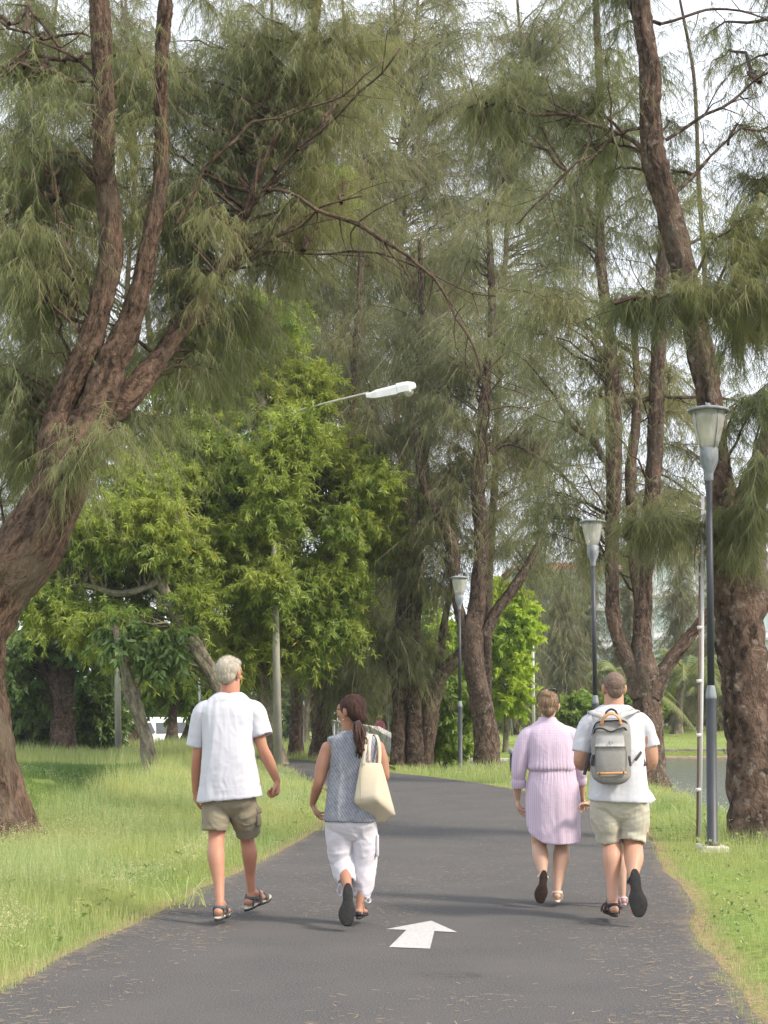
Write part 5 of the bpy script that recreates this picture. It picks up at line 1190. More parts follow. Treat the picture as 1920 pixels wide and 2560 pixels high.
def hand(w, d, n, side, k=1.0, curl=.5, spread=.09, thumb_in=.5):
    """w wrist, d hand direction, n palm normal (towards palm), side +1/-1: thumb side = side * cross(d,n)"""
    d = unit(d); n = unit(n - d * np.dot(n, d)); t = np.cross(d, n) * side
    parts = []; L = .082 * k
    kn = []
    for i, o in enumerate((.030, .010, -.010, -.029)):
        kp = w + d * (L - .006 * abs(i - 1)) * 1. + t * o * k
        kn.append(kp)
        parts.append(limb([w + t * o * .55 * k, (w + kp) / 2 + t * o * .1, kp], np.array([.0145, .0145, .0105]) * k, 4, 10))
    FL = [(.043, .026, .021), (.048, .03, .023), (.045, .028, .022), (.035, .021, .019)]
    for i, (kp, fl) in enumerate(zip(kn, FL)):
        a = curl * (.8 + .12 * i); dd = unit(d + t * spread * (1.5 - i)); p = [kp]; ang = 0
        for j, l in enumerate(fl):
            ang += a * (1.0, 1.15, .7)[j]; v = dd * math.cos(ang) + n * math.sin(ang); p.append(p[-1] + v * l * k)
        parts.append(limb(p, np.array([.0092, .0086, .0078, .0066]) * k, 4, 10))
    b = w + d * .022 * k + t * .022 * k + n * .006
    m = b + (t * .75 + d * .65 + n * .3 * thumb_in) * .038 * k; e = m + (d * .8 + t * .2 + n * .55 * thumb_in) * .03 * k; f = e + (d * .85 + n * .5 * thumb_in - t * .1) * .024 * k
    parts.append(limb([b, m, e, f], np.array([.0145, .0115, .0098, .0076]) * k, 4, 10))
    return parts
def foot(ank, heel_z_dir, fd, k=1.0, w=1.0):
    """ank ankle joint, heel_z_dir 'down' unit of the sole normal (from ankle to sole), fd toe direction; returns parts and the sole frame"""
    dn = unit(heel_z_dir); f = unit(fd - dn * np.dot(fd, dn)); s = np.cross(f, dn)
    h = ank + dn * .052 * k - f * .038 * k
    parts = [ellips(h + f * .004, np.array([.031 * w, .034, .03]) * k, np.stack([s, f, -dn], 1)), limb([ank, ank + dn * .03 * k - f * .008 * k, h + f * .03 * k], np.array([.033, .034, .034]) * k * .93),
             limb([ank + f * .005 * k, ank + dn * .028 * k + f * .06 * k, ank + dn * .05 * k + f * .12 * k], np.array([.034, .032, .027]) * k)]
    for o, l, r in ((.024, .185, .014), (.009, .182, .0115), (-.004, .176, .011), (-.016, .168, .0105), (-.027, .158, .010)):
        parts.append(limb([ank + dn * .055 * k + f * .06 * k + s * o * .7 * k, ank + dn * .064 * k + f * .13 * k + s * o * w * 1.1 * k, ank + dn * .068 * k + f * l * k + s * o * w * 1.15 * k], np.array([.022, .0175, r]) * k, 4, 10))
    return parts, (ank + dn * .083 * k, f, s, dn)
def sole(fr, k, th, side, name, mat, parent, w=1., off=0., L=(-.085, .215)):
    c, f, s, dn = fr; n = 40; V = []
    t_ = np.linspace(0, 2 * math.pi, n, endpoint=False)
    prof = [(0., .96, -.2), (.35, 1, 0), (1., .95, 0)]
    ln = L[1] - L[0]
    def outline(a):
        u = (1 - math.cos(a)) / 2; y = L[0] + ln * u
        hw = (.031 + .017 * sm(.35, .75, np.array(u)) - .006 * math.exp(-((u - .42) / .13) ** 2)) * math.sin(math.pi * min(max(u, .0), 1)) ** .36
        x = hw * math.copysign(1, math.sin(a)) * (1 if abs(math.sin(a)) > 1e-6 else 0) + side * .007 * math.exp(-((u - .8) / .2) ** 2)
        return x * w, y
    O = np.array([outline(a) for a in t_])
    lay = [(off, .9), (off + .002, 1.), (off + th - .003, 1.02), (off + th, .94)]
    for z, sc_ in lay:
        for x, y in O: V.append(c + s * x * k * sc_ + f * ((y - .06) * sc_ + .06) * k + dn * z)
    V = np.array(V); m_ = len(lay); Fs = [ringfaces(m_, n)]; V = np.vstack([V, V[:n].mean(0), V[-n:].mean(0)]); a = m_ * n; j = np.arange(n); j2 = (j + 1) % n
    Fs.append(np.vstack([np.stack([np.full(n, a), j2, j], 1), np.stack([np.full(n, a + 1), j + (m_ - 1) * n, j2 + (m_ - 1) * n], 1)]))
    return mk(name, V, Fs, mat, parent)
def band(pts, hw, th, nrm, name, mat, parent, n=6):
    """flat strap along pts, half width hw across the side direction, thickness th; nrm outward normal hint per point"""
    p = catmull(np.asarray(pts, float), n=n); T = unit(np.gradient(p, axis=0)); nn = catmull(np.asarray(nrm, float), n=n) if len(np.shape(nrm)) == 2 else np.tile(nrm, (len(p), 1))
    nn = unit(nn - T * (nn * T).sum(1, keepdims=True)); S = np.cross(T, nn)
    V = np.stack([p - S * hw, p + S * hw, p + S * hw + nn * th, p - S * hw + nn * th], 1).reshape(-1, 3); k = len(p)
    Fs = [ringfaces(k, 4), np.array([[3, 2, 1, 0], [4 * k - 4, 4 * k - 3, 4 * k - 2, 4 * k - 1]])]
    return mk(name, V, Fs, mat, parent)
def sandal(per, fr, ank, k, side, smat, rmat, mid=None, w=1., heel=True):
    c, f, s, dn = fr; root = sole(fr, k, .016, side, 'sandal', rmat, per.root, w, .012 if mid else 0.)
    if mid: sole(fr, k, .013, side, 'midsole', mid, root, w * 1.03, -.001)
    up = -dn
    q = c + up * .045 * k
    r = .04 * k
    def arc(yc, z0, zt, hw, wid, nm):
        a = c + f * yc * k; P_ = []; Nn = []
        for t_ in np.linspace(-.15, math.pi + .15, 9): 
            P_.append(a + s * math.cos(t_) * wid * k + up * (z0 + math.sin(t_) * zt) * k); Nn.append(s * math.cos(t_) + up * math.sin(t_))
        band(P_, hw, .004, np.array(Nn), nm, smat, root, 3)
    arc(.125, .004, .052, .017, .049 * w, 'toe_strap')
    arc(.055, .004, .088, .013, .043 * w, 'instep_strap')
    P_ = []; Nn = []
    for t_ in np.linspace(-.5, math.pi + .5, 11):
        P_.append(ank + dn * .018 * k - f * math.sin(t_) * .047 * k + s * math.cos(t_) * .04 * k + f * .0 + up * (-.015 + .012 * math.sin(t_)) * k); Nn.append(-f * math.sin(t_) + s * math.cos(t_))
    band(P_, .012 * k, .004, np.array(Nn), 'heel_strap', smat, root, 3)
    for sd_ in (-1, 1):
        band([c + s * sd_ * .032 * k - f * .035 * k, ank + dn * .035 * k + s * sd_ * .039 * k - f * .018 * k, ank + dn * .02 * k + s * sd_ * .041 * k], .008, .004, s * sd_, 'side_strap', smat, root, 3)
    return root
def eyes_of(per, eyes, k):
    for e in eyes: mk('eye', *ellips(e, [.0115 * k] * 3, nu=12, nv=8), M['eye'], per.root)

# ============ man in white T-shirt and khaki shorts
def person_a():
    p = Per(10.52, 572, 'tall white haired man in plain white T-shirt and khaki shorts, leftmost of the walkers'); J, ring, m = p.J, p.ring, p.m
    T = .27
    hc = J(574, 1685, T + .0); hp, R, ey = head_parts(hc, -.5, -.04, 0, 1.04)
    parts = list(hp)
    parts += [limb([J(575, 1762, T + .01), J(575, 1735, T + .0), J(576, 1705, T + .01)], [.082, .072, .068]),
              loft([ring(574, 1752, 34, .065, T), ring(573, 1775, 58, .095, T), ring(571, 1830, 56, .11, T), ring(571, 1900, 54, .11, T - .01), ring(573, 1980, 54, .095, T), ring(573, 2012, 46, .075, T)])]
    # arms
    sL, eL, wL = J(508, 1790, T + .02), J(492, 1893, T + .03), J(489, 1978, T + .13)
    sR, eR, wR = J(634, 1788, T + .02), J(656, 1868, T - .0), J(693, 1952, T + .10)
    parts += [limb([sL, (sL + eL) / 2, eL, (eL * .6 + wL * .4), wL], np.array([17, 15.5, 12.5, 13.5, 9]) * m), limb([sR, (sR + eR) / 2, eR, (eR * .6 + wR * .4), wR], np.array([18, 17, 14, 15, 9.5]) * m)]
    parts += hand(wL, J(491, 2026, T + .18) - wL, np.array([.8, .5, 0]), 1, 1.05, .55); parts += hand(wR, J(697, 2010, T + .1) - wR, np.array([-.9, .15, 0]), -1, 1.1, 1.25, .03)
    # legs
    hL, hR = J(546, 2010, T - .02), J(602, 2010, T)
    kL, aL = J(541, 2098, T - .05), J(550, 2258, .02); kR, aR = J(618, 2098, T + .16), J(629, 2232, .50)
    parts += [limb([hL, (hL + kL) / 2, kL, kL * .72 + aL * .28 + [-.006, -.02, 0], kL * .35 + aL * .65, aL], np.array([30, 26, 20, 21.5, 14.5, 10.5]) * m),
              limb([hR, (hR + kR) / 2, kR, kR * .72 + aR * .28 + [.01, -.02, 0], kR * .35 + aR * .65, aR], np.array([30, 26, 18.5, 19.5, 13, 10]) * m)]
    f1, fr1 = foot(aL, np.array([0, 0, -1.]), np.array([.18, 1, 0]), 1.02); f2, fr2 = foot(aR, np.array([.02, .25, -1.]), np.array([.55, .9, .25]), 1.02)
    parts += f1 + f2
    V, Fs, N = remesh(parts, .0052, 2); mk('body', V, Fs, M['skin_a'], p.root); eyes_of(p, ey, 1.04)
    V, Fs = hair_cap(hc, R, 1.04, [((0, -.022, .038), (.083, .098, .09)), ((0, -.040, -.0), (.073, .068, .075)), ((0, .035, .08), (.062, .05, .036))], 3, .004); mk('hair', V, Fs, M['hair_white'], p.root)
    # shirt
    sh = [loft([ring(575, 1732, 29, .066, T), ring(575, 1736, 36, .072, T), ring(574, 1743, 45, .082, T), ring(573, 1756, 56, .098, T), ring(572, 1778, 68, .118, T), ring(571, 1830, 64, .14, T), ring(572, 1880, 64, .145, T - .01), ring(573, 1940, 72, .15, T - .01), ring(574, 1980, 79, .152, T - .01, .05), ring(574, 1996, 81.5, .153, T - .01, .09), ring(574, 1993, 76, .14, T - .01, .09), ring(574, 1960, 74, .13, T - .01, .05)][:], pw=2.4),
          hollow([J(528, 1772, T), J(508, 1785, T + .01), J(496, 1822, T + .02), J(487, 1866, T + .03)], np.array([24, 25, 23, 21]) * m), hollow([J(612, 1770, T), J(636, 1782, T + .01), J(647, 1812, T + .01), J(655, 1839, T + .0)], np.array([24, 26, 26, 26.5]) * m)]
    V, Fs, N = remesh(sh, .0065, 2)
    V = folds(V, N, .0095, 11, 'drape', .7, mask=sm(1.75, 1.55, V[:, 2]) * .75 + .25); V = folds(V, N, .003, 12, 'cross', .8)
    mk('t_shirt', V, Fs, M['tee_a'], p.root)
    # faint emblem between the shoulder blades
    for s in (-1, 1):
        c = J(557 + s * 6.2, 1744.5, T - .103); th = np.linspace(.6, 5.2, 12) + (0 if s < 0 else math.pi)
        a_ = np.array([[c[0] + .0125 * math.cos(t_), c[1] - .004, c[2] + .010 * math.sin(t_)] for t_ in th])
        if s < 0: gm = plain('grey_print', (0.5, 0.5, 0.56), .8)
        mk('print_mark', *tube(a_, .0015, 6), gm if s < 0 else M['print'], p.root)
        M['print'] = gm if s < 0 else M['print']
    # shorts
    so = [loft([ring(573, 1962, 60, .12, T - .01), ring(573, 1990, 66, .125, T - .01), ring(573, 2012, 62, .112, T - .01), ring(573, 2032, 44, .085, T), ring(573, 2042, 22, .05, T)], pw=2.4),
          hollow([J(543, 2000, T), J(540, 2030, T - .02), J(538, 2060, T - .04), J(537, 2077, T - .045)], np.array([34, 35, 33, 33.5]) * m, .06, .013), hollow([J(604, 2000, T), J(610, 2035, T + .04), J(617, 2065, T + .09), J(620, 2084, T + .12)], np.array([35, 38, 32, 30]) * m, .06, .013)]
    V, Fs, N = remesh(so, .006, 2); V = folds(V, N, .009, 21, 'iso', 1.1); V = folds(V, N, .004, 23, 'cross', 1.); sh_ = mk('shorts', V, Fs, M['khaki'], p.root)
    a = Acc(); a.add(*box(J(644, 2042, T + .04), (.035, .12, .13), rotz(.2) @ roty(-.12), bev=.014)); a.out('cargo_pocket', M['khaki'], sh_)
    a = Acc(); a.add(*box(J(645, 2026, T + .04), (.042, .125, .04), rotz(.2) @ roty(-.12), bev=.01)); a.out('pocket_flap', M['khaki'], sh_)
    sandal(p, fr1, aL, 1.02, 1, M['strap_b'], M['rubber'], M['midsole']); sandal(p, fr2, aR, 1.02, -1, M['strap_b'], M['rubber'], M['midsole'])
person_a()

# ============ woman with ponytail
def person_b():
    p = Per(10.45, 880, 'woman with dark brown ponytail in sleeveless blue grey top and white cropped trousers'); J, ring, m = p.J, p.ring, p.m
    T = .12
    hc = J(876, 1779, T + .01); hp, R, ey = head_parts(hc, 1.02, -.04, 0, .97)
    parts = list(hp) + [limb([J(878, 1855, T + .01), J(872, 1832, T + .02), J(872, 1802, T + .02)], [.062, .050, .052]),
        loft([ring(880, 1846, 36, .06, T), ring(883, 1862, 58, .085, T), ring(884, 1920, 52, .1, T), ring(881, 1970, 48, .095, T - .01), ring(877, 2030, 48, .09, T), ring(877, 2060, 44, .075, T)])]
    sL, eL, wL = J(821, 1872, T + .01), J(797, 1955, T + .0), J(781, 2010, T + .12); sR, eR, wR = J(943, 1870, T + .01), J(961, 1942, T + .02), J(948, 1905, T + .28)
    parts += [limb([sL, (sL + eL) / 2 + [-.006, 0, 0], eL, eL * .6 + wL * .4, wL], np.array([19, 18, 13.5, 12.5, 8]) * m), limb([sR, (sR + eR) / 2 + [.004, 0, 0], eR, eR * .6 + wR * .4, wR], np.array([19, 18, 13, 12, 8]) * m)]
    parts += hand(wL, J(793, 2036, T + .14) - wL, np.array([.75, -.2, .2]), 1, .92, .5); parts += hand(wR, np.array([-.3, .3, .9]), np.array([-.6, -.6, 0]), 1, .92, 1.1)
    hL, hR = J(850, 2060, T), J(905, 2060, T); kL, aL = J(857, 2165, T + .02), J(868, 2222, -.06); kR, aR = J(912, 2165, T + .04), J(899, 2262, .08)
    kL = J(856, 2152, T + .06); aL = J(869, 2219, -.04)
    parts += [limb([hL, (hL + kL) / 2, kL, kL * .6 + aL * .4, aL], np.array([28, 24, 17, 17, 10]) * m), limb([hR, (hR + kR) / 2, kR, kR * .6 + aR * .4, aR], np.array([28, 24, 17, 16, 9.5]) * m)]
    # left foot pushed off: sole faces the camera, toes on the ground
    f1, fr1 = foot(J(870.5, 2238, -.10), np.array([.0, -1., .12]), np.array([.01, -.12, -1.]), .9); f2, fr2 = foot(aR + [0, .0, .0], np.array([0, 0, -1.]), np.array([.12, 1, 0]), .9)
    parts += f1 + f2 + [limb([aL, J(870, 2234, -.09)], [.032, .034])]
    V, Fs, N = remesh(parts, .0052, 2); mk('body', V, Fs, M['skin_b'], p.root); eyes_of(p, ey, .97)
    V, Fs = hair_cap(hc, R, .97, [((0, -.026, .036), (.09, .103, .094)), ((0, -.06, .0), (.078, .066, .08)), ((0, -.085, -.04), (.045, .045, .055))], 6, .005); hr = mk('hair', V, Fs, M['hair_brown'], p.root)
    # ponytail: many separate locks
    rg = np.random.default_rng(3); a = Acc(); root = J(893, 1808, T - .1)
    for i in range(64):
        o = rg.normal(size=3) * [.013, .010, .01]; e = rg.normal(size=3) * [.021, .009, .03]
        L1 = J(899 + rg.normal() * 1.5, 1838, T - .135) + o * 1.4; L2 = J(902, 1868, T - .15) + e * .9; L3 = J(899, 1888 + rg.uniform(-16, 8), T - .15) + e * [1, 1, .3]
        q = catmull(np.array([root + o * .7, L1, L2, L3]), n=5); a.add(*tube(q, np.concatenate([np.linspace(.008, .009, len(q) // 2), np.linspace(.009, .0015, len(q) - len(q) // 2)]), 6))
    a.out('ponytail', M['hair_brown'], hr)
    mk('hair_tie', *tube([root + [-.004, .004, .012], root + [.004, -.002, -.012]], .025, 14), M['strap_k'], hr)
    mk('earring', *ellips(J(858, 1799, T - .05), [.006] * 3, nu=8, nv=6), M['midsole'], p.root)
    tp = [loft([ring(878, 1828, 28, .056, T), ring(880, 1836, 42, .07, T), ring(883, 1846, 63, .088, T, -.02), ring(884, 1866, 61, .1, T), ring(882, 1900, 57, .112, T), ring(880, 1950, 57, .12, T), ring(878, 2010, 63, .13, T - .01), ring(877, 2048, 66.5, .138, T - .01), ring(877, 2047, 61, .127, T - .01), ring(877, 2020, 59, .12, T - .01)], pw=2.5)]
    V, Fs, N = remesh(tp, .006, 2); V = folds(V, N, .013, 31, 'drape', .8, mask=sm(1.5, 1.35, V[:, 2]) * .8 + .2); mk('sleeveless_top', V, Fs, M['weave'], p.root)
    # trousers
    tr = [loft([ring(877, 2030, 58, .115, T - .01), ring(877, 2055, 63, .122, T - .01), ring(877, 2078, 57, .105, T), ring(877, 2095, 36, .075, T), ring(877, 2104, 16, .04, T)], pw=2.4),
          hollow([J(846, 2060, T), J(849, 2100, T + .01), J(850, 2140, T + .03), J(856, 2148, T + .035), J(861, 2180, T + .0), J(866, 2205, T - .05)], np.array([33, 33, 29, 29.5, 28, 21]) * m, .04, .011),
          hollow([J(908, 2060, T), J(911, 2110, T + .02), J(911, 2160, T + .03), J(908, 2210, T + .02), J(903, 2244, T - .0)], np.array([33, 32, 28, 25.5, 17.5]) * m, .04, .011)]
    V, Fs, N = remesh(tr, .006, 2); V = folds(V, N, .013, 41, 'iso', 1.1, mask=.5 + .5 * sm(.75, .5, V[:, 2])); V = folds(V, N, .0035, 43, 'cross', 1.2); to = mk('trousers', V, Fs, M['white_l'], p.root)
    a = Acc(); a.add(*box(J(941, 2112, T + .02), (.022, .11, .15), rotz(.15), bev=.009)); a.out('cargo_pocket', M['white_l'], to)
    for bx, by, dy in ((848, 2208, T - .1), (919, 2244, T - .06)):
        a = Acc()
        for i in range(3):
            q = J(bx + i * 1.5, by, dy); l = .05 if by < 2230 else .02; a.add(*tube(catmull(np.array([q, q + [-.012 - .006 * i, -.006, -l], q + [.004, -.008, -l * 1.7], q + [.016, 0, -l], q + [.006, .0, 0]]), n=5), .0022, 6))
        a.out('drawstring', M['white_l'], to)
    s1 = sole(fr1, .93, .022, 1, 'slip_on_shoe', M['rubber'], p.root, 1.4, -.006); s2 = sole(fr2, .9, .018, -1, 'slip_on_shoe', M['rubber'], p.root, 1.05, -.004)
    c, f, s, dn = fr1; mk('shoe_upper', *limb([c - dn * .02 + f * .05, c - dn * .03 + f * .12, c - dn * .02 + f * .17], [.034, .036, .03]), M['strap_k'], s1)
    c, f, s, dn = fr2; mk('shoe_upper', *limb([c - dn * .018 + f * .06, c - dn * .026 + f * .12, c - dn * .018 + f * .17], [.036, .036, .03]), M['strap_k'], s2)
    band([c + s * .034 - dn * .01, c - f * .072 - dn * .026, c - s * .034 - dn * .01], .014, .004, np.array([s, -f, -s]), 'shoe_heel', M['strap_k'], s2)
    # tote bag hanging from the right shoulder
    bg_ = thing('tote_bag', 'large cream canvas tote bag hanging on the shoulder of the ponytailed woman', 'bag', J(935, 2050, -.1))
    tl, trr, bl, br_, bm_ = J(900, 1906, T - .17), J(955, 1909, T - .12), J(884, 2007, T - .19), J(991, 2038, T - .03), J(940, 2061, T - .02)
    tl2, tr2 = tl + [.03, .10, 0.0], trr + [-.0, .06, 0.]; b2 = J(972, 2000, T + .12)
    a = Acc(); n = 9
    bl2 = bl + [.06, .16, .03]
    top = [tl, trr, tr2, tl2]; bot = [bl, J(942, 2000, T - .17), br_, bl2]
    cnr = [bl, bm_ + [-.012, 0, 0], br_, bl2]
    def quad(A, B, C, D, k=8, bul=0.): 
        V = []; 
        nn = unit(np.cross(B - A, D - A))
        for i in range(k + 1):
            for j in range(k + 1):
                u, v = i / k, j / k; V.append((A * (1 - u) + B * u) * (1 - v) + (D * (1 - u) + C * u) * v + nn * bul * math.sin(math.pi * u) * math.sin(math.pi * v))
        i = np.arange(k)[:, None] * (k + 1); j = np.arange(k)[None]; return np.array(V), [np.stack([i + j, i + j + 1, i + k + 2 + j, i + k + 1 + j], -1).reshape(-1, 4)]
    mids = J(943, 1998, T - .27)
    # body as two visible panels over a bottom panel, thick canvas box
    tlf, trf = tl, trr
    bagV = [tlf, trf, tr2, tl2, bl, mids, br_, bl2, bm_, J(962, 2060, T + .0)]
    Fb = [np.array([[0, 4, 5, 1], [1, 5, 6, 2], [2, 6, 7, 3], [3, 7, 4, 0]]), np.array([[4, 8, 5], [5, 8, 9], [5, 9, 6], [6, 9, 7], [9, 8, 7], [8, 4, 7], [0, 1, 2], [0, 2, 3]])]
    bm = __import__('bmesh').new(); B_ = __import__('bmesh')
    vs = [bm.verts.new(v) for v in bagV]
    for Fq in Fb:
        for fc in Fq: bm.faces.new([vs[i] for i in fc])
    B_.ops.recalc_face_normals(bm, faces=bm.faces[:]); B_.ops.subdivide_edges(bm, edges=bm.edges[:], cuts=6, use_grid_fill=True)
    B_.ops.triangulate(bm, faces=[f_ for f_ in bm.faces if len(f_.verts) > 4]); 
    for _ in range(2): B_.ops.smooth_vert(bm, verts=bm.verts[:], factor=.2, use_axis_x=True, use_axis_y=True, use_axis_z=True)
    bm.normal_update(); bm.verts.index_update(); V = np.array([v.co[:] for v in bm.verts]); N = np.array([v.normal[:] for v in bm.verts]); d = {}
    for f_ in bm.faces: d.setdefault(len(f_.verts), []).append([v.index for v in f_.verts])
    bm.free(); V = folds(V, N, .0035, 51, 'iso', .8)
    mk('bag_body', V, [np.array(x) for x in d.values()], M['canvas'], bg_)
    band([tl + (bl - tl) * .02 + [.022, -.006, 0], (tl + bl) / 2 + [.03, -.008, 0], bl + (mids - bl) * .2 + [.02, -.008, .01]], .002, .004, [0, -1., 0], 'seam', M['midsole'], bg_)
    s0 = J(934, 1836, T - .02)
    band([tl + [.02, -.004, -.02], J(913, 1870, T - .155), J(918, 1842, T - .085), J(924, 1836, T + .0), J(926, 1845, T + .09)], .0125, .004, np.array([[0, -1, 0], [0, -1, .1], [0, -.7, .7], [0, 0, 1], [0, .6, .7]], float), 'strap', M['canvas'], bg_)
    band([J(922, 1906, T - .15), J(923, 1870, T - .15), J(926, 1842, T - .08), J(930, 1837, T + .0), J(932, 1846, T + .09)], .011, .004, np.array([[0, -1, 0], [0, -1, .1], [0, -.7, .7], [0, 0, 1], [0, .6, .7]], float), 'strap', M['strap_s'], bg_)
    band([trr + [-.02, -.004, -.02], J(949, 1880, T - .09), J(945, 1850, T - .06), J(938, 1838, T + .0), J(936, 1848, T + .1)], .0125, .004, np.array([[.3, -1, 0], [.4, -1, .1], [.5, -.7, .7], [0, 0, 1], [0, .6, .7]], float), 'strap', M['canvas'], bg_)
person_b()

# ============ woman in lilac striped dress
def person_c():
    p = Per(11.5, 1380, 'woman in lilac striped shirt dress, hair in a bun, holding a child by the hand'); J, ring, m = p.J, p.ring, p.m
    T = .14
    hc = J(1372, 1764, T + .0); hp, R, ey = head_parts(hc, -.22, .05, 0, .96)
    parts = list(hp) + [limb([J(1368, 1812, T + .01), J(1369, 1795, T + .01), J(1371, 1780, T + .01)], [.062, .052, .054]),
        loft([ring(1370, 1812, 34, .06, T), ring(1372, 1830, 52, .09, T), ring(1374, 1870, 50, .1, T), ring(1377, 1925, 48, .105, T), ring(1382, 1985, 58, .12, T), ring(1382, 2020, 58, .12, T)])]
    sL, eL, wL = J(1318, 1838, T + .01), J(1294, 1925, T + .01), J(1293, 1995, T + .1); sR, eR, wR = J(1432, 1838, T + .01), J(1450, 1925, T + .04), J(1454, 1992, T + .12)
    parts += [limb([sL, (sL + eL) / 2, eL, eL * .6 + wL * .4, wL], np.array([18, 17, 13, 12.5, 8]) * m), limb([sR, (sR + eR) / 2, eR, eR * .6 + wR * .4, wR], np.array([18, 17, 13, 12.5, 8]) * m)]
    parts += hand(wL, J(1300, 2042, T + .16) - wL, np.array([.8, -.3, 0]), 1, .95, .42, .06); parts += hand(wR, J(1456, 2020, T + .18) - wR, np.array([-.5, -.6, .0]), -1, .93, .9)
    hL, hR = J(1354, 2030, T), J(1408, 2030, T); kL, aL = J(1348, 2112, T + .03), J(1357, 2186, -.02); kR, aR = J(1405, 2110, T + .05), J(1393, 2223, .04)
    parts += [limb([hL, (hL + kL) / 2, kL, kL * .65 + aL * .35 + [0, -.01, 0], kL * .3 + aL * .7, aL], np.array([28, 25, 19, 20, 15, 9.5]) * m), limb([hR, (hR + kR) / 2, kR, kR * .7 + aR * .3 + [.003, -.015, 0], kR * .35 + aR * .65, aR], np.array([28, 25, 19.5, 21, 15, 9.5]) * m)]
    f1, fr1 = foot(J(1357, 2190, -.02), np.array([-.06, -1., -.25]), np.array([-.10, .2, -1.]), .84); f2, fr2 = foot(aR, np.array([0, 0, -1.]), np.array([.12, 1, 0]), .9)
    parts += f1 + f2
    V, Fs, N = remesh(parts, .0052, 2); mk('body', V, Fs, M['skin_c'], p.root); eyes_of(p, ey, .96)
    V, Fs = hair_cap(hc, R, .96, [((0, -.026, .034), (.084, .098, .088)), ((0, -.062, -.02), (.06, .052, .06)), ((-.015, -.07, .1), (.043, .04, .034)), ((.012, -.088, .088), (.03, .03, .026)), ((-.04, -.07, .085), (.024, .026, .022))], 9, .006); mk('hair', V, Fs, M['hair_blond'], p.root)
    # sunglasses pushed up on the head: things of their own
    sg = thing('sunglasses', 'dark sunglasses pushed up on the head of the woman in lilac', 'sunglasses', hc + [0, 0, .1])
    for s in (-1, 1): mk('lens', *ellips(hc + R @ (np.array([s * .034, .025, .125]) * .96), np.array([.028, .022, .010]), R @ rotx(-.5), 14, 8), M['cglass'], sg)
    for s in (-1, 1): mk('temple_arm', *tube(catmull(np.array([hc + R @ np.array([s * .066, .03, .115]), hc + R @ np.array([s * .088, -.02, .07]), hc + R @ np.array([s * .085, -.05, .02])]), n=5), .004, 6), M['strap_k'], sg)
    mk('bridge', *tube([hc + R @ np.array([-.012, .035, .122]), hc + R @ np.array([.012, .035, .122])], .004, 6), M['strap_k'], sg)
    # dress
    ns = 48
    def skirt():
        th = np.arange(ns) * 2 * math.pi / ns; rows = []
        spec = [(0, 1382, 1926, 55, .115), (.12, 1381, 1940, 58, .128), (.3, 1381, 1968, 65, .145), (.5, 1382, 2005, 67.5, .155), (.75, 1383, 2055, 66, .16), (1, 1385, 2100, 65, .165)]
        sp = catmull(np.array([[a[1], a[2], a[3], a[4], a[0]] for a in spec]), n=6)
        for cx, cy, rx, ry, t_ in sp:
            c = J(cx, cy, T - .0); ux = np.cos(th); uy = np.sin(th)
            g = 1 + .03 * t_ * np.sin(th * 9 + 1) + .02 * t_ * np.sin(th * 17)
            z = c[2] + t_ ** 3 * (.085 * np.abs(np.cos(th)) ** 3 * np.where(np.cos(th) < 0, 1.15, .1)) - .02 * t_ * (np.sin(th) < 0)
            rows.append(np.stack([c[0] + rx * m * ux * g, c[1] + ry * uy * g, z], 1))
        R_ = rows[-1]; c = R_.mean(0); rows.append(c + (R_ - c) * [.9, .9, 1]); rows.append(c + (R_ - c) * [.88, .88, 1] + [0, 0, .08])
        V = np.vstack(rows); k = len(rows); V = np.vstack([V, rows[0].mean(0), rows[-1].mean(0)]); a = k * ns; j = np.arange(ns); j2 = (j + 1) % ns
        return V, [ringfaces(k, ns), np.vstack([np.stack([np.full(ns, a), j2, j], 1), np.stack([np.full(ns, a + 1), j + (k - 1) * ns, j2 + (k - 1) * ns], 1)])]
    dr = [skirt(), loft([ring(1368, 1800, 22, .055, T), ring(1369, 1806, 32, .066, T), ring(1371, 1816, 45, .08, T), ring(1373, 1832, 57, .098, T), ring(1376, 1860, 57, .118, T), ring(1378, 1895, 56, .125, T), ring(1378, 1918, 58, .13, T), ring(1380, 1926, 54, .116, T)], pw=2.4),
          limb([J(1338, 1834, T), J(1320, 1844, T + .01), J(1304, 1880, T + .01), J(1297, 1925, T + .02), J(1296, 1952, T + .04)], np.array([22, 22.5, 21, 18, 15]) * m), hollow([J(1297, 1948, T + .04), J(1296, 1956, T + .045), J(1296, 1968, T + .055)], np.array([17.5, 18.5, 17.5]) * m, .03, .012),
          limb([J(1410, 1834, T), J(1429, 1844, T + .01), J(1443, 1880, T + .03), J(1450, 1925, T + .04), J(1452, 1948, T + .06)], np.array([21, 22, 20, 18, 14]) * m), hollow([J(1452, 1942, T + .06), J(1453, 1950, T + .06), J(1453, 1961, T + .07)], np.array([14.5, 15.5, 14.5]) * m, .03, .012),
          tube([J(1368, 1806, T), J(1368, 1793, T)], [(.08, .068), (.068, .06)], 20)]
    V, Fs, N = remesh(dr, .006, 2)
    zw = J(1380, 1927, T)[2]; tz = V[:, 2] - zw
    th = np.arctan2(V[:, 0] - J(1380, 1900, T)[0], V[:, 1] - p.Y - T)
    gather = np.sin(th * 34 + 5 * fbm(V * 9, 2, 4)) * np.exp(-np.abs(tz) / .06) * .0035 * (np.abs(V[:, 0] - J(1380, 1900, T)[0]) < .2)
    V = V + N * gather[:, None]; V = folds(V, N, .006, 61, 'drape', .9, mask=sm(1.42, 1.3, V[:, 2]) * .8 + .2)
    mk('shirt_dress', V, Fs, stripe_mat('lilac_stripes', J(1370, 1838, T)[2]), p.root)
    # belt seam
    q = [];  nn = []
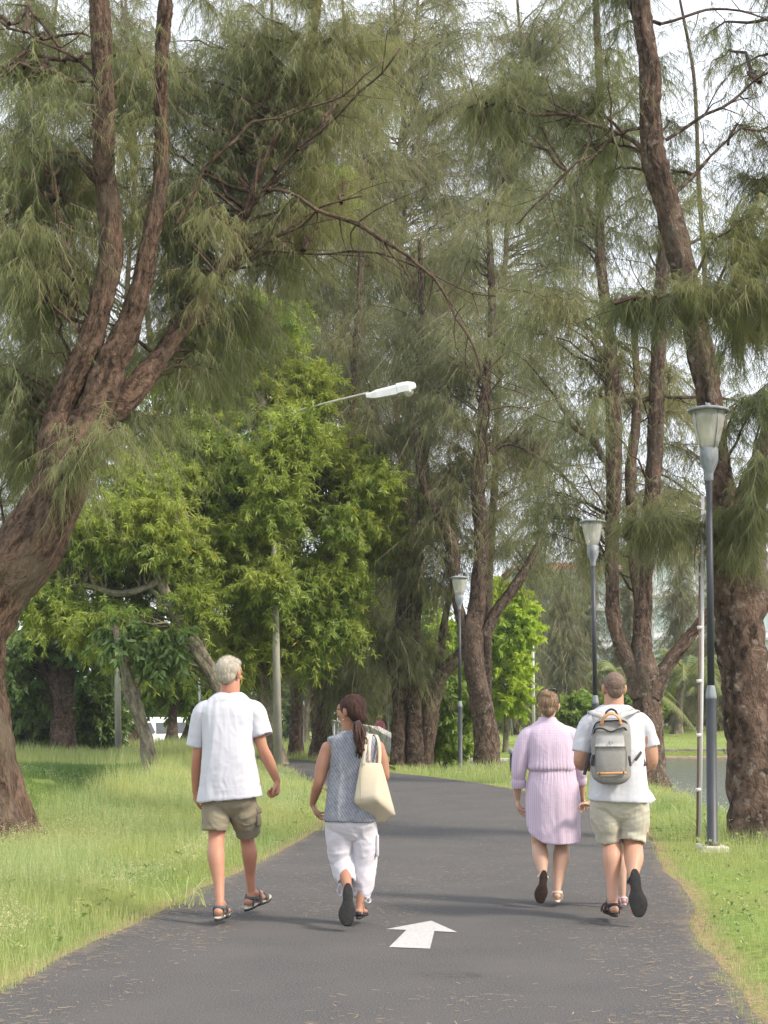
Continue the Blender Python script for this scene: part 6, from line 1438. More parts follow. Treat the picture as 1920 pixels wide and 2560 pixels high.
    for t_ in np.linspace(0, 2 * math.pi, 33)[:-1]: q.append(J(1380, 1927, T) + np.array([54.8 * m * math.cos(t_), .1165 * math.sin(t_), .0])); 
    q.append(q[0]); mk('waist_seam', *tube(np.array(q), .0045, 6, False), plain('lilac_cord', (0.6, 0.45, 0.6), .8), p.root)
    s1 = sole(fr1, .86, .018, 1, 'sandal', M['brown_sole'], p.root, 1.3, -.004); sandal(p, fr2, aR, .9, -1, M['strap_s'], M['strap_s'])
    c, f, s, dn = fr1; ak = J(1357, 2190, -.02)
    band([c + s * .03 - f * .02, ak - f * .0 + s * .038 + dn * .02, ak - f * .045 + dn * .03, ak - s * .038 + dn * .02, c - s * .03 - f * .02], .008, .004, np.array([s, s, -f, -s, -s]), 'heel_strap', M['strap_s'], s1)
    band([c + s * .042 + f * .1, c + f * .1 - dn * .05, c - s * .042 + f * .1], .012, .004, np.array([s, -dn, -s]), 'toe_strap', M['strap_s'], s1)
person_c()

# ============ man with backpack
def person_d():
    p = Per(10.65, 1545, 'broad man with cropped hair in white T-shirt and pale shorts carrying a grey backpack'); J, ring, m = p.J, p.ring, p.m
    T = .2
    hc = J(1535, 1722, T); hp, R, ey = head_parts(hc, .03, .02, 0, 1.02, wid=1.02)
    parts = list(hp) + [limb([J(1537, 1790, T + .01), J(1535, 1765, T + .0), J(1535, 1740, T + .01)], [.085, .073, .07]),
        loft([ring(1538, 1775, 42, .075, T), ring(1539, 1795, 62, .1, T), ring(1541, 1840, 62, .125, T), ring(1543, 1920, 64, .14, T), ring(1547, 1990, 56, .11, T), ring(1547, 2020, 48, .085, T)])]
    sL, eL, wL = J(1470, 1812, T + .01), J(1450, 1906, T - .01), J(1492, 1922, T + .24); sR, eR, wR = J(1608, 1812, T + .01), J(1628, 1902, T - .0), J(1596, 1930, T + .25)
    parts += [limb([sL, (sL + eL) / 2, eL, eL * .6 + wL * .4, wL], np.array([22, 21.5, 16, 15.5, 10]) * m), limb([sR, (sR + eR) / 2 + [.008, 0, 0], eR, eR * .6 + wR * .4, wR], np.array([22, 22, 17, 16, 10.5]) * m)]
    parts += hand(wL, np.array([.8, .4, .3]), np.array([0, 0, -1.]), 1, 1.05, .8); parts += hand(wR, np.array([-.8, .4, .3]), np.array([0, 0, -1.]), -1, 1.05, .8)
    hL, hR = J(1518, 2020, T), J(1576, 2020, T); kL, aL = J(1528, 2108, T + .02), J(1532, 2252, .03); kR, aR = J(1583, 2112, T - .0), J(1583, 2200, -.08)
    parts += [limb([hL, (hL + kL) / 2, kL, kL * .72 + aL * .28 + [0, -.02, 0], kL * .35 + aL * .65, aL], np.array([34, 31, 23, 23.5, 15.5, 12]) * m), limb([hR, (hR + kR) / 2, kR, kR * .6 + aR * .4 + [.003, -.01, 0], kR * .25 + aR * .75, aR], np.array([34, 31, 24, 24, 16, 12]) * m)]
    f1, fr1 = foot(aL, np.array([0, 0, -1.]), np.array([-.1, 1, 0]), 1.03); f2, fr2 = foot(J(1583, 2205, -.10), np.array([0, -1., .08]), np.array([.05, -.08, -1.]), 1.08)
    parts += f1 + f2
    V, Fs, N = remesh(parts, .0052, 2); mk('body', V, Fs, M['skin_d'], p.root); eyes_of(p, ey, 1.02)
    V, Fs = hair_cap(hc, R, 1.02, [((0, -.018, .036), (.0775, .094, .085)), ((0, -.052, -.01), (.06, .05, .058))], 12, .0015); mk('hair', V, Fs, M['hair_crop'], p.root)
    sh = [loft([ring(1537, 1764, 32, .075, T), ring(1537, 1770, 42, .082, T), ring(1538, 1779, 55, .098, T), ring(1539, 1792, 65, .115, T), ring(1540, 1812, 70, .135, T), ring(1543, 1860, 67, .16, T), ring(1545, 1920, 67, .165, T), ring(1546, 1970, 71, .168, T), ring(1546, 2000, 74, .17, T, -.04), ring(1546, 1998, 69, .158, T, -.04), ring(1546, 1970, 67, .15, T)], pw=2.4),
          hollow([J(1495, 1806, T), J(1476, 1816, T + .01), J(1461, 1845, T + .01), J(1453, 1881, T - .0)], np.array([27, 28, 24, 22.5]) * m), hollow([J(1585, 1804, T), J(1604, 1814, T + .01), J(1618, 1840, T + .01), J(1627, 1868, T - .0)], np.array([27, 28, 24, 22.5]) * m)]
    V, Fs, N = remesh(sh, .0065, 2); V = folds(V, N, .009, 71, 'drape', .65, mask=sm(1.68, 1.5, V[:, 2]) * .75 + .25); V = folds(V, N, .003, 73, 'cross', .8); mk('t_shirt', V, Fs, M['tee_b'], p.root)
    so = [loft([ring(1547, 1975, 64, .14, T), ring(1547, 2002, 70, .145, T), ring(1547, 2024, 66, .13, T), ring(1547, 2046, 46, .095, T), ring(1547, 2056, 22, .05, T)], pw=2.4),
          hollow([J(1513, 2010, T), J(1515, 2050, T), J(1519, 2080, T + .01), J(1521, 2103, T + .02)], np.array([38, 37, 31, 28]) * m, .06, .013), hollow([J(1581, 2010, T), J(1583, 2050, T), J(1582, 2080, T), J(1580, 2105, T - .02)], np.array([39, 38, 33.5, 32]) * m, .06, .013)]
    V, Fs, N = remesh(so, .006, 2); V = folds(V, N, .009, 81, 'iso', 1.0); V = folds(V, N, .005, 83, 'cross', 1.); mk('shorts', V, Fs, M['stone_c'], p.root)
    sandal(p, fr1, aL, 1.03, -1, M['strap_k'], M['rubber']); s2 = sole(fr2, 1.07, .02, -1, 'sandal', M['rubber'], p.root, 1.32, -.004)
    c, f, s, dn = fr2; ak = J(1583, 2205, -.10)
    band([c + s * .035 - f * .03, ak + s * .042 + dn * .02, ak - f * .055 + dn * .025, ak - s * .042 + dn * .02, c - s * .035 - f * .03], .012, .004, np.array([s, s, -f, -s, -s]), 'heel_strap', M['strap_k'], s2)
    band([c + s * .05 + f * .1, c + f * .1 - dn * .06, c - s * .05 + f * .1], .014, .004, np.array([s, -dn, -s]), 'toe_strap', M['strap_k'], s2)
    # ---- backpack
    bk = thing('backpack', 'light grey backpack with tan handle and tan strip on the back of the man', 'backpack', J(1528, 1960, .05))
    g1 = plain('grey_pack_fabric', (0.24, 0.23, 0.215), .85, var=.1, scale=30, bump=.25); g2 = plain('pale_grey_pack_fabric', (0.37, 0.36, 0.355), .85, var=.1, scale=30, bump=.25); tan = plain('tan_leather', (0.5, 0.25, 0.09), .55, var=.15, scale=20)
    B = T - .17 - .075
    def rr(px, py, rx, ry, dy=0.): return ring(px, py, rx, ry, B + dy)
    V, Fs, N = remesh([loft([rr(1531, 1795, 26, .03, .03), rr(1531, 1800, 36, .05, .015), rr(1530, 1812, 42, .06, .01), rr(1528, 1835, 46.5, .072), rr(1528, 1890, 48, .078), rr(1528, 1935, 47, .08), rr(1528, 1949, 40, .075), rr(1529, 1957, 30, .06), rr(1529, 1960, 20, .04)], pw=3.2)], .006, 2)
    V = folds(V, N, .0035, 91, 'iso', .9); mk('pack_body', V, Fs, g1, bk)
    def panel(pts, th, name, mat, par, sub=5):
        """thin curved panel over the pack's back: px polygon grid"""
        pts = np.array(pts, float); rows = []
        for py, xl, xr, d in pts:
            r_ = []
            for u in np.linspace(0, 1, 13):
                q = J(xl * (1 - u) + xr * u, py, B - d - .014 * math.sin(math.pi * u) ** .7 + (.02 * (abs(u - .5) * 2) ** 6)); r_.append(q)
            rows.append(r_)
        A_ = np.array(rows); n0, n1 = A_.shape[:2]; F_ = A_.reshape(-1, 3); Bk = F_ + [0, th, 0]; V = np.vstack([F_, Bk]); i = np.arange(n0 - 1)[:, None] * n1; j = np.arange(n1 - 1)[None]
        q = np.stack([i + j, i + j + 1, i + n1 + j + 1, i + n1 + j], -1).reshape(-1, 4); o_ = n0 * n1; e = []
        bd = list(range(n1)) + [k * n1 + n1 - 1 for k in range(1, n0)] + [(n0 - 1) * n1 + k for k in range(n1 - 2, -1, -1)] + [k * n1 for k in range(n0 - 2, 0, -1)]
        for k in range(len(bd)): a_, b_ = bd[k], bd[(k + 1) % len(bd)]; e.append([a_, b_, b_ + o_, a_ + o_])
        return mk(name, V, [np.vstack([q, q[:, ::-1] + o_, np.array(e)])], mat, par)
    panel([(1828, 1489, 1566, .066), (1842, 1488, 1567, .072), (1856, 1488, 1567, .076), (1867, 1488, 1567, .078)], .03, 'upper_panel', g2, bk)
    panel([(1866, 1488.5, 1566.5, .083), (1880, 1488, 1567, .088), (1905, 1489, 1567, .09), (1930, 1490, 1567, .088), (1941, 1493, 1565, .08)], .035, 'front_pocket', g1, bk)
    zl = [J(x, y, B - d) for x, y, d in ((1484, 1836, .03), (1489, 1823, .068), (1505, 1821, .083), (1527, 1829, .09), (1548, 1822, .084), (1562, 1820, .07), (1572, 1836, .03))]
    mk('zip', *tube(catmull(np.array(zl), n=5), .006, 8), M['strap_k'], bk)
    mk('top_zip', *tube(catmull(np.array([J(1480, 1838, B - .0), J(1487, 1813, B - .03), J(1500, 1804, B - .045), J(1528, 1802, B - .055), J(1556, 1801, B - .045), J(1568, 1811, B - .03), J(1575, 1838, B - .0)]), n=5), .0055, 8), M['strap_k'], bk)
    band([J(x, 1934.5 - .03 * (x - 1490), B - d) for x, d in ((1492, .088), (1505, .103), (1530, .11), (1552, .105), (1566, .088))], .0085, .004, [0, -1., 0], 'tan_strip', tan, bk)
    for x, y, d in ((1499, 1934, .1), (1559, 1931, .1)): mk('rivet', *ellips(J(x, y, B - d - .004), [.0065, .004, .0065], nu=10, nv=6), M['strap_k'], bk)
    band([J(x, y, B - d) for x, y, d in ((1504, 1812, .063), (1509, 1797, .07), (1520, 1787, .072), (1528, 1785, .073), (1537, 1787, .072), (1547, 1797, .07), (1552, 1812, .063))], .014, .007, np.array([[-.6, -.5, .3], [-.6, -.5, .6], [-.3, -.5, .8], [0, -.5, .8], [.3, -.5, .8], [.6, -.5, .6], [.6, -.5, .3]], float), 'handle', tan, bk, 5)
    mk('hanging_loop', *tube(catmull(np.array([J(1514, 1789, B - .02), J(1517, 1779, B - .02), J(1528, 1773, B - .02), J(1539, 1778, B - .02), J(1543, 1790, B - .02)]), n=6), .0075, 8), M['strap_k'], bk)
    for s, pts in ((-1, [(1513, 1797, B + .02), (1500, 1789, B + .055), (1484, 1784, T - .135), (1478, 1779, T - .06), (1476, 1786, T + .06)]), (1, [(1545, 1795, B + .02), (1560, 1786, B + .05), (1577, 1781, T - .14), (1589, 1777, T - .065), (1593, 1785, T + .06)])):
        band([J(*q) for q in pts], .024, .009, np.array([[0, -1, .3], [s * .1, -.8, .6], [s * .2, -.5, .8], [s * .2, 0, 1], [s * .3, .6, .8]], float), 'shoulder_strap', g2, bk)
    band([J(1475, 1882, B + .06), J(1469, 1905, B + .02), J(1461, 1937, B - .0)], .012, .004, [-.3, -1., 0], 'loose_strap', M['strap_k'], bk)
    band([J(1604, 1876, T - .06), J(1606, 1895, T - .09), J(1613, 1915, T - .10)], .012, .004, [.3, -1., 0], 'loose_strap', M['strap_k'], bk)
    band([J(1603, 1880, T - .13), J(1594, 1893, T - .165), J(1588, 1901, T - .175)], .009, .004, [.2, -1., 0], 'lower_strap', M['inside'], bk)
    for s in (-1, 1):
        x = 1528 + s * 45.5
        band([J(x - s * 2, 1887, B - .05), J(x - s * 0, 1900, B - .055), J(x + s * 1.5, 1915, B - .05)], .010, .006, [s * .8, -1., 0], 'side_pocket_trim', M['strap_k'], bk)
    band([J(1571, 1857, B - .05), J(1573, 1866, B - .05)], .008, .004, [.6, -1., 0], 'side_tab', M['strap_k'], bk)
    for i, (dx, sg_) in enumerate(((-2.6, 1), (2.4, -1))):
        th = np.linspace(.6, 2 * math.pi - .6, 9) if i == 0 else np.linspace(-1.0, 1.2, 7)
        c = J(1526.5 + dx, 1857, B - .096); mk('pack_mark', *tube(np.array([[c[0] + .0045 * math.cos(t_), c[1] - .002, c[2] + .0085 * math.sin(t_)] for t_ in th]), .0018, 5), M['strap_k'], bk)
person_d()

# ============ child, mostly hidden in front of the man
def person_e():
    p = Per(11.35, 1570, 'small child in loose white dress, half hidden between the backpacker and the grass'); J, ring, m = p.J, p.ring, p.m
    T = .1; k = .86
    hc = J(1563, 1898, T); hp, R, ey = head_parts(hc, .2, 0, 0, k)
    parts = list(hp) + [limb([J(1563, 1945, T), J(1563, 1915, T)], [.042, .042]), loft([ring(1563, 1940, 24, .045, T), ring(1563, 1952, 36, .06, T), ring(1563, 2000, 32, .065, T), ring(1563, 2050, 34, .07, T)])]
    sL, eL, wL = J(1532, 1955, T), J(1500, 2004, T - .02), J(1471, 2010, T - .03); sR, eR, wR = J(1596, 1956, T), J(1616, 2018, T), J(1619, 2066, T + .02)
    parts += [limb([sL, (sL + eL) / 2, eL, wL], np.array([11, 10, 8.5, 7]) * m), limb([sR, (sR + eR) / 2, eR, eR * .5 + wR * .5, wR], np.array([11, 10, 8, 7.5, 6]) * m)]
    parts += hand(wL, np.array([-1, -.1, .05]), np.array([0, -.4, -1.]), 1, .68, .8); parts += hand(wR, J(1618, 2092, T + .04) - wR, np.array([-.8, 0, 0]), -1, .66, .5)
    hL, hR = J(1548, 2060, T), J(1580, 2060, T); kL, aL = J(1553, 2130, T + .02), J(1557, 2240, .06); kR, aR = J(1582, 2130, T + .08), J(1584, 2225, .3)
    parts += [limb([hL, (hL + kL) / 2, kL, kL * .7 + aL * .3 + [0, -.01, 0], aL], np.array([17, 15, 11.5, 12, 7]) * m), limb([hR, (hR + kR) / 2, kR, kR * .7 + aR * .3 + [0, -.01, 0], aR], np.array([17, 15, 11.5, 12, 7]) * m)]
    f1, fr1 = foot(aL, np.array([0, -.15, -1.]), np.array([-.15, 1, -.1]), .66); f2, fr2 = foot(aR, np.array([0, 0, -1.]), np.array([.1, 1, 0]), .66); parts += f1 + f2
    V, Fs, N = remesh(parts, .0052, 2); mk('body', V, Fs, M['skin_c'], p.root); eyes_of(p, ey, k)
    V, Fs = hair_cap(hc, R, k, [((0, -.024, .036), (.083, .098, .088)), ((0, -.055, -.02), (.062, .055, .07))], 15, .004); mk('hair', V, Fs, M['hair_blond'], p.root)
    dr = [loft([ring(1563, 1942, 26, .055, T), ring(1563, 1955, 38, .07, T), ring(1564, 1990, 42, .085, T), ring(1562, 2040, 42, .1, T), ring(1560, 2096, 46, .11, T), ring(1560, 2095, 42, .1, T), ring(1560, 2070, 40, .09, T)], pw=2.2),
          hollow([J(1588, 1955, T), J(1601, 1968, T), J(1610, 1986, T), J(1621, 2008, T)], np.array([12, 14, 17, 20]) * m, .05, .009), hollow([J(1540, 1955, T), J(1528, 1968, T), J(1518, 1980, T)], np.array([12, 14, 17]) * m, .05, .009)]
    V, Fs, N = remesh(dr, .0055, 2); V = folds(V, N, .006, 95, 'drape', .9); mk('dress', V, Fs, M['white_d'], p.root)
    sandal(p, fr1, aL, .66, 1, M['strap_p'], M['strap_p']); sandal(p, fr2, aR, .66, -1, M['strap_p'], M['strap_p'])
person_e()

# ============ people far away
def small_person(label, px, Y, py_head, h, yaw, shirt, pants, hat=None, z=None):
    hd = P(px, py_head, Y); z0 = hd[2] - h; x0 = hd[0]
    r = thing('person', label, 'person', (x0, Y, z0)); R = rotz(yaw)
    def L(x, y, z_): return np.array([x0, Y, z0]) + R @ (np.array([x, y, z_]) * h / 1.7)
    k = h / 1.7; parts, _, ey = head_parts(L(0, 0, 1.58), yaw, 0, 0, k)
    parts += [limb([L(0, 0, 1.4), L(0, 0, 1.52)], [.05 * k, .05 * k]), loft([(*L(0, 0, 1.42), .15 * k, .08 * k), (*L(0, 0, 1.2), .15 * k, .1 * k), (*L(0, 0, .95), .15 * k, .1 * k)])]
    for s in (-1, 1):
        parts += [limb([L(s * .17, 0, 1.38), L(s * .22, .02, 1.12), L(s * .22, .1, .9)], np.array([.045, .04, .03]) * k), limb([L(s * .09, 0, .92), L(s * .1, s * .08, .5), L(s * .1, s * .12, .08)], np.array([.085, .055, .038]) * k), limb([L(s * .1, s * .12, .05), L(s * .12, s * .12 + .14, .03)], np.array([.04, .03]) * k)]
        parts += hand(L(s * .22, .1, .9), np.array([0, .3, -1.]), np.array([-s, 0, 0.]), -s, k, .5)
    V, Fs, N = remesh(parts, .012, 1); mk('body', V, Fs, M['skin_d'], r)
    V, Fs, N = remesh([loft([(*L(0, 0, 1.47), .1 * k, .07 * k), (*L(0, 0, 1.42), .18 * k, .1 * k), (*L(0, 0, 1.15), .18 * k, .12 * k), (*L(0, 0, .88), .19 * k, .13 * k)])] + [hollow([L(s * .14, 0, 1.4), L(s * .21, .01, 1.24), L(s * .23, .02, 1.12)], np.array([.07, .065, .06]) * k, .03, .016) for s in (-1, 1)], .012, 1)
    mk('shirt', folds(V, N, .008, 5, 'drape'), Fs, shirt, r)
    V, Fs, N = remesh([loft([(*L(0, 0, .98), .16 * k, .11 * k), (*L(0, 0, .84), .17 * k, .12 * k)])] + [hollow([L(s * .085, 0, .9), L(s * .1, s * .04, .68), L(s * .1, s * .08, .48)], np.array([.1, .09, .085]) * k, .03, .016) for s in (-1, 1)], .012, 1); mk('shorts', V, Fs, pants, r)
    if hat: mk('hat', *lathe([(.16 * k, 0), (.165 * k, .012), (.1 * k, .02), (.095 * k, .09), (.07 * k, .12), (.01, .125)], L(0, 0, 1.63), 18), hat, r)
    else:
        V, Fs = hair_cap(L(0, 0, 1.58), R, k, [((0, -.022, .036), (.083, .098, .09)), ((0, -.055, -.02), (.062, .055, .07))], 5, .003, .01); mk('hair', V, Fs, M['hair_brown'], r)
M['pink'] = cloth('pink_cotton', (0.7, 0.2, 0.32)); M['maroon'] = cloth('maroon_cotton', (0.16, 0.02, 0.04)); M['straw'] = plain('straw_hat', (0.6, 0.45, 0.2), .9); M['blue'] = cloth('blue_white_print', (0.35, 0.42, 0.6)); M['darkc'] = cloth('dark_cotton', (0.04, 0.04, 0.06)); M['ochre'] = cloth('ochre_cotton', (0.5, 0.3, 0.08))
small_person('person in pink top and straw hat on the footbridge', 950, 64, 1790, 1.62, .5, M['pink'], M['darkc'], M['straw'])
small_person('person in blue and white print between two furrowed trunks', 1019, 52, 1827, 1.6, .3, M['blue'], M['khaki'])
small_person('distant person in maroon at the left end of the far bank group', 1243, 104, 1793, 1.65, 1.2, M['maroon'], M['darkc'])
small_person('distant person in straw hat and ochre shirt on the far bank', 1254, 103, 1799, 1.5, -1.2, M['ochre'], M['darkc'], M['straw'])
small_person('distant person in white shirt beside the thin grey poles', 1268, 103, 1799, 1.55, 2.6, M['white_l'], M['darkc'])
small_person('distant person right of the thin grey poles', 1292, 104, 1798, 1.55, .9, M['ochre'], M['maroon'])
small_person('distant person near the bin on the far bank, right of the group', 1318, 104, 1797, 1.55, -.6, M['pink'], M['darkc'])
small_person('distant person in orange brown behind the far bank at the right', 1828, 103, 1797, 1.6, .4, M['ochre'], M['darkc'])
# ------------------------------------------------------------------ grass, litter
def grass(name, n, region, seed, hfun, wpx, mat, bend=.35, tip=0.0):
    rg = np.random.default_rng(seed)
    x, y = region(rg, n); z = Hgt(x, y)
    inp = inpoly(x, y, PATHPOLY); de = np.minimum(distpoly(x, y, PL), distpoly(x, y, PR))
    keep = ((~inp) | (de < .1 * fbm(np.stack([x * 2, y * 2, x * 0], 1), 2, 77) * 2 - .06)) & (de > rg.random(len(x)) ** 3 * .22 - inp * 1) & (z > -.78); x, y, z, de = x[keep], y[keep], z[keep], de[keep]; n = len(x)
    h = hfun(x, y, de, rg) * rg.uniform(.5, 1.3, n)
    p3 = np.stack([x * .7, y * .7, x * 0], 1); patch = fbm(p3, 3, seed)
    h = h * (0.35 + 1.3 * patch)
    w = np.maximum(.0028, y * wpx / F)
    az = rg.random(n) * 2 * math.pi; ld = np.stack([np.cos(az), np.sin(az)], 1) * (bend * h * rg.uniform(.2, 1.3, n))[:, None]
    s = rg.random(n) * math.pi; sx = np.cos(s) * w / 2; sy = np.sin(s) * w / 2
    b = np.stack([x, y, z - .01], 1); S = np.stack([sx, sy, sx * 0], 1)
    mid = b + np.stack([ld[:, 0] * .35, ld[:, 1] * .35, h * .6], 1); tp = b + np.stack([ld[:, 0], ld[:, 1], h], 1)
    V = np.stack([b - S, b + S, mid + S * .8, mid - S * .8, tp], 1).reshape(-1, 3)
    o = np.arange(n)[:, None] * 5
    Fq = np.array([0, 1, 2, 3])[None] + o; Ft = np.array([3, 2, 4])[None] + o
    r = np.repeat(np.clip(patch * .9 - .2 + rg.random(n) * .75 - .05, 0, 1), 5); r2 = np.repeat(rg.random(n), 5)
    ob = mk(name, V, [Fq, Ft], mat, attrs={'rnd': ('POINT', r), 'rnd2': ('POINT', r2)}, smooth=False)
    return ob, (x, y, z, h, rg)
M['grass'] = foliage_mat('grass_blades', [(0.1, 0.18, 0.058), (0.225, 0.315, 0.12), (0.46, 0.52, 0.27)], .6, .45, yellow=(.9, (0.42, 0.4, 0.2)), spec=.25)
def reg(x0, x1, y0, y1, pw=1.6):
    def f(rg, n):
        # density falls with distance like 1/y^pw
        u = rg.random(n); a = 1 - pw; y = (y0 ** a + u * (y1 ** a - y0 ** a)) ** (1 / a); x = rg.uniform(x0, x1, n)
        k = (np.abs(x) < y * .285 + .8); return x[k], y[k]
    return f
def hl(x, y, de, rg):
    return np.clip(.05 + de * .24, .06, .28) * (1 + .7 * np.exp(-((x + 4.25) / .4) ** 2) * (y > 17)) * np.where(x < -4.7, 1.25, 1)
_rg0 = reg(-13, 0, 6.5, 60, 1.7)
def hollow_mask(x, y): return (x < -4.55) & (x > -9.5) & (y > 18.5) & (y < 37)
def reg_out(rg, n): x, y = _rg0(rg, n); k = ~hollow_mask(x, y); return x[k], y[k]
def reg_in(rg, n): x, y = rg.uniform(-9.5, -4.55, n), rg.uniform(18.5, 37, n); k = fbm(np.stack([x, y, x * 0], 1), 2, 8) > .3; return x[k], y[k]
M['shade_grass'] = foliage_mat('grass_painted_shade', [(0.05, 0.12, 0.035), (0.10, 0.2, 0.06), (0.2, 0.3, 0.1)], .6, .4)  # tree shade over the hollow, painted into the grass as a darker green
gh, _ = grass('hollow_shade_grass', 90000, reg_in, 104, lambda x, y, de, rg: x * 0 + .16, 1.1, M['shade_grass'], .6); tag(gh, 'grass in the hollow, tree shade painted in as darker green', 'ground cover', kind='stuff')
g1, d1 = grass('verge_grass', 420000, reg_out, 101, hl, .85, M['grass']); tag(g1, 'tall soft grass of the left verge and hollow', 'grass', kind='stuff')
def hr(x, y, de, rg): return np.where(x > xshore(y) - 1.3, .6, 1.) * np.where(y < 13, .045 + .03 * np.clip(de, 0, 1), .07 + .16 * np.clip(de * .7, 0, 1) * sm(13, 15.5, y))
g2, d2 = grass('bank_grass', 300000, reg(.3, 12, 6.0, 48, 1.7), 102, hr, .75, M['grass']); tag(g2, 'grass of the lake side verge', 'grass', kind='stuff')
g3, _ = grass('far_lawn_grass', 60000, lambda rg, n: (rg.uniform(-12, 30, n), rg.uniform(44, 104, n)), 103, lambda x, y, de, rg: x * 0 + .1, .8, M['grass']); tag(g3, 'short lawn on the far lake bank', 'grass', kind='stuff')
# flowering seed heads: thin stalks with pale tufts
def seedheads(name, n, region, seed, hmul, dmin=.25):
    rg = np.random.default_rng(seed); x, y = region(rg, n); inp = inpoly(x, y, PATHPOLY); de = np.minimum(distpoly(x, y, PL), distpoly(x, y, PR))
    pt = fbm(np.stack([x * .9, y * .9, x * 0 + 4], 1), 3, seed)
    k = (~inp) & (de > dmin) & (pt > .42); x, y, de = x[k], y[k], de[k]; z = Hgt(x, y); n = len(x)
    h = hmul * rg.uniform(.6, 1.3, n); ld = rg.normal(size=(n, 2)) * h[:, None] * .22; w = np.maximum(.002, y * .45 / F)
    b = np.stack([x, y, z], 1); tp = b + np.stack([ld[:, 0], ld[:, 1], h], 1)
    s = rg.random(n) * 3.14; S = np.stack([np.cos(s) * w / 2, np.sin(s) * w / 2, s * 0], 1)
    V = [np.stack([b - S, b + S, tp], 1).reshape(-1, 3)]; Fs = [np.arange(3 * n).reshape(-1, 3)]; off = 3 * n
    q = 5; rr = np.maximum(.006, y * 1.1 / F)
    for k in range(q):
        c = tp + rg.normal(size=(n, 3)) * (rr * 1.6)[:, None]; d1_ = unit(rg.normal(size=(n, 3))) * (rr * .8)[:, None]; d2_ = unit(np.cross(d1_, rg.normal(size=(n, 3)))) * (rr * .45)[:, None]
        V.append(np.stack([c - d1_, c + d2_, c + d1_, c - d2_], 1).reshape(-1, 3))
    Fq = np.arange(4 * n * q).reshape(-1, 4) + off
    mi = np.concatenate([np.zeros(n), np.ones(len(Fq))])
    V = np.concatenate(V)
    o = mk(name, V, [Fs[0], Fq], [M['grass'], M['seed']], midx=mi, attrs={'rnd': ('POINT', rg.random(len(V))), 'rnd2': ('POINT', np.zeros(len(V)))}, smooth=False)
    tag(o, kind='stuff')
M['seed'] = foliage_mat('seed_tufts', [(0.36, 0.36, 0.22), (0.5, 0.5, 0.34), (0.62, 0.62, 0.48)], .8, .35)
seedheads('grass_seed_heads', 70000, reg(-10, 0, 7.5, 34, 1.7), 111, .2)
seedheads('bank_seed_heads', 5000, reg(1.5, 9, 13, 34, 1.5), 112, .24)
# long arching blades on the ridge
def tufts(name, centers, seed, nb=26, L=.5, w=.01):
    rg = np.random.default_rng(seed); V = []; 
    for cx_, cy_ in centers:
        z = Hg(cx_, cy_)
        for _ in range(nb):
            az = rg.random() * 6.28; l = L * rg.uniform(.5, 1.3); o = np.array([cx_ + rg.normal() * .08, cy_ + rg.normal() * .08, z]); d = np.array([math.cos(az), math.sin(az), 0]) * rg.uniform(.3, .9)
            p = [o + d * l * t_ + np.array([0, 0, 1]) * l * (1.1 * t_ - .55 * t_ * t_ * (1 + np.linalg.norm(d) * .6)) for t_ in (0, .35, .7, 1)]
            s = unit(np.cross(d, [0, 0, 1.])) * w / 2
            V.append([p[0] - s, p[0] + s, p[1] + s, p[1] - s, p[1] - s, p[1] + s, p[2] + s * .7, p[2] - s * .7, p[2] - s * .7, p[2] + s * .7, p[3], p[3]])
    V = np.array(V).reshape(-1, 12, 3); n = len(V); V[:, 11] += [0, 0, -.001]; V = V.reshape(-1, 3)
    o = mk(name, V, [np.arange(12 * n).reshape(-1, 4)], M['grass'], attrs={'rnd': ('POINT', np.repeat(rg.uniform(.3, 1, n), 12)), 'rnd2': ('POINT', np.repeat(rg.uniform(0, 1, n), 12))}, smooth=False)
    tag(o, kind='stuff')
def weeds(name, n, seed, x0, x1, y0, y1, L, mat):
    rg = np.random.default_rng(seed); V = []
    for _ in range(n):
        y = rg.uniform(y0, y1); x = rg.uniform(x0, x1); l_, r_ = pathx(y)
        if l_ - .12 < x < r_ + .12: continue
        z = Hg(x, y); c = np.array([x, y, z + rg.uniform(.02, .14)]); k = rg.integers(6, 12); s_ = L * rg.uniform(.6, 1.4)
        for i in range(k):
            a = i * 2.4 + rg.normal() * .3; el = rg.uniform(.1, 1.1); d = np.array([math.cos(a) * math.cos(el), math.sin(a) * math.cos(el), math.sin(el)]); s = unit(np.cross(d, [0, 0, 1.])) * s_ * .24
            m_ = c + d * s_ * .5 + [0, 0, .01]; e = c + d * s_ - [0, 0, s_ * .25]; V.append([c, m_ - s, e, m_ + s])
    V = np.array(V); n_ = len(V); r = np.repeat(rg.random(n_), 4); o = mk(name, V.reshape(-1, 3), [np.arange(4 * n_).reshape(-1, 4)], mat, attrs={'rnd': ('POINT', r), 'rnd2': ('POINT', r * 0)}, smooth=False); tag(o, kind='stuff')
weeds('verge_weeds', 1300, 31, -5.5, -.6, 7, 26, .05, M['grass']); weeds('bank_weeds', 700, 32, 2.0, 5.2, 7, 20, .035, M['grass'])
rgt = np.random.default_rng(5)
tufts('long_grass_tufts', [(-4.2 + rgt.normal() * .4, 19 + k * .45) for k in range(28)] + [(rgt.uniform(3.3, 5.5), rgt.uniform(13.5, 26)) for _ in range(30)] + [(-3.6 + rgt.normal() * 1.2, rgt.uniform(9, 18)) for _ in range(16)], 9, L=.45)
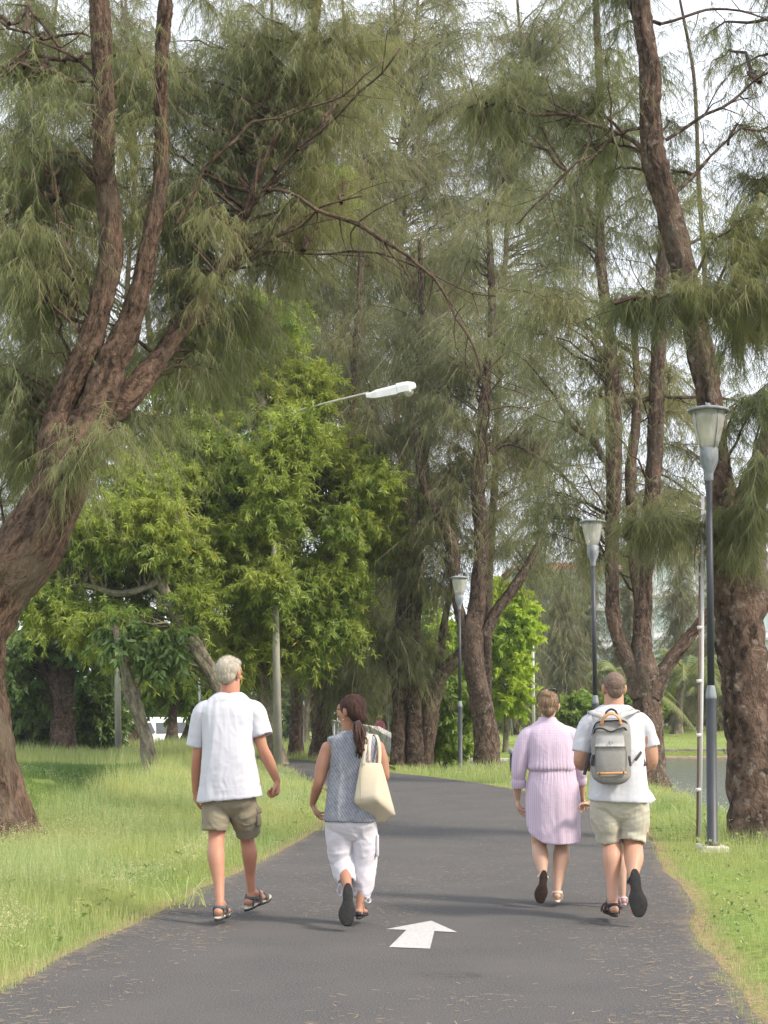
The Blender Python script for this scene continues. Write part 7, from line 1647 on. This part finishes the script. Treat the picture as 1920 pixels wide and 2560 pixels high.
# fallen needles and crumbs on the asphalt
M['litter'] = foliage_mat('fallen_needles', [(0.16, 0.1, 0.05), (0.36, 0.26, 0.15), (0.5, 0.4, 0.26)], .9, .05)
def litter(name, n, seed, edge):
    rg = np.random.default_rng(seed); a = 1 - 1.5; u = rg.random(n); y = (5.5 ** a + u * (36 ** a - 5.5 ** a)) ** (1 / a); x = rg.uniform(-4, 4.5, n)
    inp = inpoly(x, y, PATHPOLY); de = np.minimum(distpoly(x, y, PL), distpoly(x, y, PR))
    if edge: k = (de < np.abs(rg.normal(size=n)) * .22)
    else:
        pt = fbm(np.stack([x * .9, y * .5, x * 0], 1), 3, seed); k = inp & (pt + rg.normal(size=n) * .05 + .12 * np.exp(-((x - .9) / 1.1) ** 2 - ((y - 18) / 3.) ** 2) > .47 - .12 * (de < .8) - .06 * (y > 14))
    x, y = x[k], y[k]; n = len(x); az = np.where(rg.random(n) < .75, rg.normal(size=n) * .3, rg.random(n) * 3.14)
    l = rg.uniform(.008, .03, n) * (.5 + .7 * rg.random(n)); w = np.maximum(.0028, y * .55 / F)
    c = np.stack([x, y, np.full(n, .008) + rg.random(n) * .006 + (0.012 if edge else 0)], 1); d = np.stack([np.cos(az), np.sin(az), rg.normal(size=n) * .06], 1) * l[:, None]; s = np.stack([-np.sin(az), np.cos(az), az * 0], 1) * (w * .8)[:, None]
    V = np.stack([c - d - s, c - d + s, c + d + s * .6, c + d - s * .6], 1).reshape(-1, 3)
    o = mk(name, V, [np.arange(4 * n).reshape(-1, 4)], M['litter'], attrs={'rnd': ('POINT', np.repeat(rg.random(n), 4)), 'rnd2': ('POINT', np.zeros(4 * n))}, smooth=False)
    tag(o, kind='stuff')
litter('fallen_needles', 26000, 201, False); litter('edge_litter', 30000, 202, True)
def sticks():
    rg = np.random.default_rng(44)
    for i, (px, py, l) in [(1, (1640, 2075, .16))]:
        p = G(px, py); az = rg.normal() * .3; d = np.array([math.cos(az), math.sin(az), 0]) * l
        o = thing('fallen_twig', ['dark fallen twig at the bottom right corner', 'long dark twig on the grass right of the pale shorts', 'short twig lying on the right part of the asphalt', 'tiny dark twig on the asphalt in front of the arrow', 'small dark crumb of bark right of the black sole', 'slim twig along the right path edge', 'curved twig in the mown grass near the right frame edge'][i], 'twig', p)
        mk('stick', *tube([p - d + [0, 0, .012], p + [0, .01, .02], p + d + [0, 0, .012]], [.006, .008, .004], 6), M['rust_pipe'], o)
sticks()
# ------------------------------------------------------------------ pale humid air
def haze():
    V, Fs = box((0, 60, 22), (170, 170, 49)); o = mk('haze', V, Fs, [], smooth=False)
    m = bpy.data.materials.new('humid_air'); m.use_nodes = True; n_ = m.node_tree; n_.nodes.clear()
    ou = n_.nodes.new('ShaderNodeOutputMaterial'); v = n_.nodes.new('ShaderNodeVolumePrincipled')
    v.inputs['Color'].default_value = (.9, .93, .97, 1); v.inputs['Density'].default_value = .00045; v.inputs['Anisotropy'].default_value = .3
    n_.links.new(v.outputs[0], ou.inputs['Volume']); o.data.materials.append(m); tag(o, kind='stuff')
haze()
